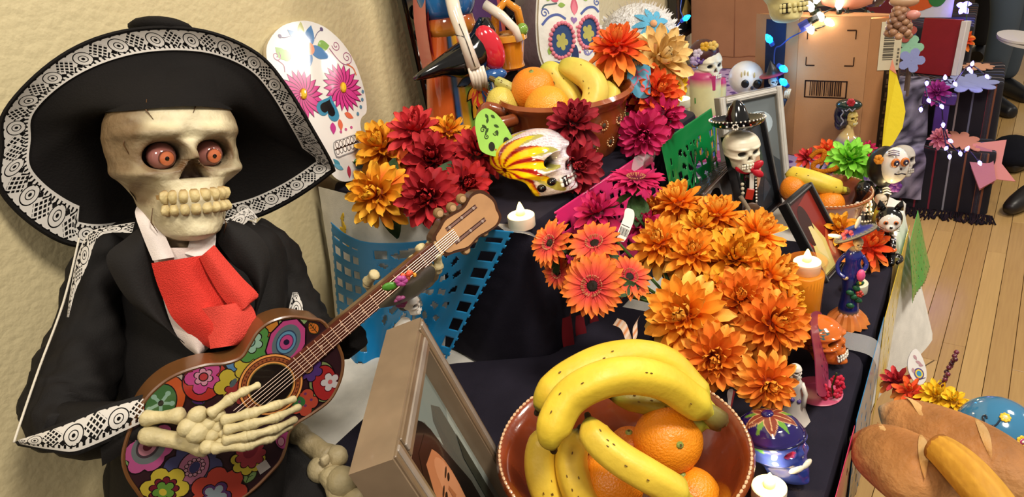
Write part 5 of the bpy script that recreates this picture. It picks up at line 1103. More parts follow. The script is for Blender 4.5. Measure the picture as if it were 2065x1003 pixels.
for i in range(14):
    for zz in (.028, .062):
        a = -120+i*22+(11 if zz < .05 else 0); rr_ = float(np.interp(zz, [.02, .06], [.092, .100]))+.0006; m = M()
        for k in range(-1, 12):
            q = (.008*cos(2*pi*k/12), .008*sin(2*pi*k/12)) if k >= 0 else (0, 0); th = rad(a)+q[0]/rr_; m.at(mat4((-sin(th), cos(th), 0), (0, 0, 1), (cos(th), sin(th), 0), (rr_*cos(th), rr_*sin(th), zz+q[1]))).lathe([(.0016 if k >= 0 else .0042, 0), (.001 if k >= 0 else .003, .0008), (0, .0009)], 'e0b47c' if k >= 0 else '4a4234', 8)
        obj('dot_rosette', m, GLOSS, t1)
m = M(); m.tube(smooth_pts([(-.098, -.045, .088), (-.128, -.045, .100), (-.134, -.075, .095), (-.110, -.088, .085), (-.082, -.075, .085)], 5), .0105, '8a4422', 12); obj('handle', m, CLAY, t1, smooth=180)
BT = t1.matrix_world
bh_ = V3((bp_.x, bp_.y, 0)).normalized()
def at1(x, y, z): return PL(x, y, bp_-bh_*z, bh_)
c = at1(1075, 180, .0); orange(c, 45/SC(c), 'orange on top of the fruit in the terracotta bowl', 'oranges in the terracotta bowl', ax=UPZ*.8-ray(1075, 180)*.3+CR*0, col='ef8c22')
c = at1(1104, 220, .045); orange(c, 47/SC(c), 'paler orange low at the front of the terracotta bowl', 'oranges in the terracotta bowl', ax=(1, 0, .2), col='f0a32a')
c = at1(1014, 214, .01); t = thing('mango', AX(c, (0, .3, 1)), 'pale yellow mango at the left of the terracotta bowl', 'fruit'); k = SC(c)
obj('skin', M().ell((0, 0, 0), (36/k, 32/k, 40/k), 'd8c458', 24), FRUIT, t, smooth=180); obj('stem', M().at(TR(0, 0, 39/k)).lathe([(.003, 0), (.002, .004), (0, .004)], '6a5a2a', 6), FRUIT, t)
for pts, lb, g in (([(1165, 232, .02), (1150, 196, .01), (1128, 166, -.01), (1112, 146, -.02), (1092, 146, -.03)], 'greenish yellow banana lying behind the orange in the terracotta bowl', .35), ([(1166, 236, .055), (1192, 214, .05), (1200, 183, .035), (1188, 158, .02), (1160, 140, 0), (1130, 136, -.02)], 'large yellow banana arching over the back of the terracotta bowl', 0), ([(1206, 232, .03), (1226, 212, .025), (1230, 192, .01), (1214, 180, 0), (1192, 172, -.01)], 'small greenish banana at the right inside the terracotta bowl', .5)):
    banana([at1(x, y, z) for x, y, z in pts], .0215 if 'large' in lb else .0185, lb, 'bananas in the terracotta bowl', col='e6ca5a', green=g, stem=False)
banana([at1(1040, 182, 0), at1(1015, 170, 0), at1(995, 160, 0)], .009, 'thin banana stalk end left of the top orange', 'bananas in the terracotta bowl', col='b8b060', stem=True)
# white frosted ball
gc = D(1286, 92, 1.93)
m = M(); rg = random.Random(5); k = SC(gc)
t = thing('frosted_ball', Matrix.Translation(gc), 'white frosted tinsel ball with a blue flower near the wall', 'decoration')
m.ell((0, 0, 0), 82/k, 'e8e6e6', 40); obj('ball', m, vc('tinsel_white', .4, .5, bump=1.0, bs=160, var=.12, vs=90), t, smooth=180)
f = M()
for i in range(420):
    d = V3((rg.gauss(0, 1), rg.gauss(0, 1), rg.gauss(0, 1))).normalized(); q = d*82/k; s_ = d.orthogonal().normalized()*.0035; f.add([q-s_, q+s_, q+d*.012+s_*rg.uniform(-2, 2)], [(0, 1, 2)], 'f2f0f0')
obj('tinsel', f, PAPER, t, smooth=0, kind='stuff')
f = M()
for i in range(9):
    a = i*40; d0 = (-ray(1305, 50)+CR*.35+CU*.5).normalized(); T = AX(d0*82/k, d0) @ RO(a, 'Z'); f.at(T).grid([[(x*.008*sin(pi*min(.95, .1+u*.85)), .008+u*.04, .006*u-.02*u*u+.004) for x in (-1, 0, 1)] for u in (0, .25, .5, .75, 1)], '5aa8cc')
f.at(AX(d0*82/k, d0)).ell((0, 0, .006), .009, 'f0b080', 10); obj('blue_flower', f, PETAL, t, smooth=180)
# ------------------------------------------------------------------ framed photographs
def frame4(N, Fp, B, th, rail, face, side, label, bg, art, dw=0, ridge=None):
    """picture frame from its top front corners N, F and the lower corner under F; art(u) paints the flat photo, u maps 0..1"""
    N, Fp, B = V3(N), V3(Fp), V3(B); x = (Fp-N); w_ = x.length; x.normalize(); y = Fp-B; y = y-x*y.dot(x); h_ = y.length; y.normalize(); z = x.cross(y)
    T = mat4(x, y, z, Fp-x*w_/2-y*h_); t = thing('photo_frame', T, label, 'frame'); k = rail
    for p, d in (((-w_/2+k/2, h_/2), (k, h_)), ((w_/2-k/2, h_/2), (k, h_)), ((0, k/2), (w_-2*k, k)), ((0, h_-k/2), (w_-2*k, k))):
        m = M(); m.box((p[0], p[1], -th/2), (d[0], d[1], th), side); m.box((p[0], p[1], .0008), (d[0]*(.8 if d[0] == k else 1), d[1]*(.8 if d[1] == k else 1), .0035), face, bev=.001); m.box((p[0], p[1], .0025), (d[0]*(.3 if d[0] == k else 1), d[1]*(.3 if d[1] == k else 1), .003), mixc(face, 'ffffff', .12), bev=.001); obj('rail', m, WOODP, t, smooth=30)
    if ridge:
        m = M()
        for i in range(26): m.box((-w_/2+w_*(i+.5)/26, h_+.0004, -th*.5), (w_/60, .0016, th*.74), ridge, bev=.0003)
        obj('ribbed_band', m, WOODP, t, smooth=0)
    obj('backing', M().box((0, h_/2, -th*.7), (w_-k, h_-k, th*.3), '1a1614'), MATTE, t, smooth=0)
    m = M(); iw, ih = w_-2*k, h_-2*k; ly = [-th*.42]
    def poly(pl, c): ly[0] += .00006; m.flat([(-iw/2+iw*u, k+ih*v) for u, v in pl], ly[0], c)
    poly([(0, 0), (1, 0), (1, 1), (0, 1)], bg); art(poly); obj('photograph', m, vc('photo_print', .25, .5, coat=.3), t, smooth=0, label='printed photograph')
    return t
def el(cx, cy, rx, ry, rot=0, n=20): return circ(cx, cy, rx, ry, n, rot)
zt = 1.05; N_, F_ = P(792, 927, zt), P(848, 640, zt); e_ = (F_-N_).normalized(); n_ = V3((e_.y, -e_.x, 0)); B_ = F_+(n_*cos(rad(73))-UPZ*sin(rad(73)))*.268
def art1(p0):
    def p(pl, c): p0([(min(1, max(0, (u-.09) if sum(q[1] for q in pl)/len(pl) < .62 else u)), min(1, max(0, (v+.14) if 0 < v < 1 and sum(q[1] for q in pl)/len(pl) < .62 else v))) for u, v in pl], c)
    p([(0, .62), (.2, .7), (.45, .6), (.62, .72), (.8, .58), (1, .66), (1, 1), (0, 1)], '7c8680'); p([(.5, .2), (.56, .62), (.68, .70), (.74, .5), (.8, .62), (.9, .66), (1, .58), (1, 0), (.5, 0)], '55564e')
    p(el(.42, .55, .30, .27), '18140f'); p([(.12, .5), (.05, .1), (.2, 0), (.8, 0), (.82, .2), (.7, .55)], '1a1612'); p(el(.46, .40, .19, .25), 'b87850'); p(el(.52, .37, .12, .2), 'c88a62'); p([(.28, .52), (.4, .63), (.58, .6), (.66, .46), (.6, .68), (.4, .7), (.26, .62)], '18140f')
    p(el(.40, .43, .035, .012), '1c1410'); p(el(.56, .43, .035, .012), '1c1410'); p(el(.40, .46, .05, .008), '2a1c14'); p(el(.56, .46, .05, .008), '2a1c14'); p([(.47, .42), (.50, .42), (.52, .345), (.46, .345)], 'a86a44'); p(el(.48, .28, .07, .014), '8a3a34'); p([(.0, .0), (.25, .14), (.48, .1), (.7, .15), (1, 0)], '202422'); p([(.86, .0), (.9, .3), (1, .4), (1, 0)], '2c3028')
frame4(N_, F_, B_, .040, .026, '76624c', '86725c', 'large brown metallic photo frame standing nearest the camera below the guitar neck', '9aa29a', art1)
def art2(p): p([(.1, 0), (.18, .4), (.3, .6), (.75, .6), (.9, .2), (.95, 0)], '1c1a1c'); p(el(.5, .52, .17, .30), 'b8866c'); p(el(.5, .76, .17, .12), '2a1c18'); p(el(.44, .56, .03, .02), '2a1c18'); p(el(.57, .56, .03, .02), '2a1c18'); p(el(.5, .36, .06, .02), '8a4038')
FA = (P(1413, 392, .915), P(1481, 322, .915)); e_ = (FA[1]-FA[0]).normalized(); n_ = V3((e_.y, -e_.x, 0))
frame4(FA[0], FA[1], FA[1]+(n_*.3-UPZ)*.135, .040, .009, '4a3028', '33221e', 'brown photo frame with a ribbed dark band, left of the mariachi figurine', 'd4ccce', art2, ridge='4a4648')
def art3(p): p([(0, 0), (0, .3), (.3, .45), (.75, .4), (1, .25), (1, 0)], '30343a'); p(el(.45, .62, .34, .33), 'c89a80'); p(el(.45, .88, .32, .13), '3a3430'); p(el(.62, .66, .05, .025), '30241e'); p(el(.32, .66, .05, .025), '30241e'); p([(.44, .62), (.5, .62), (.53, .5), (.43, .5)], 'b88468'); p(el(.48, .42, .11, .025), '9a4a40'); p([(.1, .3), (.3, .44), (.45, .25), (.2, .1)], '4a525c'); p([(.6, .1), (.8, .36), (.95, .2)], '3c444e')
Bt = P(1592, 398, TF+.012); e_ = P(1540, 226, .99)-P(1468, 276, .99)
frame4(P(1540, 226, .985)-e_, P(1540, 226, .985), Bt, .016, .012, '17161a', '121114', 'tall black photo frame directly behind the mariachi figurine', '3a3f46', art3)
def art4(p): p([(0, 0), (1, 0), (1, .3), (.6, .5), (0, .3)], '4a525a'); p(el(.5, .6, .25, .22), '9ab0c0'); p(el(.62, .72, .30, .14), 'b8c8d4'); p([(.1, .2), (.3, .5), (.4, .2)], '5a626a')
Nc, Fc = P(1450, 199, 1.0), P(1577, 172, 1.0)
frame4(Nc, Fc, Fc+V3((-.02, -.05, -.225)), .020, .015, 'c4c0ba', '8a8680', 'silver photo frame standing behind the tall black frame', '747c80', art4)
def art5(p): p([(0, .45), (.2, .55), (.3, .9), (1, 1), (1, .3), (.6, .2)], '8a2a20'); p([(0, 0), (.2, .35), (.35, .72), (.5, .7), (.75, .3), (1, .2), (1, 0)], 'd8c878'); p(el(.34, .64, .2, .28, -20), '3a1c18'); p([(.3, .30), (.36, .62), (.48, .60), (.58, .36), (.5, .1)], 'e0d090'); p([(.6, .0), (.72, .36), (.9, .46), (1, .0)], 'c86038'); p(el(.80, .20, .07, .1), 'd89a70')
Bd, Fd = P(1684, 552, TF+.001), P(1635, 367, .915)
frame4(P(1583, 412, .915), Fd, Bd, .014, .008, '1c1a1c', '141314', 'small black photo frame between the candle jar and the far terracotta bowl', '5a1c1a', art5)
# ------------------------------------------------------------------ amber candle jar
GLASS = vc('amber_glass', .04, .5); GLASS.node_tree.nodes['Principled BSDF'].inputs['Alpha'].default_value = .16
cj = P(1616, 684, TF+.001); t = thing('candle_jar', S(cj), 'tall glass jar of amber orange wax with a tealight set on top', 'candle')
m = M().lathe([(.0, .0), (.0205, 0), (.022, .006), (.0245, .07), (.0275, .128), (.0285, .132), (.0275, .134), (.0262, .130), (.0235, .07), (.0205, .008), (0, .006)], 'b86a18', 36); obj('glass', m, GLASS, t, smooth=60)
m = M().lathe([(0, .0065), (.0200, .0075), (.0232, .07), (.0255, .112), (.0235, .114), (0, .113)], 'f09c22', 32); obj('wax', m, vc('amber_wax', .35, .4, sss=.3), t, smooth=60, label='amber orange wax')
tealight(cj+UPZ*.1135+V3((.003, .0, 0)), 'lit white tealight sitting in the mouth of the amber candle jar')
# ------------------------------------------------------------------ figurines
def px(b, zf=.9): return 1/SC(b), 1/SC(b)/zf
def dots(m, pts, r, c):
    for p in pts: m.ell(p, (r, r*.6, r), c, 6)
# blue catrina
b = P(1708, 652, TF+.001); k, kz = px(b); t = thing('catrina_figurine', S(b), 'slim blue catrina figurine with wide tilted hat and orange ruffled hem', 'figurine')
m = M(); m.lathe([(.020, .004), (.0275, .002), (.0295, .003), (.026, .010), (.019, .019), (.0145, .024)], ['b05a1c', 'c8702c', 'd8803c', 'd8803c', 'c06a2c', 'a8602c'], 56, wave=.09, waves=14); obj('ruffle', m, PAINT, t, smooth=60)
m = M(); m.lathe([(.0150, .022), (.0145, .03), (.0125, .045), (.0115, .06), (.013, .075), (.015, .085), (.0145, .095), (.0105, .105), (.0115, .114), (.0125, .119), (.008, .126), (.0045, .130)], ['8a6a3a', '1c2468', '1c2468', '1a2060', '1c2468', '20287a', '1c2468', '1a2060', '20287a', '20287a', '1c2468', 'c8b080'], 24); obj('dress', m, GLOSS, t, smooth=60)
for pts in ([(-.011, 0, .118), (-.020, -.004, .104), (-.018, -.010, .092), (-.008, -.015, .086)], [(.011, 0, .118), (.018, -.004, .106), (.014, -.012, .098)]): m = M(); m.tube(smooth_pts(pts, 3), [.0032]*(3*(len(pts)-1)+1), '20287a', 8); m.ell(pts[-1], (.0045, .003, .003), 'c8a878', 8); obj('arm', m, GLOSS, t, smooth=180)
m = M(); skull(m, TR(.004, -.004, .140) @ RO(38, 'Z') @ SKF @ RO(12, 'X'), (.0085, .008, .0085), n=26, bone='cfb488', dark='2a1c10', teeth='lines'); obj('head', m, PAINT, t, smooth=180)
HT = TR(0, 0, .150) @ RO(-14, 'X') @ RO(-27, 'Y')
m = M(); m.at(HT).lathe([(.024, -.001), (.030, .000), (.031, .002), (.024, .006), (.013, .008), (.011, .013), (0, .014)], ['181e5c', '1a2060', '8a8468', '242c80', '20287a', '20287a', '20287a'], 30); obj('hat', m, PAINT, t, smooth=60)
for i in range(24): a = 15*i; m = M(); 
m = M().at(HT)
for i in range(26): a = rad(i*13.8); m.box((.027*cos(a), .027*sin(a), .0045), (.0045, .0012, .0012), '9a9478', R=Matrix.Rotation(a, 3, 'Z'))
obj('hat_braid', m, PAINT, t, smooth=0)
for pts in ([(-.018, -.014, .155), (-.030, -.018, .158), (-.034, -.014, .150), (-.024, -.012, .148)], [(-.006, -.010, .166), (-.002, -.012, .186), (.006, -.010, .180), (.006, -.012, .168)]):
    q = [V3(p) for p in pts]; c = sum(q, V3())/4; m = M(); d = (q[1]-q[0]).normalized(); m.ell(c, (.0045, .003, .011), 'e6e2d2', 10, R=d.to_track_quat('Z', 'Y').to_matrix()); obj('feather', m, PAINT, t, smooth=180)
m = M(); [m.ell((-.010+.006*cos(a), -.020+.002*sin(a), .158+.005*sin(a)), .0035, 'b84a50', 8) for a in range(6)]; obj('hat_flowers', m, PAINT, t, smooth=180)
m = M(); m.ell((.012, -.017, .094), (.006, .006, .010), 'd8508a', 10); m.ell((.012, -.018, .082), (.002, .002, .003), 'e8d040', 6); obj('pink_flower', m, PAINT, t, smooth=180)
m = M(); [m.ell(p, (.006, .003, .0045), '1e5a3c', 8, R=Matrix.Rotation(a, 3, 'Y')) for p, a in (((.008, -.0135, .070), .6), ((.012, -.011, .078), -.4), ((.0, -.0145, .062), .2), ((.006, -.0135, .055), -.6), ((.012, -.010, .048), .5), ((.002, -.0145, .040), .1))]; [m.ell((.013+.003*cos(a*1.3), -.013, .061+.0035*sin(a*1.3)), .0028, 'b03a30', 8) for a in range(5)]; obj('dress_flowers', m, PAINT, t, smooth=180)
# orange blooms behind her
for i, (x, y, h, dm, r, lb) in enumerate(((1752, 500, .035, 112, .5, 'orange bloom lying behind the blue catrina figurine'), (1694, 462, .05, 84, -.2, 'yellow orange bloom above the blue catrina hat, before the far bowl'))):
    c = P(x, y, TF+h); R = dm/2/SC(c); flower(c, axis_at(x, y, r, .5), R, 'coral' if i == 0 else 'gold', 40, lb, 'mum', V3((c.x+.01, c.y+.02, TF+.001)), None, 40+i)
# orange painted skull
def opaint(X, Y, Z, mm, C0):
    C = np.broadcast_to(np.array(H('d06a24')), X.shape+(3,)).copy()
    for cx_, cy_, cz_, c1, c2 in ((-.7, .25, -.3, '5a4a8a', '8a7ab0'), (-.55, .55, .35, '2a6a6a', 'd8c040'), (-.72, -.15, .25, '4a2a18', '8a4a20'), (-.3, .8, -.4, '7a3a30', 'd8b060'), (-.6, -.1, -.75, '4a7a3a', '8a5a30')):
        d = np.sqrt((X-cx_)**2+(Y-cy_)**2+(Z-cz_)**2); a = np.arctan2(Y-cy_, Z-cz_); q = .24+.06*np.cos(7*a)
        C = np.where(((d < q) & (d > q-.08))[..., None], np.array(H(c1)), C); C = np.where((d < .08)[..., None], np.array(H(c2)), C)
    return C*(1-mm)+np.array(H('1a0e0a'))*mm
def stand_skull(name, b, yaw, s, label, cat='skull', mat=GLOSS, **kw):
    t = thing(name, S(b), label, cat); m = M(); skull(m, RO(yaw, 'Z') @ SKF @ RO(kw.pop('tip', -10), 'X'), s, **kw); z = min(v.z for v in m.v); m.v = [v-V3((0, 0, z)) for v in m.v]; obj('skull', m, mat, t, smooth=180); return t
stand_skull('painted_skull', P(1642, 722, TL+.001), 66, (.036, .0285, .045), 'orange ceramic skull painted with small flowers behind the pink stand', n=70, paint_fn=opaint, tooth='e8e0d0', grin=.35, eye=(.33, .0, .2, .2), tz=-.05)
# blue skull jar
def bpaint(X, Y, Z, mm, C0):
    C = np.broadcast_to(np.array(H('2c3a86')), X.shape+(3,)).copy(); th = np.arctan2(X, Z); top = Y > .30
    C = np.where(top[..., None], np.array(H('241a5c')), C); rad_ = np.sqrt(X*X+Z*Z)/.8; f5 = lambda o: (np.mod(th*5/(2*pi)+o, 1)-.5)*(2*pi/5)*np.maximum(rad_, .02); lw = .24*np.sin(pi*np.clip(rad_/.86, 0, 1))**.8; k5 = np.abs(f5(.2)); g5 = np.abs(f5(.7))
    C = np.where((top & (g5 < lw*.5) & (rad_ > .25))[..., None], np.array(H('6a9a3c')), C); C = np.where((top & (k5 < lw))[..., None], np.array(H('d8a878')), C); C = np.where((top & (k5 < lw-.035))[..., None], np.array(H('86402f')), C); C = np.where((top & (k5 < .018) & (rad_ < .7))[..., None], np.array(H('d8a878')), C)
    C = np.where((~top & (np.sin(X*17+Y*9) > .75) & (Z < .2))[..., None], np.array(H('3a6a3c')), C); C = np.where((~top & (Y < -1.0) & (Z < .3))[..., None], np.array(H('8a80b0')), C)
    e = ((np.abs(X)-.33)/.15)**2+((Y+.02)/.13)**2; C = np.where(((e < 1) & (Z > 0))[..., None], np.array(H('a02a50')), C); return C
b = P(1556, 950, TL+.001); t = thing('skull_jar', S(b), 'cobalt blue ceramic skull jar with a lid painted with a brown petalled flower', 'jar')
m = M(); skull(m, RO(58, 'Z') @ SKF @ RO(-12, 'X'), (.041, .0345, .043), n=80, paint_fn=bpaint, teeth=False, ed=.08, eye=(.33, -.02, .15, .13), nose=False); z = min(v.z for v in m.v); m.v = [v-V3((0, 0, z)) for v in m.v]; obj('body', m, GLOSS, t, smooth=180)
m = M().at(TR(0, 0, -z) @ RO(58, 'Z') @ SKF @ RO(-12, 'X')); m.tube([(.80*.041*sin(a*pi/20), .0105, (.87 if cos(a*pi/20) > 0 else 1.05)*.043*cos(a*pi/20)) for a in range(41)], .0011, '14123c', 6, cap=False); obj('lid_seam', m, GLOSS, t, smooth=180)
m = M().at(TR(0, 0, -z) @ RO(58, 'Z') @ SKF @ RO(-12, 'X')); m.ell((-.010, -.020, .0335), (.010, .0042, .0035), 'e8e0c8', 12, R=Matrix.Rotation(-.4, 3, 'Y')); m.ell((.004, -.020, .0365), (.010, .0042, .003), 'e8e0c8', 12); obj('teeth', m, GLOSS, t, smooth=180)
m = M(); m.at(TR(0, 0, -z) @ RO(58, 'Z') @ SKF @ RO(-12, 'X')); m.ell((0, .0345, -.002), (.007, .004, .007), '241a5c', 12); obj('lid_knob', m, GLOSS, t, smooth=180)
# pink skull stand
b = P(1648, 790, TL+.001); t = thing('skull_stand', S(b), 'pink metal skull cutout standing on a round pink base beside red flowers', 'decoration')
m = M().lathe([(.031, 0), (.0315, .001), (.030, .0022), (.016, .0024), (.0155, .0016), (0, .0016)], 'c05070', 32); obj('base', m, METAL.copy() if False else PAINT, t, smooth=40)
T = setplane(b+V3((0, 0, .05))+ray(1655, 720)*-.004, (CR*.86-ray(1655, 720)*.42+CU*.1)); TI = t.matrix_world.inverted() @ T
o_ = outl([(1634, 642), (1650, 628), (1662, 644), (1668, 700), (1671, 770), (1668, 796), (1655, 800), (1648, 786), (1644, 720)], 4); m.prism(o_, -.0012, 0, '8e2a4a', '701c38'); o = obj('cutout', m, PAINT, t, smooth=30); o.matrix_local = TI
m = M(); LZ[0] = .0004
for i in range(22): y = 646+i*6.6; x = 1652+.10*(y-640)+5*sin(i*2.1); dcirc(x, y, 2.4, 4.5, ('1c0a12', 'c86a88', '3a2a4a', 'a84a68')[i % 4], 20*i)
dcirc(1658, 676, 5, 9, 'c87a30'); dcirc(1658, 676, 3, 6, '3a6a8a'); o = obj('print', m, PAINT, t, smooth=0); o.matrix_local = TI
t = thing('red_flower_pick', S(P(1682, 806, TL+.001)), 'cluster of tiny red fabric flowers beside the pink metal stand', 'flower'); rg = random.Random(2)
m = M()
for i in range(7):
    c = V3((-.006+.010*sin(i*2.2)+.001*i, .006*cos(i*2), .006+.0066*i if i < 5 else .01*(i-4)))
    q = M().at(AX(c, (sin(i*2), -1, .4)))
    for k in range(6): q.ell((.0042*cos(k*1.047), .0042*sin(k*1.047), .001), (.0032, .0032, .0018), ('b81c38', 'c82a44')[k % 2], 8)
    obj('blossom', q, PETAL, t, smooth=180)
obj('stem', M().tube([(0, 0, 0), (-.004, 0, .02), (0, 0, .042)], .0012, '3a4a20', 5), LEAF, t)
# small skeleton lady behind the blue jar
b = P(1604, 884, TL+.001)+V3((.03, .01, 0)); t = thing('skeleton_figurine', S(b), 'small white skeleton lady with purple beads half hidden under the lowest marigold', 'figurine')
m = M(); m.lathe([(.013, 0), (.020, .003), (.014, .02), (.010, .035), (.007, .05), (.009, .06), (.006, .066)], ['d8d0c4', 'd8d0c4', 'c0b8b0', 'b8b0a8', 'c8c0b8', 'd0c8c0', 'd8d0c4'], 20, wave=.05, waves=7); obj('gown', m, PAINT, t, smooth=60)
m = M(); skull(m, TR(0, 0, .078) @ RO(40, 'Z') @ SKF, (.0085, .0085, .0085), n=24, bone='e0d8cc', teeth='lines'); obj('head', m, PAINT, t, smooth=180)
m = M(); [m.ell((.009*cos(i*.9), .009*sin(i*.9), .054-.0028*i), .0032, '5a4a8a', 8) for i in range(8)]; obj('beads', m, PAINT, t, smooth=180)
m = M(); m.tube([(.008, 0, .06), (.013, -.003, .046), (.011, -.008, .03)], .0028, 'd8d0c4', 8); m.tube([(-.008, 0, .06), (-.013, -.003, .046), (-.010, -.008, .034)], .0028, 'd8d0c4', 8); obj('arms', m, PAINT, t, smooth=180)
T = setplane(D(1472, 812, 1.0), -ray(1472, 812)); t = thing('price_tag', T, 'narrow white tag with a red edge hanging behind the banana stalk', 'tag'); o_ = outl([(1470, 786), (1479, 788), (1474, 822), (1466, 842), (1464, 838), (1468, 812), (1466, 796)], 3); m.prism(o_, -.0005, 0, 'd8d0cc'); obj('card', m, PAPER, t, smooth=0); m = M(); m.flat([gp(1479, 788), gp(1483, 789), gp(1474, 830), gp(1471, 830)], .0003, 'a83a40'); obj('edge', m, PAPER, t, smooth=0)
# mariachi bobble figure
b = P(1508, 468, TF+.001)+V3((-.10, -.03, 0)); b = P(1508, 452, TF+.001)+V3((-.12, -.05, 0)); t = thing('mariachi_figurine', S(b), 'bobblehead skeleton mariachi in black sombrero with a red bow tie and tiny guitar', 'figurine')
Tm = t.matrix_world; h = V3((b.x, b.y, 0)).normalized()
def L_(x, y, off=0): return Tm.inverted() @ PL(x, y, b-h*off, h)
kk = 1/SC(L_ and Tm @ L_(1500, 330))
def lp(x, y, off=0): v = L_(x, y, off); return v
c = lp(1495, 298); m = M(); skull(m, Matrix.Translation(c) @ RO(34, 'Z') @ SKF @ RO(3, 'X'), (46*kk, 33*kk, 40*kk), n=60, bone='e4dcc4', dark='14100e', teeth=True, tooth='e8e2d0', eye=(.32, -.05, .18, .17), ed=.12); obj('head', m, PAINT, t, smooth=180)
hc = lp(1487, 252); m = M().at(Matrix.Translation(hc) @ RO(-9, 'X') @ RO(-3, 'Y')); m.lathe([(0, 0), (40*kk, -2*kk), (50*kk, 4*kk), (54*kk, 13*kk), (52*kk, 14*kk), (44*kk, 6*kk), (24*kk, 5*kk), (22*kk, 18*kk), (15*kk, 36*kk), (7*kk, 47*kk), (0, 49*kk)], '100f10', 36); obj('sombrero', m, GLOSS, t, smooth=50, label='glossy black sombrero with white dots')
m = M().at(Matrix.Translation(hc) @ RO(-9, 'X') @ RO(-3, 'Y')); dots(m, [(53.5*kk*cos(a*pi/20), 53.5*kk*sin(a*pi/20), 13*kk) for a in range(40)], 1.9*kk, 'e8e4dc'); [m.ell((52*kk*cos(rad(x)), 52*kk*sin(rad(x)), 5*kk), (2.2*kk, 2*kk, 2.2*kk), c_, 6) for x, c_ in ((235, 'c8a040'), (250, 'e0e0e0'), (285, 'e0e0e0'), (300, 'c04020'))]; [m.ell((52*kk*cos(rad(268))+5*kk*cos(i*.785), 52.5*kk*sin(rad(268)), 4*kk+5*kk*sin(i*.785)), (2*kk, 1*kk, 2*kk), 'e0dcd4', 6) for i in range(8)]; obj('hat_dots', m, PAINT, t, smooth=180)
m = M(); m.tube([lp(1507, 340), lp(1510, 360), lp(1512, 400), lp(1510, 452)], [14*kk, 17*kk, 15*kk, 17*kk], '121112', 16); obj('body', m, GLOSS, t, smooth=180)
m = M(); m.at(Matrix.Translation(lp(1516, 366, .016))).box((0, 0, 0), (9*kk, 3*kk, 34*kk), 'e8e2da', bev=.001); obj('shirt_front', m, PAINT, t, smooth=30)
m = M(); m.at(Matrix.Translation(lp(1512, 392, .017)) @ RO(10, 'Y')).box((0, 0, 0), (15*kk, 3*kk, 24*kk), 'b83020', bev=.001); obj('sash', m, PAINT, t, smooth=30)
m = M()
for dx, dy, sx, r in ((-16, 2, 16, .3), (14, -8, 13, -.7), (14, 8, 13, .6), (0, 0, 6, 0)): m.ell(lp(1514+dx, 341+dy, .020), (sx*kk, 5*kk, 8*kk), 'c01c30', 12, R=Matrix.Rotation(r, 3, 'Y'))
obj('bow_tie', m, PAINT, t, smooth=180)
m = M(); dots(m, [lp(1524+.2*i, 354+6.5*i, .014) for i in range(9)], 2.2*kk, 'e8e4dc'); dots(m, [lp(1497+.6*i, 372+9*i, .016) for i in range(3)], 4*kk, 'c8c0a8'); obj('buttons', m, PAINT, t, smooth=180)
m = M()
for (x, y), r in (((1516, 424), 17), ((1528, 440), 21)): m.ell(lp(x, y, .022), (r*kk, 4*kk, r*kk), '5a4030', 16)
obj('tiny_guitar', m, PAINT, t, smooth=180)
m = M(); m.tube([lp(1493, 396, .026), lp(1512, 426, .028)], 4.5*kk, '8a7a66', 8); g_ = lp(1509, 428, .029); m.at(Matrix.Translation(g_) @ RO(90, 'X')).lathe([(5*kk, 0), (8.5*kk, .001), (8.5*kk, .002), (5*kk, .002)], 'b8b0a0', 16); m.at(Matrix()); dots(m, [lp(1533+12*sin(i*.6), 418+i*4.4, .022) for i in range(9)], 1.8*kk, 'c8bca0'); obj('guitar_neck', m, PAINT, t, smooth=60)
# ------------------------------------------------------------------ far terracotta bowl
b = P(1660, 452, TT+.006); k = 1/SC(b); B3 = [(0, 0), (.045, 0), (.052, .006), (.066, .03), (.080, .062), (.086, .068), (.0865, .073), (.082, .075), (.076, .066), (.060, .03), (.04, .012), (0, .010)]
t3 = clay_bowl(S(b), B3, 'far terracotta bowl with a banana and oranges by the painted figurines', 70, 'a4562c', '7a3a1c', rim=(.0842, .0755))
h3 = V3((b.x, b.y, 0)).normalized()
def at3(x, y, o=0): return PL(x, y, b-h3*o, h3)
banana([at3(x, y, o) for x, y, o in ((1588, 352, 0), (1612, 356, .02), (1645, 366, .025), (1680, 378, .02), (1704, 385, .0))], .019, 'yellow banana in the far terracotta bowl', 'bananas in the far bowl', col='e4c640')
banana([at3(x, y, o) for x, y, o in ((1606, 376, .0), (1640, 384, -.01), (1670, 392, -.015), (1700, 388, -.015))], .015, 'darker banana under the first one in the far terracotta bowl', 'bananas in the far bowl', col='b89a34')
for x, y, o, r, lb in ((1672, 412, .03, 30, 'orange at the front of the far terracotta bowl'), (1600, 380, .035, 26, 'orange at the left of the far terracotta bowl, mostly behind the black frame')): c = at3(x, y, o); orange(c, r/SC(c), lb, 'oranges in the far bowl', ax=(.3, -.3, 1))
# ------------------------------------------------------------------ black cat and friends
b = P(1782, 524, TF+.001); k = 1/SC(b); t = thing('cat_figurine', S(b, 10), 'seated black cat figurine with a white painted face at the riser corner', 'figurine')
m = M(); m.tube(smooth_pts([(0, .006, 0), (0, .006, .016), (0, .004, .038), (.0, 0, .056), (0, -.004, .066)], 4), [20*k*q for q in (1.0, 1.12, 1.12, 1.08, 1.0, .95, .9, .85, .8, .74, .68, .62, .56, .55, .54, .54, .5)], '121112', 18); obj('body', m, GLOSS, t, smooth=180)
for sx in (-1, 1): m = M(); m.tube([(sx*.008, -.010, .045), (sx*.009, -.014, .02), (sx*.009, -.016, .004), (sx*.009, -.022, .003)], [.006, .0055, .006, .0045], '121112', 10); obj('leg', m, GLOSS, t, smooth=180)
m = M(); m.ell((0, -.004, .080), (.021, .020, .021), '121112', 18); obj('head', m, GLOSS, t, smooth=180)
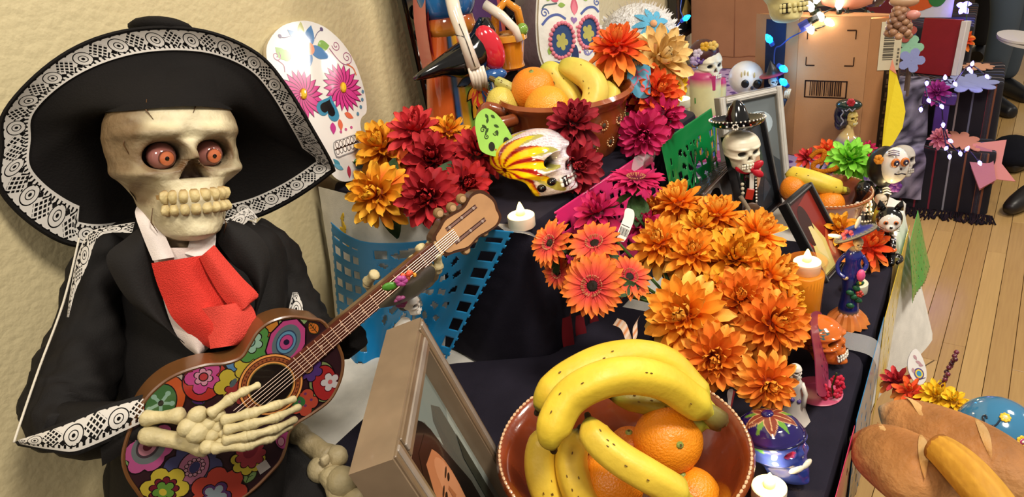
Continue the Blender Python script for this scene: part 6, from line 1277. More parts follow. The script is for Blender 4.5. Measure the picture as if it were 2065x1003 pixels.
m = M(); m.ell((0, -.012, .078), (.0178, .014, .0185), 'e6e2da', 18); m.ell((0, -.024, .073), (.008, .007, .0065), 'e6e2da', 12); obj('face', m, GLOSS, t, smooth=180, label='white painted cat face')
m = M()
for sx in (-1, 1):
    m.ell((sx*.0075, -.0245, .082), (.0042, .0022, .0035), 'c86a28', 10); m.ell((sx*.0075, -.0262, .082), (.0022, .0012, .0026), '14100e', 8)
    for q in range(3): m.tube([(sx*.010, -.0235, .071-.003*q), (sx*.0155, -.017, .072-.004*q)], .0006, '14100e', 4)
m.ell((0, -.031, .076), (.0028, .002, .002), '14100e', 8); obj('face_paint', m, PAINT, t, smooth=180)
for sx in (-1, 1): m = M(); m.at(TR(sx*.013, -.002, .097) @ RO(sx*14, 'Y')).lathe([(.008, 0), (.0055, .008), (0, .018)], '121112', 10, sy=.6); obj('ear', m, GLOSS, t, smooth=180)
m = M()
for i in range(4):
    for sx in (-1, 1): m.ell((sx*.009, -.0165+.0014*i, .030+.0075*i), (.005, .002, .0018), 'd8d4cc', 8, R=Matrix.Rotation(sx*.5, 3, 'Y'))
dots(m, [(.021*cos(a), .004-.019*abs(sin(a)), .008+.006*(i % 2)) for i, a in enumerate([-.2+.35*q for q in range(11)])], .0016, 'd8d4cc'); obj('bone_paint', m, PAINT, t, smooth=180)
m = M(); m.tube(smooth_pts([(.016, .014, .004), (.026, .006, .004), (.026, -.008, .004), (.018, -.018, .004)], 4), .0035, '121112', 8); obj('tail', m, GLOSS, t, smooth=180)
b = P(1778, 440, TT+.002); t = thing('skeleton_doll', S(b, 20), 'black haired skeleton doll with a large white painted face above the black cat', 'figurine'); Tm2 = t.matrix_world; h = V3((b.x, b.y, 0)).normalized(); ti = Tm2.inverted()
def l2(x, y, o=0): return ti @ PL(x, y, b-h*o, h)
k = 1/SC(b)*1.03
m = M(); m.tube([l2(1775, 440), l2(1772, 415), l2(1776, 392), l2(1780, 372)], [16*k, 14*k, 16*k, 9*k], '161416', 14); obj('body', m, GLOSS, t, smooth=180)
m = M(); m.ell(l2(1783, 336, -.004), (31*k, 30*k, 40*k), '1a1618', 18); obj('hair', m, PAINT, t, smooth=180)
m = M(); m.ell(l2(1804, 334, .014), (25*k, 22*k, 36*k), 'e8e4de', 20); obj('face', m, GLOSS, t, smooth=180, label='white painted face with orange eye rings')
m = M()
for x, y in ((1806, 329), (1825, 327)): c = l2(x, y, .036); m.ell(c, (8*k, 3*k, 9*k), 'd87830', 10); m.ell(c+V3((.001, -.003, 0)), (5*k, 2*k, 6*k), '2a2440', 10); m.ell(c+V3((.001, -.0045, 0)), (2*k, 1.5*k, 2*k), 'e8e4de', 6)
m.tube([l2(1802, 350, .034), l2(1810, 353, .038), l2(1818, 350, .038), l2(1826, 352, .034)], 1.4*k, '2a2028', 5); m.ell(l2(1817, 341, .040), (2.4*k, 2*k, 3*k), '2a2028', 6)
for i in range(3): m.tube([l2(1792, 314-4*i, .030), l2(1802, 311-4*i, .036), l2(1814, 314-4*i, .036)], 1*k, '7a6a8a', 5)
obj('face_paint', m, PAINT, t, smooth=180)
m = M(); [m.ell(l2(1772+5*cos(a), 322+5*sin(a), .034), 5*k, 'd88a28', 8) for a in range(6)]; obj('hair_flower', m, PETAL, t, smooth=180)
m = M(); [m.tube([l2(1780, 380+5*i, .02), l2(1789, 378+5*i, .024), l2(1797, 381+5*i, .018)], 1.5*k, 'd8d4cc', 6) for i in range(3)]; obj('ribs', m, PAINT, t, smooth=180)
m = M(); [m.ell(l2(1806+7*cos(a*1.05), 376+7*sin(a*1.05), .02), (6*k, 4*k, 6*k), '5a2a78', 8) for a in range(6)]; obj('purple_flower', m, PETAL, t, smooth=180)
stand_skull('decorated_skull', P(1830, 352, TT+.05)+V3((.12, .02, -.05)), 30, (.030, .030, .030), 'grey white skull with a purple heart drawn on it behind the skeleton doll', n=40, bone='b8b0a8', dark='4a4048', mat=MATTE, lips='3a3038')
b = P(1738, 446, TT+.002); t = thing('beaded_figurine', S(b), 'black beaded figurine with rows of white block teeth beside the far bowl', 'figurine'); k = 1/SC(b)
m = M(); m.lathe([(20*k, 0), (23*k, 6*k), (20*k, 22*k), (21*k, 40*k), (17*k, 58*k), (20*k, 72*k), (12*k, 84*k), (0, 88*k)], '141214', 22); obj('body', m, GLOSS, t, smooth=180)
m = M()
for r in range(2):
    for i in range(4): a = rad(238+22*i); m.ell((21*k*cos(a), 21*k*sin(a), (34+11*r)*k), (4.4*k, 3*k, 5*k), 'e4e0d8', 8)
dots(m, [(24*k*cos(rad(200+14*i)), 24*k*sin(rad(200+14*i)), 10*k) for i in range(11)], 2.2*k, 'e4e0d8'); dots(m, [(21*k*cos(rad(200+16*i)), 21*k*sin(rad(200+16*i)), 24*k) for i in range(9)], 2*k, 'e4e0d8'); obj('white_beads', m, PAINT, t, smooth=180)
b = P(1764, 448, TT+.002)+V3((-.04, -.01, 0)); t = thing('skull_bead_figurine', S(b), 'tiny skull headed figurine with a yellow collar between the two black figurines', 'figurine')
m = M(); m.lathe([(.012, 0), (.013, .02), (.009, .045), (.006, .052)], ['1a1618', '1a1618', 'b8b030', '8a9a30'], 16); obj('body', m, PAINT, t, smooth=180); m = M(); skull(m, TR(0, 0, .066) @ RO(35, 'Z') @ SKF, (.013, .012, .013), n=24, bone='d0bca0', teeth='lines'); obj('head', m, PAINT, t, smooth=180)
# ------------------------------------------------------------------ bust, green pom flower, small bits by the box
b = P(1712, 340, TT+.002); t = thing('catrina_bust', S(b), 'small catrina bust with black hair and red rose against the cardboard box', 'figurine'); h = V3((b.x, b.y, 0)).normalized(); ti = t.matrix_world.inverted(); k = 1/SC(b)
def l4(x, y, o=0): return ti @ PL(x, y, b-h*o, h)
m = M(); m.tube([l4(1712, 340), l4(1711, 305), l4(1708, 285), l4(1708, 272), l4(1713, 258), l4(1714, 250)], [26*k, 30*k, 26*k, 14*k, 7*k, 7*k], ['6a1c3a', '7a2040', '2a4a9a', 'd8b878', 'd8b878', 'd8b878'], 16); obj('torso', m, GLOSS, t, smooth=180)
m = M(); skull(m, Matrix.Translation(l4(1716, 236)) @ RO(48, 'Z') @ SKF, (15*k, 13*k, 15*k), n=34, bone='dcc06a', teeth='lines', tooth='e8e0b8'); obj('head', m, PAINT, t, smooth=180)
m = M(); m.ell(l4(1702, 232, -.008), (19*k, 18*k, 27*k), '1c1a30', 16); m.ell(l4(1694, 248, -.004), (11*k, 10*k, 15*k), '1c1a30', 12); m.ell(l4(1712, 212), (24*k, 18*k, 12*k), '1a3430', 16); obj('hair', m, GLOSS, t, smooth=180)
m = M(); [m.ell(l4(1716+4*cos(a*1.05), 207+4*sin(a*1.05), .018), 4.5*k, 'd02c3c', 8) for a in range(6)]; obj('rose', m, PAINT, t, smooth=180)
m = M(); m.tube([l4(1698+3*sin(i*1.4), 222+4*i, .02) for i in range(9)], 1.3*k, 'a8a8b8', 5); m.tube([l4(1704+3*i, 222+3*sin(i*1.6), .024) for i in range(8)], 1.2*k, 'a8a8b8', 5); obj('hair_lines', m, PAINT, t, smooth=180)
SCH['lime'] = [('4a9a18', '8ad83c', 'a4ea5c'), ('52a01c', '90dc44', 'b0f068'), ('428c14', '7ccc34', '9ae454')]
c = D(1714, 322, 1.68); flower(c, axis_at(1714, 322, .2, .5), 52/SC(c), 'lime', 54, 'bright lime green paper pompom flower in front of the catrina bust', 'mum', V3((c.x+.02, c.y+.05, TT+.003)), None, 3, name='paper_flower')
for i, (x, y, d, dm, s_, lb) in enumerate(((1628, 318, 1.72, 52, 'scarlet', 'red orange bloom left of the orange chenille loop'), (1668, 305, 1.78, 60, 'coral', 'orange bloom behind the orange chenille loop'), (1752, 300, 1.78, 40, 'magenta', 'small purple pink bloom right of the lime paper flower'), (1690, 342, 1.70, 40, 'crimson', 'dark bloom under the lime paper flower'))):
    c = D(x, y, d); flower(c, axis_at(x, y, 0, .6), dm/2/SC(c), s_, 28, lb, 'mum', V3((c.x+.01, c.y+.03, TT+.003)), None, 60+i)
m = M(); m.tube(smooth_pts([D(x, y, 1.66) for x, y in ((1634, 318), (1648, 306), (1662, 306), (1658, 322), (1642, 330), (1640, 340), (1656, 346), (1680, 342), (1690, 336))], 5), .005, 'e08420', 8); obj('chenille_loop', m, vc('chenille', .95, .1, bump=.8, bs=600), smooth=180, label='looped orange chenille stem above the far terracotta bowl', cat='decoration')
# ------------------------------------------------------------------ foreground fruit bowl
b = P(1255, 905, .889); b.z = TL+.001; k = 1/SC(b); BF = [(0, 0), (.070, 0), (.078, .006), (.094, .03), (.114, .060), (.127, .080), (.1345, .086), (.1365, .0905), (.134, .0945), (.128, .0935), (.121, .082), (.108, .058), (.088, .028), (.066, .012), (0, .009)]
tf = clay_bowl(S(b), BF, 'big brown glazed clay bowl of bananas and oranges at the front', 120, '8e4420', '7c3415', rim=(.1325, .0950), n=96)
hF = V3((b.x, b.y, 0)).normalized()
def atf(x, y, o=0): return PL(x, y, b-hF*o, hF)
def ban(path, r, lb, **kw): return banana([atf(*p) for p in path], r, lb, 'bananas in the big front bowl', **kw)
ban([(1085, 830, .02), (1104, 796, .015), (1146, 760, .0), (1217, 727, -.02), (1290, 719, -.035), (1346, 737, -.04), (1390, 782, -.03), (1424, 818, -.02), (1442, 838, -.015)], .0178, 'rear banana of the bunch on top of the big bowl', green=.1, col='e0bc34')
bnf = ban([(1116, 906, .068), (1112, 872, .065), (1144, 806, .045), (1204, 768, .035), (1272, 757, .02), (1338, 772, .005), (1386, 804, -.005), (1430, 834, -.012), (1450, 846, -.015)], .0185, 'front banana of the bunch, arching across the big bowl', green=.12, col='ecc83a')
m = M(); ti = bnf.matrix_world.inverted(); m.tube([ti @ atf(*p) for p in ((1404, 812, -.018), (1420, 826, -.014), (1436, 838, -.014), (1450, 850, -.014), (1454, 856, -.013))], [.006, .0095, .0115, .0125, .009], ['8a8a34', '86803a', '7a6c34', '5e4a26', '8a7048'], 12); obj('crown', m, BANANA, bnf, smooth=60, label='brown green cut crown of the bunch')
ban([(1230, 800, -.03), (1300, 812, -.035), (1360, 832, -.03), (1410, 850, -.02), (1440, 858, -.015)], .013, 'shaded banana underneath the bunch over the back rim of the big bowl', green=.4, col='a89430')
ban([(1110, 862, .005), (1090, 915, .018), (1096, 975, .035), (1122, 1030, .045), (1160, 1070, .05)], .0175, 'banana standing at the left wall of the big bowl', col='e6c440')
ban([(1170, 866, .010), (1152, 925, .026), (1164, 985, .044), (1192, 1030, .052), (1230, 1060, .05)], .0175, 'middle banana hanging down at the left of the diagonal one', col='e4c03c')
ban([(1186, 842, .035), (1202, 884, .05), (1246, 924, .062), (1308, 962, .07), (1364, 994, .07), (1410, 1030, .065)], .0165, 'banana lying diagonally across the front of the big bowl', col='e8c640')
for x, y, o, r, ax, lb in ((1347, 888, -.012, 70, (.35, -.8, -.1), 'large bright orange on top in the big bowl'), (1232, 972, .02, 68, (0, 0, 1), 'orange under the diagonal banana in the big bowl'), (1392, 1004, .02, 62, (0, .3, 1), 'lowest orange below the large bright one in the big bowl'), (1270, 905, -.02, 45, (0, 0, 1), 'shaded orange deep in the big bowl behind the diagonal banana')):
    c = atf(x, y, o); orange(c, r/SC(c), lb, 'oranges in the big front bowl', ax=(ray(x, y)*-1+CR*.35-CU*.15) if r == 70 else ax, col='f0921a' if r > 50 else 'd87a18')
# ------------------------------------------------------------------ tiny catrina behind the big frame
b = P(822, 700, TT+.002); b = P(826, 742, TT+.01)+V3((-.02, -.02, -.008)); h = V3((b.x, b.y, 0)).normalized(); t = thing('catrina_figurine', S(b), 'small catrina in a black flowered hat peeking over the large brown frame', 'figurine'); ti = t.matrix_world.inverted(); q0 = D(822, 610, .845); b = V3((q0.x, q0.y, TL+.002)); b0 = q0
def l5(x, y, o=0): return ti @ PL(x, y, b0-h*o, h)
k = 1/SC(b0)
m = M(); skull(m, Matrix.Translation(l5(828, 612)) @ RO(55, 'Z') @ SKF, (22*k, 19*k, 21*k), n=50, bone='e6e2da', dark='141010', teeth='lines', grin=.36); obj('head', m, PAINT, t, smooth=180)
m = M(); m.tube([ti @ b, l5(812, 690), l5(815, 660), l5(818, 644)], [26*k, 24*k, 20*k, 9*k], ['c8341c', 'd8d0c8', 'd8d0c8', 'e6e2da'], 16); obj('body', m, PAINT, t, smooth=180)
m = M(); m.ell(l5(813, 606, -.006), (17*k, 17*k, 24*k), '14100f', 14); obj('hair', m, PAINT, t, smooth=180)
m = M(); c = l5(824, 585); m.at(Matrix.Translation(c) @ RO(-24, 'Y') @ RO(-8, 'X')); rows = []
for r, z in ((0, 10), (20, 9), (24, 0), (44, -2), (66, 2), (68, 3), (44, 3), (26, 8), (0, 12)): rows.append([(r*k*cos(a), r*k*sin(a)*.8, (z+(6*sin(2*a+.5) if r > 40 else 0))*k) for a in [2*pi*j/30 for j in range(30)]])
m.grid(rows, '16120f', cv=True); obj('hat', m, PAINT, t, smooth=60, label='black wavy brimmed hat')
m = M(); rg = random.Random(1); [m.ell(l5(818+rg.uniform(-10, 12), 556+rg.uniform(-6, 8), .02+rg.uniform(-.004, .006)), 5.5*k, ('e0603c', 'e87a50', 'd84a30')[i % 3], 8) for i in range(10)]; [m.ell(l5(809+7*cos(a*1.05), 567+6*sin(a*1.05), .026), (7*k, 5*k, 6*k), 'b04a90', 8) for a in range(6)]; [m.ell(l5(836, 556-2*i, .02), 4*k, 'e8a030', 6) for i in range(2)]; obj('hat_flowers', m, PAINT, t, smooth=180)
m = M(); m.ell(l5(786, 578, .024), (16*k, 5*k, 9*k), '4a8a2a', 10); obj('hat_leaf', m, PAINT, t, smooth=180)
m = M(); [m.ell(l5(808+7*cos(a*1.05), 609+7*sin(a*1.05), .018), (7*k, 5*k, 7*k), '8a3a6a', 8) for a in range(6)]; obj('ear_flower', m, PAINT, t, smooth=180)
# ------------------------------------------------------------------ front ledge with bread
LZT = .70
obj('front_ledge_cover', paint(drape([(.45, -.34), (1.0, -.34), (1.0, .02), (.45, .02)], LZT, .02, [.02]*4, fold=.008, waves=6, seed=9, rows=8, flare=.0), '1a171e'), CLOTH, label='black cloth over the low front ledge under the bread', cat='cloth')
BREAD = vc('bread_crust', .6, .3, var=.30, vs=16, bump=.35, bs=90)
def loaf(pts, rad_, label, scores):
    P3 = smooth_pts(pts, 8); n = len(P3); base = P3[n//2]-V3((0, 0, rad_)); t = thing('bread_loaf', Matrix.Translation(base), label, 'bread', 'loaves on the front ledge'); R_ = []; cc = []
    for i in range(n): u = i/(n-1); R_.append(rad_*max(.06, (sin(pi*min(1, .02+u*.98))**1.15))*(.97+.05*sin(u*11)))
    m = M(); m.tube([p-base for p in P3], R_, 'ffffff', 28); N = 28; m.c = []
    for kx, v in enumerate(m.v):
        i = min(kx//N, n-1); dz = (v.z-(P3[i]-base).z)/rad_; u = i/(n-1); c = mixc('d4a46c', 'a0642e', max(0, min(1, .35+dz*.6)));  c = mixc('8a7c66', c, min(1, u*9)) if u < .11 else c
        m.c.append(H(c)); m.v[kx] = V3((v.x, v.y, (v.z-(P3[i]-base).z)*.86+(P3[i]-base).z))
    obj('crust', m, BREAD, t, smooth=180)
    for s0 in scores:
        i = int(s0*(n-1)); p, d = P3[i]-base, (P3[i+1]-P3[i]).normalized(); s_ = d.cross(UPZ).normalized(); v = (UPZ*.85-s_*0).normalized(); q = M(); rows = []
        for kk_ in range(9): a = -1.0+kk_*.25; c = p+d*(rad_*.55*a)+(v*cos(a*.75)+s_*sin(a*.75))*rad_*.885*(R_[min(n-1, max(0, int(i+a*3)))]/rad_); w_ = (d*.5+s_*-.6).normalized().cross(v)*0+d*.7*rad_*.16*(1-a*a)+s_*-.4*rad_*.1*(1-a*a); rows.append([c-w_, c+v*rad_*.03, c+w_])
        q.grid(rows, ['a87440', 'c49458', 'd0a468', 'd4aa70', 'd0a468', 'd0a468', 'c49458', 'b88448', 'a87440']); obj('score', q, BREAD, t, smooth=180)
    return t
loaf([D(x, y, d) for x, y, d in ((1772, 822, 1.10), (1800, 836, 1.10), (1860, 866, 1.09), (1940, 905, 1.075), (2030, 955, 1.06), (2120, 1010, 1.05), (2180, 1050, 1.05))], .047, 'long crusty bread loaf lying behind, next to the blue painted ball', (.3, .58))
loaf([D(x, y, d) for x, y, d in ((1714, 884, 1.045), (1745, 897, 1.04), (1800, 925, 1.02), (1860, 965, 1.0), (1910, 1010, .99), (1960, 1070, .98))], .048, 'pointed bread loaf in front, tip touching the blue banner', (.34, .58))
hp = [D(x, y, d) for x, y, d in ((1888, 902, .965), (1915, 922, .955), (1950, 955, .945), (1990, 1000, .935), (2030, 1050, .93))]; t = thing('corn_husk_tamale', Matrix.Translation(hp[2]), 'tamale in a dry yellow corn husk lying between the bread loaves', 'food')
P3 = [p-hp[2] for p in smooth_pts(hp, 5)]; m = M(); m.tube(P3, [.015+.006*sin(i/len(P3)*2.5) for i in range(len(P3))], 'c8922c', 40, cap=False); rg = random.Random(4)
for i in range(len(m.v)): j = i % 40; m.c[i] = mixc('d09a34', 'b07a22', (j % 4)/4*.6+.4*rg.random()); m.v[i] = m.v[i]+(m.v[i]-P3[i//40])*(.03 if j % 4 == 0 else 0)
obj('husk', m, vc('dry_husk', .6, .3, bump=.2, bs=60), t, smooth=180); d = (P3[0]-P3[1]).normalized(); m = M().at(AX(P3[0]-d*.006, d)); m.lathe([(.016, 0), (.0165, .006), (.010, .005), (.004, -.002), (0, -.003)], ['a86a1c', '7a4a18', '3a2210', '2a180c', '2a180c'], 18); obj('twisted_end', m, BREAD, t, smooth=60)
# blue painted ball
bc = D(2008, 872, 1.13); k = SC(bc); R = 76/k; t = thing('painted_ball', Matrix.Translation(bc), 'blue glazed ball painted with yellow flowers behind the bread', 'ornament'); m = M(); m.ell((0, 0, 0), (R, R, R*.92), '3a78a0', 40); obj('ball', m, GLOSS, t, smooth=180)
m = M()
def onball(x, y): o = CAM-bc; d = ray(x, y); bq = o.dot(d); cq = o.dot(o)-R*R; s_ = -bq-math.sqrt(max(0, bq*bq-cq)); return (CAM+d*s_-bc).normalized()
for x, y, r, c1, c2 in ((2028, 840, 11, 'e8c030', 'e8d890'), (2028, 892, 13, 'e8c030', 'a83a6a'), (2062, 890, 13, 'e8c030', 'a83a6a'), (2046, 910, 7, 'e8c030', 'e8c030')):
    n_ = onball(x, y); n_ = V3((n_.x, n_.y, n_.z*.96)); T = AX(n_*R*.985, n_); m.at(T)
    for q in range(8): a = q*pi/4; m.ell((r*.62/k*cos(a), r*.62/k*sin(a), .0005), (r*.34/k, r*.34/k, .0012), c1, 8)
    m.ell((0, 0, .001), (r*.5/k, r*.5/k, .0016), c2, 10); m.ell((0, 0, .0018), (r*.25/k, r*.25/k, .0014), 'f0e8d8', 8)
m.at(Matrix())
for pts in ([(2018, 846), (2008, 858), (1994, 858), (1984, 850), (1982, 840), (1988, 838), (1990, 844)], [(2000, 860), (2006, 868), (2000, 872), (1996, 868)]): m.tube(smooth_pts([onball(*p)*R*.985 for p in pts], 4), .0012, '14283c', 5)
obj('painted_flowers', m, GLOSS, t, smooth=180)
# flowers behind the bread
for i, (x, y, d, dm, s_, n, lb) in enumerate(((1808, 770, 1.24, 74, 'scarlet', 30, 'red bloom behind the bread beside the yellow banner'), (1836, 792, 1.2, 78, 'coral', 26, 'orange leaf petalled bloom in front of the white skull pick'), (1890, 800, 1.18, 84, 'yellow', 36, 'yellow bloom behind the bread, left of its twin'), (1924, 812, 1.17, 70, 'yellow', 30, 'yellow bloom next to the blue painted ball'), (1800, 866, 1.14, 40, 'coral', 20, 'small orange bloom in the shade between the two bread loaves'))):
    c = D(x, y, d); flower(c, axis_at(x, y, .1*i-.2, .8), dm/2/SC(c), s_, n, lb, 'mum', V3((min(c.x, .985), min(c.y, .0), LZT+.002)), None, 70+i)
pick([(1847, 704), (1838, 710), (1831, 728), (1832, 748), (1842, 768), (1852, 776), (1862, 774), (1868, 764), (1868, 746), (1862, 726), (1855, 712)], (1850, 742), 1.21, -ray(1850, 742)+CR*.5, 'd8d4d0', '5a4a6a', 'white painted skull cutout on a pick standing behind the bread', foot=V3((.98, .0, LZT)))
m = M(); LZ[0] = .0004
for r, c in ((10, '5a4a7a'), (7.5, 'd8c040'), (5, '3a86b0')): dcirc(1853, 754, r, r*1.15, c, 20)
for x, y, L, r in ((1842, 716, 12, -60), (1846, 728, 14, -30), (1840, 742, 12, -80), (1852, 736, 10, -10)): ddrop(x, y, L, 3, r, 'b08a90')
dline([(1848, 768), (1866, 762)], 1.5, '3a3040'); obj('print', m, PAINT, bpy.data.objects['skull_pick.002'], smooth=0)
t = thing('berry_sprig', Matrix.Translation(D(1900, 790, 1.19)), 'sprig of dark red berries sticking up behind the yellow blooms', 'flower'); ti = t.matrix_world.inverted(); rg = random.Random(6)
m = M(); [m.ell(ti @ D(1896+i*2.0+rg.uniform(-4, 4), 784-i*4.4+rg.uniform(-3, 3), 1.18+rg.uniform(-.006, .006)), .0036, ('5a1a2c', '6a2236', '4a1424')[i % 3], 8) for i in range(17)]; obj('berries', m, GLOSS, t, smooth=180)
m = M(); m.tube([ti @ D(1880, 840, 1.19), ti @ D(1896, 790, 1.185), ti @ D(1912, 750, 1.18)], .0013, '4a3a20', 5); m.tube([ti @ D(1864, 800, 1.22), ti @ D(1866, 738, 1.22), ti @ D(1884, 727, 1.22)], .001, '5a4428', 5); obj('twig', m, LEAF, t, smooth=180)
# ------------------------------------------------------------------ the neighbouring altar behind
def lace2(n, l, b, uv, u, v):
    vo = n.new('ShaderNodeTexVoronoi'); vo.inputs['Scale'].default_value = 34; tc = n.new('ShaderNodeTexCoord'); l.new(tc.outputs['Object'], vo.inputs['Vector'])
    rp = n.new('ShaderNodeValToRGB'); rp.color_ramp.elements[0].position = .28; rp.color_ramp.elements[0].color = (*H('4a2a70'), 1); rp.color_ramp.elements[1].position = .42; rp.color_ramp.elements[1].color = (*H('a890b8'), 1); l.new(vo.outputs['Distance'], rp.inputs[0]); l.new(rp.outputs[0], b.inputs['Base Color'])
PURP = uvmat('purple_lace_cloth', lace2, .85)
obj('purple_tablecloth', paint(drape([(1.70, .18), (2.06, .18), (2.16, .50), (3.05, .55), (3.05, .93), (1.70, .93)], TT, .0, [.02]*6, fold=.006, waves=4, seed=12, rows=8, flare=.0), '6a4a90'), PURP, label='purple and white lace cloth over the neighbouring altar table behind', cat='tablecloth')
# nutcracker
b = P(1424, 318, TT+.001); h = V3((b.x, b.y, 0)).normalized(); t = thing('nutcracker', S(b), 'skeleton nutcracker with flowered hair, magenta collar and striped legs', 'figurine'); ti = t.matrix_world.inverted(); k = 1/SC(b)*1.0
def l6(x, y, o=0): return ti @ PL(x, y, b-h*o, h)
m = M(); skull(m, Matrix.Translation(l6(1430, 128)) @ RO(32, 'Z') @ SKF, (30*k, 26*k, 28*k), n=50, bone='e8dfc4', dark='12100e', eye=(.33, -.05, .17, .15), ed=.12, teeth=True, tooth='e8e2d0'); obj('head', m, PAINT, t, smooth=180)
m = M(); m.ell(l6(1419, 108, -.006), (29*k, 27*k, 27*k), '4a2420', 18); obj('hair', m, PAINT, t, smooth=180)
for x, y, c in ((1408, 108, 'd8c8d8'), (1422, 94, 'e0a828'), (1412, 120, '6a4a98'), (1438, 92, 'e8c060'), (1402, 122, 'b8a0c8')):
    m = M(); [m.ell(l6(x+6*cos(a*1.257), y+5*sin(a*1.257), .024), (5*k, 3*k, 5*k), c, 8) for a in range(5)]; obj('hair_flower', m, PAINT, t, smooth=180)
m = M(); m.lathe([(26*k, 0), (29*k, 6*k), (30*k, 30*k), (31*k, 60*k), (30*k, 78*k), (24*k, 88*k), (14*k, 92*k)], ['e2d8a0', 'e2d8a0', 'e2d8a0', 'e2d8a0', 'c03a70', 'c03a70', 'e8dfc4'], 26); z0 = l6(1422, 232); m.v = [v+z0 for v in m.v]; obj('torso', m, PAINT, t, smooth=40)
m = M(); [m.box(l6(1404+i*11, 203, .030), (6*k, 2*k, 11*k), '2a7a2c') for i in range(4)]; [m.box(l6(1405+i*6, 185, .030), (1.4*k, 2*k, 24*k), 'c8bc88') for i in range(7)]; obj('belt', m, PAINT, t, smooth=0)
m = M(); m.box(l6(1437, 168, .034), (11*k, 2*k, 28*k), 'c03a70', bev=.001); obj('tie', m, PAINT, t, smooth=30)
m = M(); m.lathe([(31*k, 0), (32*k, 5*k), (28*k, 9*k)], 'c04878', 26); m.v = [v+l6(1422, 236) for v in m.v]; obj('hem', m, PAINT, t, smooth=40)
for sx, x in ((-1, 1391), (1, 1454)):
    m = M(); m.tube([l6(x, 158), l6(x, 166), l6(x, 176), l6(x+sx*-1, 216), l6(x, 226)], [8*k, 10*k, 10*k, 9.5*k, 6*k], ['c03a70', 'c03a70', 'e2d8a0', 'e2d8a0', 'e8dfc4'], 14); obj('arm', m, PAINT, t, smooth=60)
for sx, x in ((-1, 1411), (1, 1434)):
    m = M(); rows = []; cc = []
    for y in (318, 300, 236): c = l6(x, y); rows.append([c+V3((12*k*cos(a), 12*k*sin(a), 0)) for a in [2*pi*(j//2+(j % 2)*.98)/20 for j in range(40)]]); cc += [('d8a030', '3a6ab0', '4a9a4a', 'd8a030', '3a6ab0')[(j//2) % 5] for j in range(40)]
    m.grid(rows, cc, cv=True, cap0=True); obj('leg', m, PAINT, t, smooth=60)
m = M(); m.box(l6(1424, 316, 0), (66*k, 50*k, 8*k), 'c04878', bev=.003); obj('base', m, PAINT, t)
# white skull and witch hat doll
c = D(1504, 158, 1.98); k = 1/SC(c); t = thing('white_skull', S(V3((c.x, c.y, TT+.002))), 'smooth white toy skull with black eyes above the silver photo frame', 'skull'); zc = c.z-TT
m = M(); m.ell((0, 0, zc), (34*k, 33*k, 33*k), 'e6e0d8', 26); m.ell((4*k, -6*k, zc-24*k), (20*k, 20*k, 16*k), 'e6e0d8', 18); obj('head', m, PAINT, t, smooth=180)
m = M(); m.lathe([(18*k, 0), (22*k, 10*k), (14*k, zc*.5), (9*k, zc-30*k)], 'd8d0c8', 18); obj('stand', m, PAINT, t, smooth=60)
m = M(); [m.ell((x*k, -31*k, zc+y*k), (8*k, 4*k, 9*k), '14110f', 12) for x, y in ((-1, -4), (22, -6))]; m.ell((12*k, -32*k, zc-13*k), (3*k, 2*k, 4*k), '2a2838', 8); [m.ell((x*k, -30.5*k, zc+y*k), (1.6*k, 1*k, 6*k), 'd8c080', 6) for x, y in ((-8, 14), (-2, 17), (4, 15), (16, 12))]; obj('face_paint', m, PAINT, t, smooth=180)
c = D(1560, 152, 1.93); k = 1/SC(c); b = V3((c.x, c.y, TT+.002)); t = thing('witch_hat_skeleton', S(b), 'small skeleton in a pointed black hat with red brim beside the box', 'figurine'); zc = c.z-TT
m = M().at(TR(0, 0, zc) @ RO(-14, 'Y')); m.lathe([(0, -2*k), (26*k, 0), (28*k, 2*k), (14*k, 5*k), (9*k, 14*k), (0, 30*k)], ['a02a40', 'a02a40', 'a02a40', '1a1618', '1a1618', '1a1618'], 24); obj('hat', m, PAINT, t, smooth=50)
m = M(); skull(m, TR(0, 0, zc-14*k) @ RO(30, 'Z') @ SKF, (12*k, 10*k, 11*k), n=24, bone='d8d0bc', teeth='lines'); obj('head', m, PAINT, t, smooth=180)
m = M(); m.tube([(0, 0, 0), (0, 0, zc*.5), (0, 0, zc-26*k)], [.03, .022, .008], '16141a', 14); obj('robe', m, MATTE, t, smooth=180)
m = M(); ti = t.matrix_world.inverted(); [m.tube([ti @ D(1582+i*4, 198, 1.91), ti @ D(1584+i*4, 186, 1.905), ti @ D(1588+i*3, 180, 1.91)], 2.2*k, 'd8ccb4', 6) for i in range(3)]; m.tube([ti @ D(1584, 200, 1.91), ti @ D(1578, 214, 1.92), (0.01, 0, zc*.6)], 4*k, '22304a', 8); obj('hand', m, BONE, t, smooth=180)
# cardboard boxes
CB = 'b8865c'
L0, M0, R0 = P(1598, 312, TT+.002), P(1729, 322, TT+.002), P(1757, 312, TT+.002); K0 = L0+V3((.05, .11, 0)); HB = .335
def panel(name, A, B, H_, c, T, th=.004, top=None):
    ti = T.inverted(); up = V3((0, 0, H_)); d = (B-A).normalized(); n_ = V3((d.y, -d.x, 0))*th/2; m = M(); vs = [ti @ p for p in (A-n_, B-n_, B+n_, A+n_)]; vs += [ti @ (p+up) for p in (A-n_, B-n_, B+n_, A+n_)]
    m.add(vs, [(0, 1, 5, 4), (1, 2, 6, 5), (2, 3, 7, 6), (3, 0, 4, 7), (4, 5, 6, 7), (3, 2, 1, 0)], c); return m
def onpanel(A, B, t, zz, off=.003):
    d = (B-A).normalized(); n_ = V3((d.y, -d.x, 0)); n_ = n_ if n_.dot(CAM-A) > 0 else -n_; return A.lerp(B, t)+UPZ*zz+n_*off
def qpan(m, ti, A, B, t0, t1, z0, z1, c, off=.003): m.add([ti @ onpanel(A, B, t, z, off) for t, z in ((t0, z0), (t1, z0), (t1, z1), (t0, z1))], [(0, 1, 2, 3)], c)
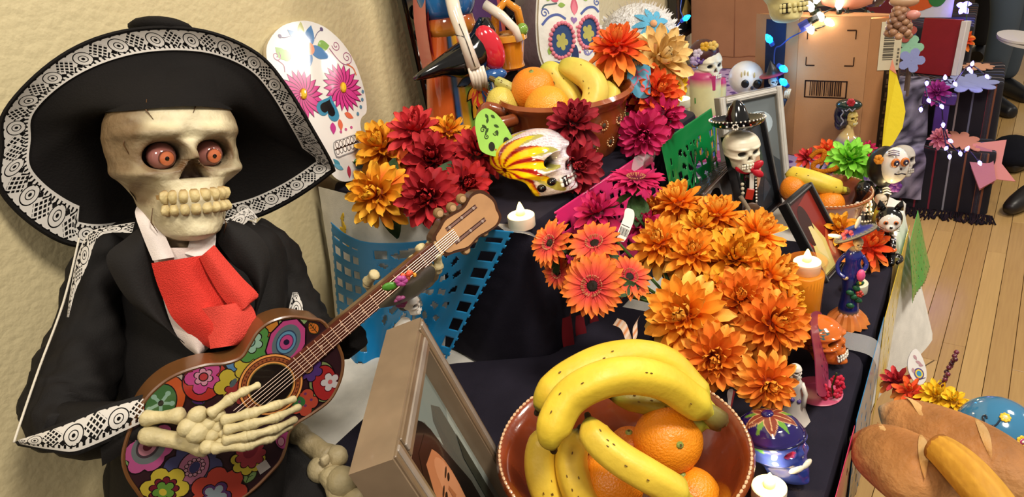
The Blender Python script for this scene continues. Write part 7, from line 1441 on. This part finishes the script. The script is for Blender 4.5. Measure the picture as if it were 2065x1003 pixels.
t = thing('cardboard_box', Matrix.Translation(M0), 'tall open cardboard box with printed barcode and dark tape behind the lime flower', 'box'); TB = t.matrix_world; ti = TB.inverted()
obj('side_panel', panel('', K0, L0, HB, CB, TB), CARD, t, smooth=0); fp = obj('front_panel', panel('', L0, M0, HB, CB, TB), CARD, t, smooth=0); K1 = P(1790, 322, TT+.002); rp_ = obj('right_panel', panel('', M0, K1, HB-.006, 'ae7c54', TB), CARD, t, smooth=0)
K2 = K1+V3((.05, .16, 0)); obj('back_panel', panel('', K1, K2, HB-.006, CB, TB), CARD, t, smooth=0)
obj('rear_panel', panel('', K2, K0, HB-.004, CB, TB), CARD, t, smooth=0)
m = M(); q = [ti @ (p+UPZ*HB) for p in (L0, M0, K1, K2, K0)]; m.prism([(p.x, p.y) for p in q], HB-.003, HB, CB); obj('top_flap', m, CARD, t, smooth=0)
m = M(); a, z = .25, .03
for t0, z0 in ((.13, .305), (.13, .225), (.82, .305), (.82, .225)):
    s1 = 1 if t0 < .5 else -1; s2 = -1 if z0 > .26 else 1; qpan(m, ti, L0, M0, min(t0, t0+s1*.13), max(t0, t0+s1*.13), z0-.0015, z0+.0015, '3a2214'); qpan(m, ti, L0, M0, t0-.008, t0+.008, min(z0, z0+s2*.02), max(z0, z0+s2*.02), '3a2214')
obj('corner_marks', m, CARD, fp, smooth=0)
m = M(); bt0, bt1, bz0, bz1 = .13, .76, .148, .190
for t0, t1, z0, z1 in ((bt0, bt1, bz0, bz0+.003), (bt0, bt1, bz1-.003, bz1), (bt0, bt0+.02, bz0, bz1), (bt1-.02, bt1, bz0, bz1)): qpan(m, ti, L0, M0, t0, t1, z0, z1, '2a1810')
x = .21; rg = random.Random(9)
while x < .69: wv = rg.choice((.008, .012, .02)); qpan(m, ti, L0, M0, x, x+wv, bz0+.005, bz1-.003, '2a1810'); x += wv+rg.choice((.01, .016))
obj('barcode', m, CARD, fp, smooth=0)
m = M(); qpan(m, ti, M0, K1, .56, 1.0, .0, .24, '2c2018'); 
for i in range(7): qpan(m, ti, M0, K1, .64, .9, .02+.031*i, .026+.031*i, '5a4630', .0035); qpan(m, ti, M0, K1, .66, .72, .028+.031*i, .04+.031*i, '5a4630', .0035); qpan(m, ti, M0, K1, .82, .87, .028+.031*i, .04+.031*i, '5a4630', .0035)
obj('printed_tape', m, CARD, rp_, smooth=0)
m = M(); qpan(m, ti, M0, K1, .34, 1.0, .215, .322, 'd8ccb0', .004); 
for i in range(16): qpan(m, ti, M0, K1, .46, .78, .238+.0042*i, .2395+.0042*i+.001*(i % 3), '5a544a', .0046)
qpan(m, ti, M0, K1, .46, .78, .308, .313, '3a342c', .0046); qpan(m, ti, M0, K1, .91, .98, .29, .30, '3a342c', .0046); [qpan(m, ti, M0, K1, .90, .96, .226+.008*i, .231+.008*i, '6a6458', .0046) for i in range(5)]
obj('shipping_label', m, PAPER, rp_, smooth=0, label='white shipping label with barcode')
m = M(); qpan(m, ti, K0, L0, .25, .72, 0, HB-.01, '28324a'); obj('side_tape', m, CARD, t, smooth=0)
A2, B2 = P(1396, 135, TT+.003), P(1562, 140, TT+.003); t = thing('cardboard_box', Matrix.Translation(A2), 'brown cardboard box standing behind the nutcracker, its side wrinkled', 'box'); TB = t.matrix_world; d2 = (B2-A2).normalized(); n2 = V3((-d2.y, d2.x, 0)); n2 = n2 if n2.dot(A2) > 0 else -n2; n2 = V3((.14, .03, 0))
for A, B, nm in ((A2, B2, 'front_panel'), (B2, B2+n2, 'side_panel'), (B2+n2, A2+n2, 'rear_panel'), (A2+n2, A2, 'side_panel')): obj(nm, panel('', A, B, .42, 'a87858', TB), CARD, t, smooth=0)
m = M(); ti = TB.inverted(); m.tube([ti @ (A2.lerp(B2, u)+UPZ*(.035+.012*u+.002*sin(u*20))-n2.normalized()*.003) for u in [i/10 for i in range(11)]], .0014, '8a5c40', 5); m.tube([ti @ (A2.lerp(B2, .52)+UPZ*z_-n2.normalized()*.003) for z_ in (.04, .2, .41)], .0012, '946448', 5); obj('crease', m, CARD, t, smooth=180)
m = M(); m.at(Matrix.Translation(ti @ D(1536, 106, 2.52))); m.add([(0, 0, .02), (.05, -.02, .03), (.055, -.01, -.03), (.0, .01, .01)], [(0, 1, 2), (0, 2, 3)], '7a4a30'); obj('torn_flap', m, CARD, t, smooth=0)
# dark framed panel near the wall
T = Matrix.Translation((2.56, .935, .86)); t = thing('dark_picture', T, 'dark framed picture with pale yellow diamonds against the wall behind the blue lights', 'frame')
obj('panel', M().box((.13, 0, .2), (.22, .012, .36), '1c1f22'), PAINT, t, smooth=0); m = M()
for p, d in (((.012, -.004, .2), (.024, .03, .4)), ((.248, -.004, .2), (.024, .03, .4)), ((.13, -.004, .012), (.26, .03, .024)), ((.13, -.004, .388), (.26, .03, .024))): m.box(p, d, '101012', bev=.004)
obj('moulding', m, GLOSS, t); m = M(); [m.at(TR(.13, -.008, .09+.11*i) @ RO(90, 'X')).flat([(-.05, 0), (0, -.05), (.05, 0), (0, .05)], 0, 'c8b060') for i in range(3)]; obj('diamonds', m, PAINT, t, smooth=0)
# string lights
CORDB, CORDG = '2a4a9a', '1c2a20'
def lights(name, cord, bulbs, wire, bc, label, br=.006, lc=(.1, .5, 1), le=.05, d=2.0):
    t = thing(name, Matrix.Translation(D(*cord[0][0])), label, 'string lights'); ti = t.matrix_world.inverted(); m = M()
    for c in cord: m.tube([ti @ p for p in smooth_pts([D(*q) for q in c], 5)], .0016*d/2, wire, 5)
    obj('wire', m, PLASTIC, t, smooth=180)
    for i, (x, y, dd, dx, dy) in enumerate(bulbs):
        p = D(x, y, dd); ax = (CR*dx-CU*dy-ray(x, y)*.3).normalized(); q = M().at(ti @ AX(p, ax)); q.lathe([(br*.7, -br*1.6), (br*.75, -br*.6), (br*.4, -br*.5)], wire, 8); sk_ = obj('socket', q, PLASTIC, t, smooth=40); q = M().at(ti @ AX(p, ax)); q.lathe([(br*.5, -br*.5), (br*.95, br*.3), (br*.8, br*1.1), (br*.3, br*2), (0, br*2.2)], bc, 10); obj('bulb', q, LED, t, smooth=180)
        if le: l = bpy.data.lights.new('bulb_light', 'POINT'); l.energy = le; l.color = lc; l.shadow_soft_size = .01; o = bpy.data.objects.new('bulb_light', l); COL.objects.link(o); o.location = p+ax*br*1.5-ray(x, y)*.012
    return t
lights('blue_string_lights', [[(1375, -5, 2.35), (1372, 20, 2.33), (1376, 36, 2.3), (1362, 60, 2.28), (1366, 88, 2.25), (1372, 104, 2.2)], [(1352, 66, 2.3), (1362, 60, 2.28)], [(1380, 120, 2.1), (1372, 104, 2.2)], [(1660, 42, 1.93), (1622, 62, 1.9), (1594, 76, 1.9), (1575, 92, 1.92), (1563, 100, 1.93), (1562, 140, 1.93), (1574, 168, 1.92), (1590, 176, 1.9)]],
       [(1381, 38, 2.29, .5, -.3), (1342, 68, 2.29, -.8, .1), (1379, 134, 2.05, .1, .8), (1553, 82, 1.91, -.5, -.8), (1577, 137, 1.9, .3, .2), (1582, 168, 1.89, -.3, -.3)], CORDB, '0a8cf8', 'string of glowing blue bulbs hanging over the cardboard boxes', .0085, le=.11)
lights('white_string_lights', [[(1642, 44, 1.92), (1662, 26, 1.93), (1690, 15, 1.93), (1706, 24, 1.93), (1682, 36, 1.92), (1662, 52, 1.9), (1640, 60, 1.9)], [(1690, 36, 1.92), (1716, 26, 1.93), (1744, 32, 1.95), (1764, 30, 1.95)], [(1708, -4, 1.95), (1712, 34, 1.93)], [(1718, -4, 1.95), (1706, 30, 1.93)]],
       [(1636, 18, 1.92, -.2, -.6), (1653, 30, 1.9, .2, .5), (1668, 42, 1.9, .6, .4), (1692, 14, 1.92, 0, -.8), (1748, 34, 1.93, 0, .5), (1762, 36, 1.93, .3, .5), (1646, 2, 1.95, .2, -.5), (1634, 57, 1.9, .1, .3)], CORDG, 'fff2e0', 'string of glowing white bulbs on the cardboard box top', .009, (1, .85, .7), .035)
t = thing('light_plug', Matrix.Translation(D(1650, 38, 1.89)), 'blue and black connector joining the two light strings', 'plug'); ti = t.matrix_world.inverted(); A, B = ti @ D(1612, 56, 1.89), ti @ D(1650, 34, 1.89); m = M(); m.tube([A, A.lerp(B, .5)], .010, '28389a', 8); obj('blue_plug', m, PLASTIC, t); m = M(); m.tube([A.lerp(B, .5), B], .0085, '141a18', 8); obj('black_plug', m, PLASTIC, t)
# things standing on the box top and behind it
zt_ = TT+.002+HB
stand_skull('cream_skull', P(1592, 48, zt_)+V3((.02, .02, 0)), 20, (.072, .062, .07), 'pale cream skull with bared teeth at the top edge behind the box', n=44, bone='d8cc90', dark='3a3020', mat=MATTE, grin=.40)
def post(x, y, d, z0): p = D(x, y, d); return V3((p.x, p.y, z0))
c = D(1712, 10, 1.99); t = thing('pink_jar', S(V3((c.x, c.y, zt_+.001))), 'round pink paper lantern jar behind the white string lights', 'jar'); zz = c.z-zt_
m = M(); m.lathe([(.03, 0), (.060, .012), (.075, .045), (.078, .08), (.066, .12), (.04, .14), (0, .142)], 'd89a80', 28); obj('jar', m, PAPER, t, smooth=60); m = M()
for pts in ([(-.034, .10), (-.026, .05)], [(-.026, .05), (-.014, .10)], [(-.024, .075), (-.012, .075)], [(.0, .10), (.02, .10), (.008, .05)]): m.tube([(x, -math.sqrt(max(0, .076**2-x*x))-.002, z) for x, z in pts], .0014, '1a1414', 5)
obj('pen_strokes', m, PAINT, t, smooth=180)
c = D(1758, 44, 1.985); t = thing('dark_bauble', S(V3((c.x, c.y, zt_+.001))), 'shiny dark glass bauble reflecting the white lights', 'ornament'); m = M().lathe([(0, 0), (.016, .003), (.027, .018), (.030, .034), (.024, .052), (.012, .062), (.010, .068), (0, .07)], '3a2a30', 24); obj('bauble', m, GLOSS, t, smooth=60); m = M().at(TR(0, 0, .068)).lathe([(.008, 0), (.009, .008), (.004, .012), (0, .012)], 'a89060', 12); obj('cap', m, METAL, t)
c = P(1806, 84, zt_)+V3((.03, 0, 0)); t = thing('bronze_cone_figurine', S(c), 'bronze painted knobbly figurine on the box corner above the shipping label', 'figurine'); rg = random.Random(11); m = M()
for i in range(34): a = i*2.4; zz = .004+.0016*i; r = .018*(1-(i/34)**2*.7); m.ell((r*cos(a), r*sin(a), zz), (.0085, .0085, .007), mixc('8a6450', 'b88a68', rg.random()), 8)
obj('scales', m, vc('bronze_paint', .4, .5, var=.1), t, smooth=180); m = M(); m.ell((.022, -.01, .045), (.013, .009, .009), 'd08a80', 10); m.ell((.004, 0, .068), (.026, .012, .011), 'b89070', 12); obj('top', m, PAINT, t, smooth=180)
# yellow paper leaf with pink tip
b0 = D(1800, 220, 1.88); nn = (-ray(1800, 220)+CR*.5).normalized(); T = setplane(b0, nn); t = thing('yellow_paper_leaf', T, 'tall yellow folded paper leaf with pink tip right of the cardboard box', 'paper'); ti = T.inverted()
o_ = [(1799, 120), (1808, 150), (1820, 190), (1826, 225), (1820, 258), (1800, 292), (1778, 306), (1782, 260), (1790, 190), (1794, 140)]; 
for ids, zz, c, nm in (((0, 1, 9), .001, 'd88a70', 'tip'), ((1, 2, 3, 4, 5, 6), 0, 'e2ca30', 'leaf'), ((1, 6, 7, 8, 9), 0, 'd8be28', 'leaf')):
    q = M(); pl = [gp(*o_[i]) for i in ids]; q.prism(pl, zz-.001, zz, c); obj(nm, q, PAPER, t, smooth=0)
q = M(); f = ti @ V3((b0.x, b0.y, TT)); q.tube([(*gp(1790, 280), -.002), f], .002, 'c8b060', 6); obj('stick', q, PAPER, t)
# patterned grey scarf between
# ------------------------------------------------------------------ serape draped altar on the floor
def serape(n, l, b, uv, u, v):
    a = mth(n, l, 'FRACT', mth(n, l, 'MULTIPLY', u, 19)); tc = n.new('ShaderNodeTexNoise'); tc.noise_dimensions = '1D'; tc.inputs['Scale'].default_value = 1; l.new(mth(n, l, 'FLOOR', mth(n, l, 'MULTIPLY', u, 19)), tc.inputs['W'])
    wn = n.new('ShaderNodeTexWhiteNoise'); wn.noise_dimensions = '1D'; l.new(mth(n, l, 'FLOOR', mth(n, l, 'MULTIPLY', u, 19)), wn.inputs['W'])
    rp = n.new('ShaderNodeValToRGB'); rp.color_ramp.interpolation = 'CONSTANT'; cs_ = ('6a7086', '7a2030', '8a8a90', '7a4a30', '3a4a80', '9a9090')
    rp.color_ramp.elements[0].color = (*H(cs_[0]), 1); rp.color_ramp.elements[1].color = (*H(cs_[1]), 1); rp.color_ramp.elements[1].position = .17
    for i in range(2, 6): e = rp.color_ramp.elements.new(i/6); e.color = (*H(cs_[i]), 1)
    l.new(wn.outputs[0], rp.inputs[0]); mx = n.new('ShaderNodeMix'); mx.data_type = 'RGBA'; l.new(mth(n, l, 'LESS_THAN', a, .13), mx.inputs[0]); mx.inputs[6].default_value = (*H('16131c'), 1); l.new(rp.outputs[0], mx.inputs[7]); l.new(mx.outputs[2], b.inputs['Base Color'])
SERAPE = uvmat('striped_serape', serape, .9)
for nm, pl, z, zb, lb, sd in (('striped_serape', [(3.27, -.11), (3.46, -.11), (3.46, .55), (3.27, .55)], .27, .012, 'black striped serape over the lowest step of the far altar', 21), ('striped_serape', [(3.50, -.10), (3.86, -.10), (3.86, .6), (3.50, .6)], .485, .01, 'black striped serape over the middle step of the far altar', 22), ('striped_serape', [(3.92, .04), (4.5, .04), (4.5, .9), (3.92, .9)], .62, .01, 'black striped serape over the top step of the far altar', 23)):
    obj(nm, paint(drape(pl, z, zb, [.03]*4, fold=.010, waves=3, seed=sd, rows=8, flare=.0), '16131c'), SERAPE, label=lb, cat='serape', group='serapes')
m = M(); cv_ = smooth_pts([V3((3.56, 0, .490)), V3((3.497, 0, .491)), V3((3.47, 0, .44)), V3((3.40, 0, .30)), V3((3.27, 0, .276)), V3((3.248, 0, .22)), V3((3.240, 0, .06))], 5)
rows = [[V3((p.x-.004*sin(j*2.1+i*.4), .17+.022*j-.0016*i+.004*sin(i*.7+j), p.z+.003)) for j in range(7)] for i, p in enumerate(cv_)]
m.grid(rows, [('8a8698', '4a4656', '9a94a8', '2a2632', '6a6478')[(i*3+j*2+(i*j) % 3) % 5] for i in range(len(rows)) for j in range(7)]); obj('patterned_scarf', m, MATTE, smooth=180, label='grey patterned scarf draped down the steps of the far altar', cat='scarf')
m = M(); rg = random.Random(8)
for i in range(150): y = -.13+.66*i/150; x0 = 3.25+rg.uniform(-.004, .004); m.tube([(x0, y, .02), (x0-.02+rg.uniform(-.01, .01), y+rg.uniform(-.01, .01), .008), (x0-.05+rg.uniform(-.02, .015), y+rg.uniform(-.02, .02), .004)], .0035, ('1a161e', '241a22', '2c1c22')[i % 3], 4)
obj('serape_fringe', m, CLOTH, smooth=180, label='dark twisted fringe along the floor at the foot of the far altar', cat='fringe', kind='stuff')
def onz(x, y, z): return P(x, y, z)
b = P(1890, 158, .487); t = thing('red_board', S(P(1880, 158, .487)+V3((.06, 0, 0)), -20, -8), 'tall dark red board with a white edge standing on the far altar', 'board'); m = M(); m.box((0, 0, .115), (.15, .02, .23), '8a1c22', bev=.002); obj('cover', m, PAINT, t); m = M(); m.box((.085, .006, .115), (.022, .05, .22), 'd8d0c8', bev=.002); obj('white_edge', m, PAPER, t)
def crumple(name, x, y, z, r, c, lb, cat, fl=.6, n=16, sd=0):
    p = P(x, y, z) if z < 5 else D(x, y, z-10); rg = random.Random(sd+x); m = M(); m.ell((0, 0, 0), (r, r, r*fl), c, n); m.v = [v*(1+rg.uniform(-.22, .28)) for v in m.v]; zm = min(v.z for v in m.v); m.v = [v-V3((0, 0, zm)) for v in m.v]; return obj(name, m, PAPER, None, W(p), smooth=0, label=lb, cat=cat)
SCH['violet'] = [('6a1450', 'a02a80', 'b84a98')]*3; SCH['pinkp'] = [('b04a5a', 'd87a84', 'e8a0a0')]*3
pb_ = P(1888, 296, .273)+V3((.035, 0, .255))
for x, y, dd, dm, s_, lb, foot in ((1890, 186, (pb_-CAM).length, 56, 'violet', 'purple tissue paper flower on top of the purple post on the far altar', None), (1895, 278, 3.42, 46, 'pinkp', 'pink tissue paper flower on the lowest step of the far altar', V3((3.36, .09, .273))), (1944, 82, 3.9, 46, 'coral', 'orange paper flower at the top of the far altar behind the red board', V3((3.98, .08, .743)))):
    c = D(x, y, dd); flower(c, axis_at(x, y, 0, .4), dm/2/SC(c), s_, 36, lb, 'mum', foot or V3((c.x, c.y, c.z-.04)), None, 90, name='tissue_flower')
b = P(1888, 296, .273)+V3((.035, 0, 0)); t = thing('purple_post', S(b), 'purple wooden T shaped post holding a tissue flower on the far altar', 'post'); zz = .17; m = M(); m.box((0, 0, zz/2), (.05, .04, zz), '4a2e78', bev=.004); obj('upright', m, PAINT, t); m = M(); m.box((-.015, -.002, zz+.02), (.12, .045, .04), '43286a', bev=.004); obj('crosspiece', m, PAINT, t)
for i, (x, y, z, w_, d_, c, lb) in enumerate(((1955, 168, .490, .26, .12, '98a0d0', 'lavender paper cutout lying on the middle step of the far altar'), (1940, 285, .275, .24, .08, 'd8907a', 'salmon paper hand cutout on the lowest step of the far altar'), (1972, 135, .492, .12, .07, 'd8a080', 'peach paper cutout under the purple lights of the middle step'))):
    p = P(x, y, z); m = M(); m.prism(flowerpoly(9, w_*.55, w_*.34, k=d_/w_*1.6), 0, .003, c); obj('paper_cutout', m, PAPER, None, W(p, 0, 0, 20*i), smooth=0, label=lb, cat='paper')
t = thing('pink_paper_shape', W(P(1995, 350, .0)), 'large folded pink paper shape on the floor by the far altar', 'paper'); ti = t.matrix_world.inverted(); T = setplane(D(1995, 335, 3.5), -ray(1995, 335)+UPZ*.5)
q = M(); q.prism([gp(*p) for p in ((1962, 290), (2030, 282), (2020, 330), (2048, 366), (2010, 362), (1975, 384), (1955, 330))], -.004, 0, 'dc9088'); o = obj('sheet', q, PAPER, t, smooth=0); o.matrix_local = ti @ T
q = M(); q.prism([gp(*p) for p in ((1955, 330), (1968, 296), (2000, 306), (2008, 366), (1975, 384))], .012, .015, 'c07a86'); o = obj('fold', q, PAPER, t, smooth=0); o.matrix_local = ti @ T
q = M(); q.tube([ti @ D(2000, 366, 3.5), ti @ P(1995, 372, .0)], .01, 'c07a86', 6); obj('prop', q, PAPER, t)
m = M(); m.ell((0, 0, .06), (.16, .10, .06), '14141c', 16); obj('dark_bundle', m, CLOTH, None, W(P(2040, 330, .0)), smooth=180, label='dark cloth bundle on the floor right of the pink paper shape', cat='cloth')
# purple bulbs of the far altar
lights('purple_string_lights', [[(1855, 218, 3.3), (1870, 200, 3.28), (1868, 165, 3.32), (1905, 160, 3.35), (1922, 168, 3.38), (1955, 132, 3.5), (1988, 152, 3.5)], [(1870, 200, 3.28), (1897, 212, 3.28), (1902, 250, 3.3), (1914, 284, 3.35), (1935, 308, 3.33), (1950, 300, 3.35), (1974, 326, 3.33)], [(1900, 250, 3.3), (1908, 296, 3.33), (1914, 314, 3.32)]],
       [(1869, 166, 3.29, 0, 1), (1857, 219, 3.25, 0, 1), (1872, 201, 3.24, .3, .5), (1898, 213, 3.24, .3, .5), (1906, 159, 3.32, 0, -1), (1925, 168, 3.35, .3, .4), (1902, 250, 3.27, 0, 1), (1915, 283, 3.3, .3, .2), (1909, 298, 3.3, -.3, .4), (1915, 314, 3.28, 0, 1), (1936, 308, 3.29, .2, .6), (1949, 302, 3.31, .3, -.4), (1975, 327, 3.29, .3, .6), (1955, 138, 3.46, -.3, .3), (1960, 131, 3.46, .2, -.6), (1957, 142, 3.46, .3, .5), (1989, 153, 3.46, .4, .4)], '241a2a', '8a7aff', 'purple white string lights scattered over the far altar', .0072, (.45, .35, 1), .03, 3.3)
lights('purple_light_cluster', [[(1936, 2, 4.2), (1942, 14, 4.2), (1946, 24, 4.2)]], [(1938, 10, 4.18, -.4, 0), (1946, 8, 4.18, .4, 0), (1940, 20, 4.18, -.3, .5), (1946, 18, 4.18, .3, .5), (1942, 14, 4.17, 0, 0)], '241a2a', '6a5cff', 'cluster of purple bulbs glowing high behind the far altar', .013, (.4, .3, 1), .03, 4)
for i, (x, y, dd, c, lb) in enumerate(((1822, 62, 2.5, '9a4a40', 'rust coloured paper scrap among the clutter on the next altar'), (1836, 96, 2.5, '8ab89a', 'mint paper scrap among the clutter on the next altar'), (1838, 122, 2.45, '8890c0', 'pale blue paper scrap below the mint one'))):
    p = D(x, y, dd); b = V3((p.x, p.y, TT+.004)); t = thing('paper_figure', S(b), lb, 'paper'); zz = max(.05, p.z-b.z); m = M(); m.prism(flowerpoly(5, .035, .02), -.003, .003, c); o = obj('cutout', m, PAPER, t, smooth=0); o.matrix_local = TR(0, 0, zz) @ RO(70, 'X'); m = M(); m.tube([(0, 0, 0), (0, 0, zz)], .004, '6a5a50', 6); obj('stick', m, PAPER, t)
t = thing('picture_board', S(P(1842, 46, .622)+V3((.12, 0, 0)), -10, -6), 'leaning board with orange and green picture on the next altar', 'picture'); m = M(); m.box((0, 0, .17), (.30, .012, .34), 'd8d4d0', bev=.002); obj('board', m, PAPER, t); m = M(); LZ_ = -.0075
for cx_, cz_, rx, rz, c in ((0, .17, .12, .14, 'd8602c'), (.04, .20, .05, .06, 'd8b080'), (-.05, .12, .05, .05, 'b83a20'), (.08, .10, .04, .05, '3a7a3a'), (-.02, .26, .06, .03, 'e8a050')): LZ_ -= .0004; m.add([(cx_+rx*cos(a), LZ_, cz_+rz*sin(a)) for a in [2*pi*j/18 for j in range(18)]], [tuple(range(18))], c)
obj('picture', m, PAPER, t, smooth=0)
t = thing('red_book', S(P(1766, 52, .622)+V3((.1, 0, 0)), 20, -5), 'dark red upright book behind the white string lights', 'book'); m = M(); m.box((0, 0, .17), (.12, .03, .34), '6a1a1c', bev=.003); obj('cover', m, PAINT, t); m = M(); m.box((0, .002, .171), (.116, .022, .338), 'd8d0c0'); obj('pages', m, PAPER, t)
# ------------------------------------------------------------------ people in the distance
def person(joints, edges, rads, T, label, top, legs, skin='c89a80', zsplit=1.0):
    me = bpy.data.meshes.new('person'); me.from_pydata(joints, edges, []); o = bpy.data.objects.new('person', me); COL.objects.link(o); o.matrix_world = T
    sm = o.modifiers.new('skin', 'SKIN'); sm.use_smooth_shade = True
    for i, r in enumerate(rads): me.skin_vertices[0].data[i].radius = (r, r)
    me.skin_vertices[0].data[0].use_root = True
    ss = o.modifiers.new('sub', 'SUBSURF'); ss.levels = 2; ss.render_levels = 2
    mm_ = bpy.data.materials.new('person_clothes'); n, l, bb = nt(mm_); tc = n.new('ShaderNodeTexCoord'); sp = n.new('ShaderNodeSeparateXYZ'); l.new(tc.outputs['Object'], sp.inputs[0]); rp = n.new('ShaderNodeValToRGB'); rp.color_ramp.interpolation = 'CONSTANT'; l.new(mth(n, l, 'MULTIPLY', sp.outputs[2], .5), rp.inputs[0]); rp.color_ramp.elements[0].color = (*H(legs), 1); rp.color_ramp.elements[1].color = (*H(top), 1); rp.color_ramp.elements[1].position = zsplit/2
    e = rp.color_ramp.elements.new(1.48/2); e.color = (*H(skin), 1); l.new(rp.outputs[0], bb.inputs['Base Color']); bb.inputs['Roughness'].default_value = .85; me.materials.append(mm_); tag(o, label, 'person'); return o
def human(T, label, top, legs, hands=((-.26, -.05, .92), (.26, -.05, .92)), stride=.08):
    J = [(0, 0, .95), (0, 0, 1.12), (0, .0, 1.34), (0, 0, 1.46), (0, 0, 1.54), (0, -.02, 1.66), (-.09, 0, .90), (-.11, -.02-stride, .5), (-.12, .0-stride, .09), (.09, 0, .90), (.11, -.02+stride, .5), (.12, .02+stride, .09), (-.18, 0, 1.40), (-.24, .02, 1.15), hands[0], (.18, 0, 1.40), (.24, .02, 1.15), hands[1]]
    E_ = [(0, 1), (1, 2), (2, 3), (3, 4), (4, 5), (0, 6), (6, 7), (7, 8), (0, 9), (9, 10), (10, 11), (3, 12), (12, 13), (13, 14), (3, 15), (15, 16), (16, 17)]
    Rr = [.14, .135, .15, .09, .055, .105, .105, .075, .055, .105, .075, .055, .065, .05, .035, .065, .05, .035]
    o = person(J, E_, Rr, T, label, top, legs)
    for f, (sx, sy) in enumerate(((-.12, -stride), (.12, .02+stride))):
        m = M(); m.tube(smooth_pts([(sx, sy+.08, .045), (sx, sy+.02, .055), (sx, sy-.08, .045), (sx, sy-.17, .030), (sx, sy-.20, .028)], 3), [.042, .046, .048, .05, .052, .05, .048, .044, .042, .04, .036, .03, .022], '16161a', 14); m.v = [V3((v.x, v.y, max(.004, v.z))) for v in m.v]; s_ = obj('shoe', m, PAINT, o, smooth=60)
    for hx, hy, hz in hands:
        for i in range(5):
            m = M(); s1 = -1 if hx < 0 else 1
            base = V3((hx-s1*.0+(.018*(i-1.5) if i < 4 else -.03*s1), hy-.02, hz)); m.tube([base, base+V3((0, -.04, -.01)), base+V3((0, -.075 if i < 4 else -.05, -.025))], [.010, .009, .006], 'c89a80', 8); obj('finger', m, MATTE, o, smooth=180)
    return o
def face_cam(x, y, yaw): p = P(x, y, 0); return S(V3((p.x, p.y, .0)), yaw)
human(face_cam(2008, 206, 40), 'person in dark jeans and black shoes standing at the upper right corner', 'b8a890', '46525e', ((-.20, -.30, 1.02), (.16, -.30, 1.05)))
human(S(V3((5.75, .14, 0)), 170), 'person in black clothes standing behind the purple light cluster', '121114', '131216')
m = M(); m.at(RO(14, 'X')).prism(circ(0, 0, .12, .09, 24), 0, .012, 'd8d0c8'); m.at(TR(0, 0, .016) @ RO(8, 'X')).prism(circ(0, 0, .12, .09, 24), 0, .01, 'e0d8d0'); obj('paper_plates', m, PAPER, None, W(D(2052, 84, 4.3)), label='white paper plates held at the top right corner', cat='plate', smooth=40)
for x, y, lb in ((2070, 418, 'dark shoe at the right edge of the floor'), (2072, 336, 'second dark shoe at the right edge, farther back')):
    p = P(x, y, 0); m = M(); m.tube(smooth_pts([(-.10, 0, .05), (-.03, 0, .055), (.06, 0, .045), (.14, 0, .03)], 4), [.03, .04, .045, .045, .045, .045, .044, .042, .04, .038, .034, .028, .018], '1e1a18', 14); m.v = [V3((v.x, v.y, max(.003, v.z))) for v in m.v]; obj('shoe', m, PAINT, None, W(p, 0, 0, 150), smooth=60, label=lb, cat='shoe', group='shoes at the right edge')
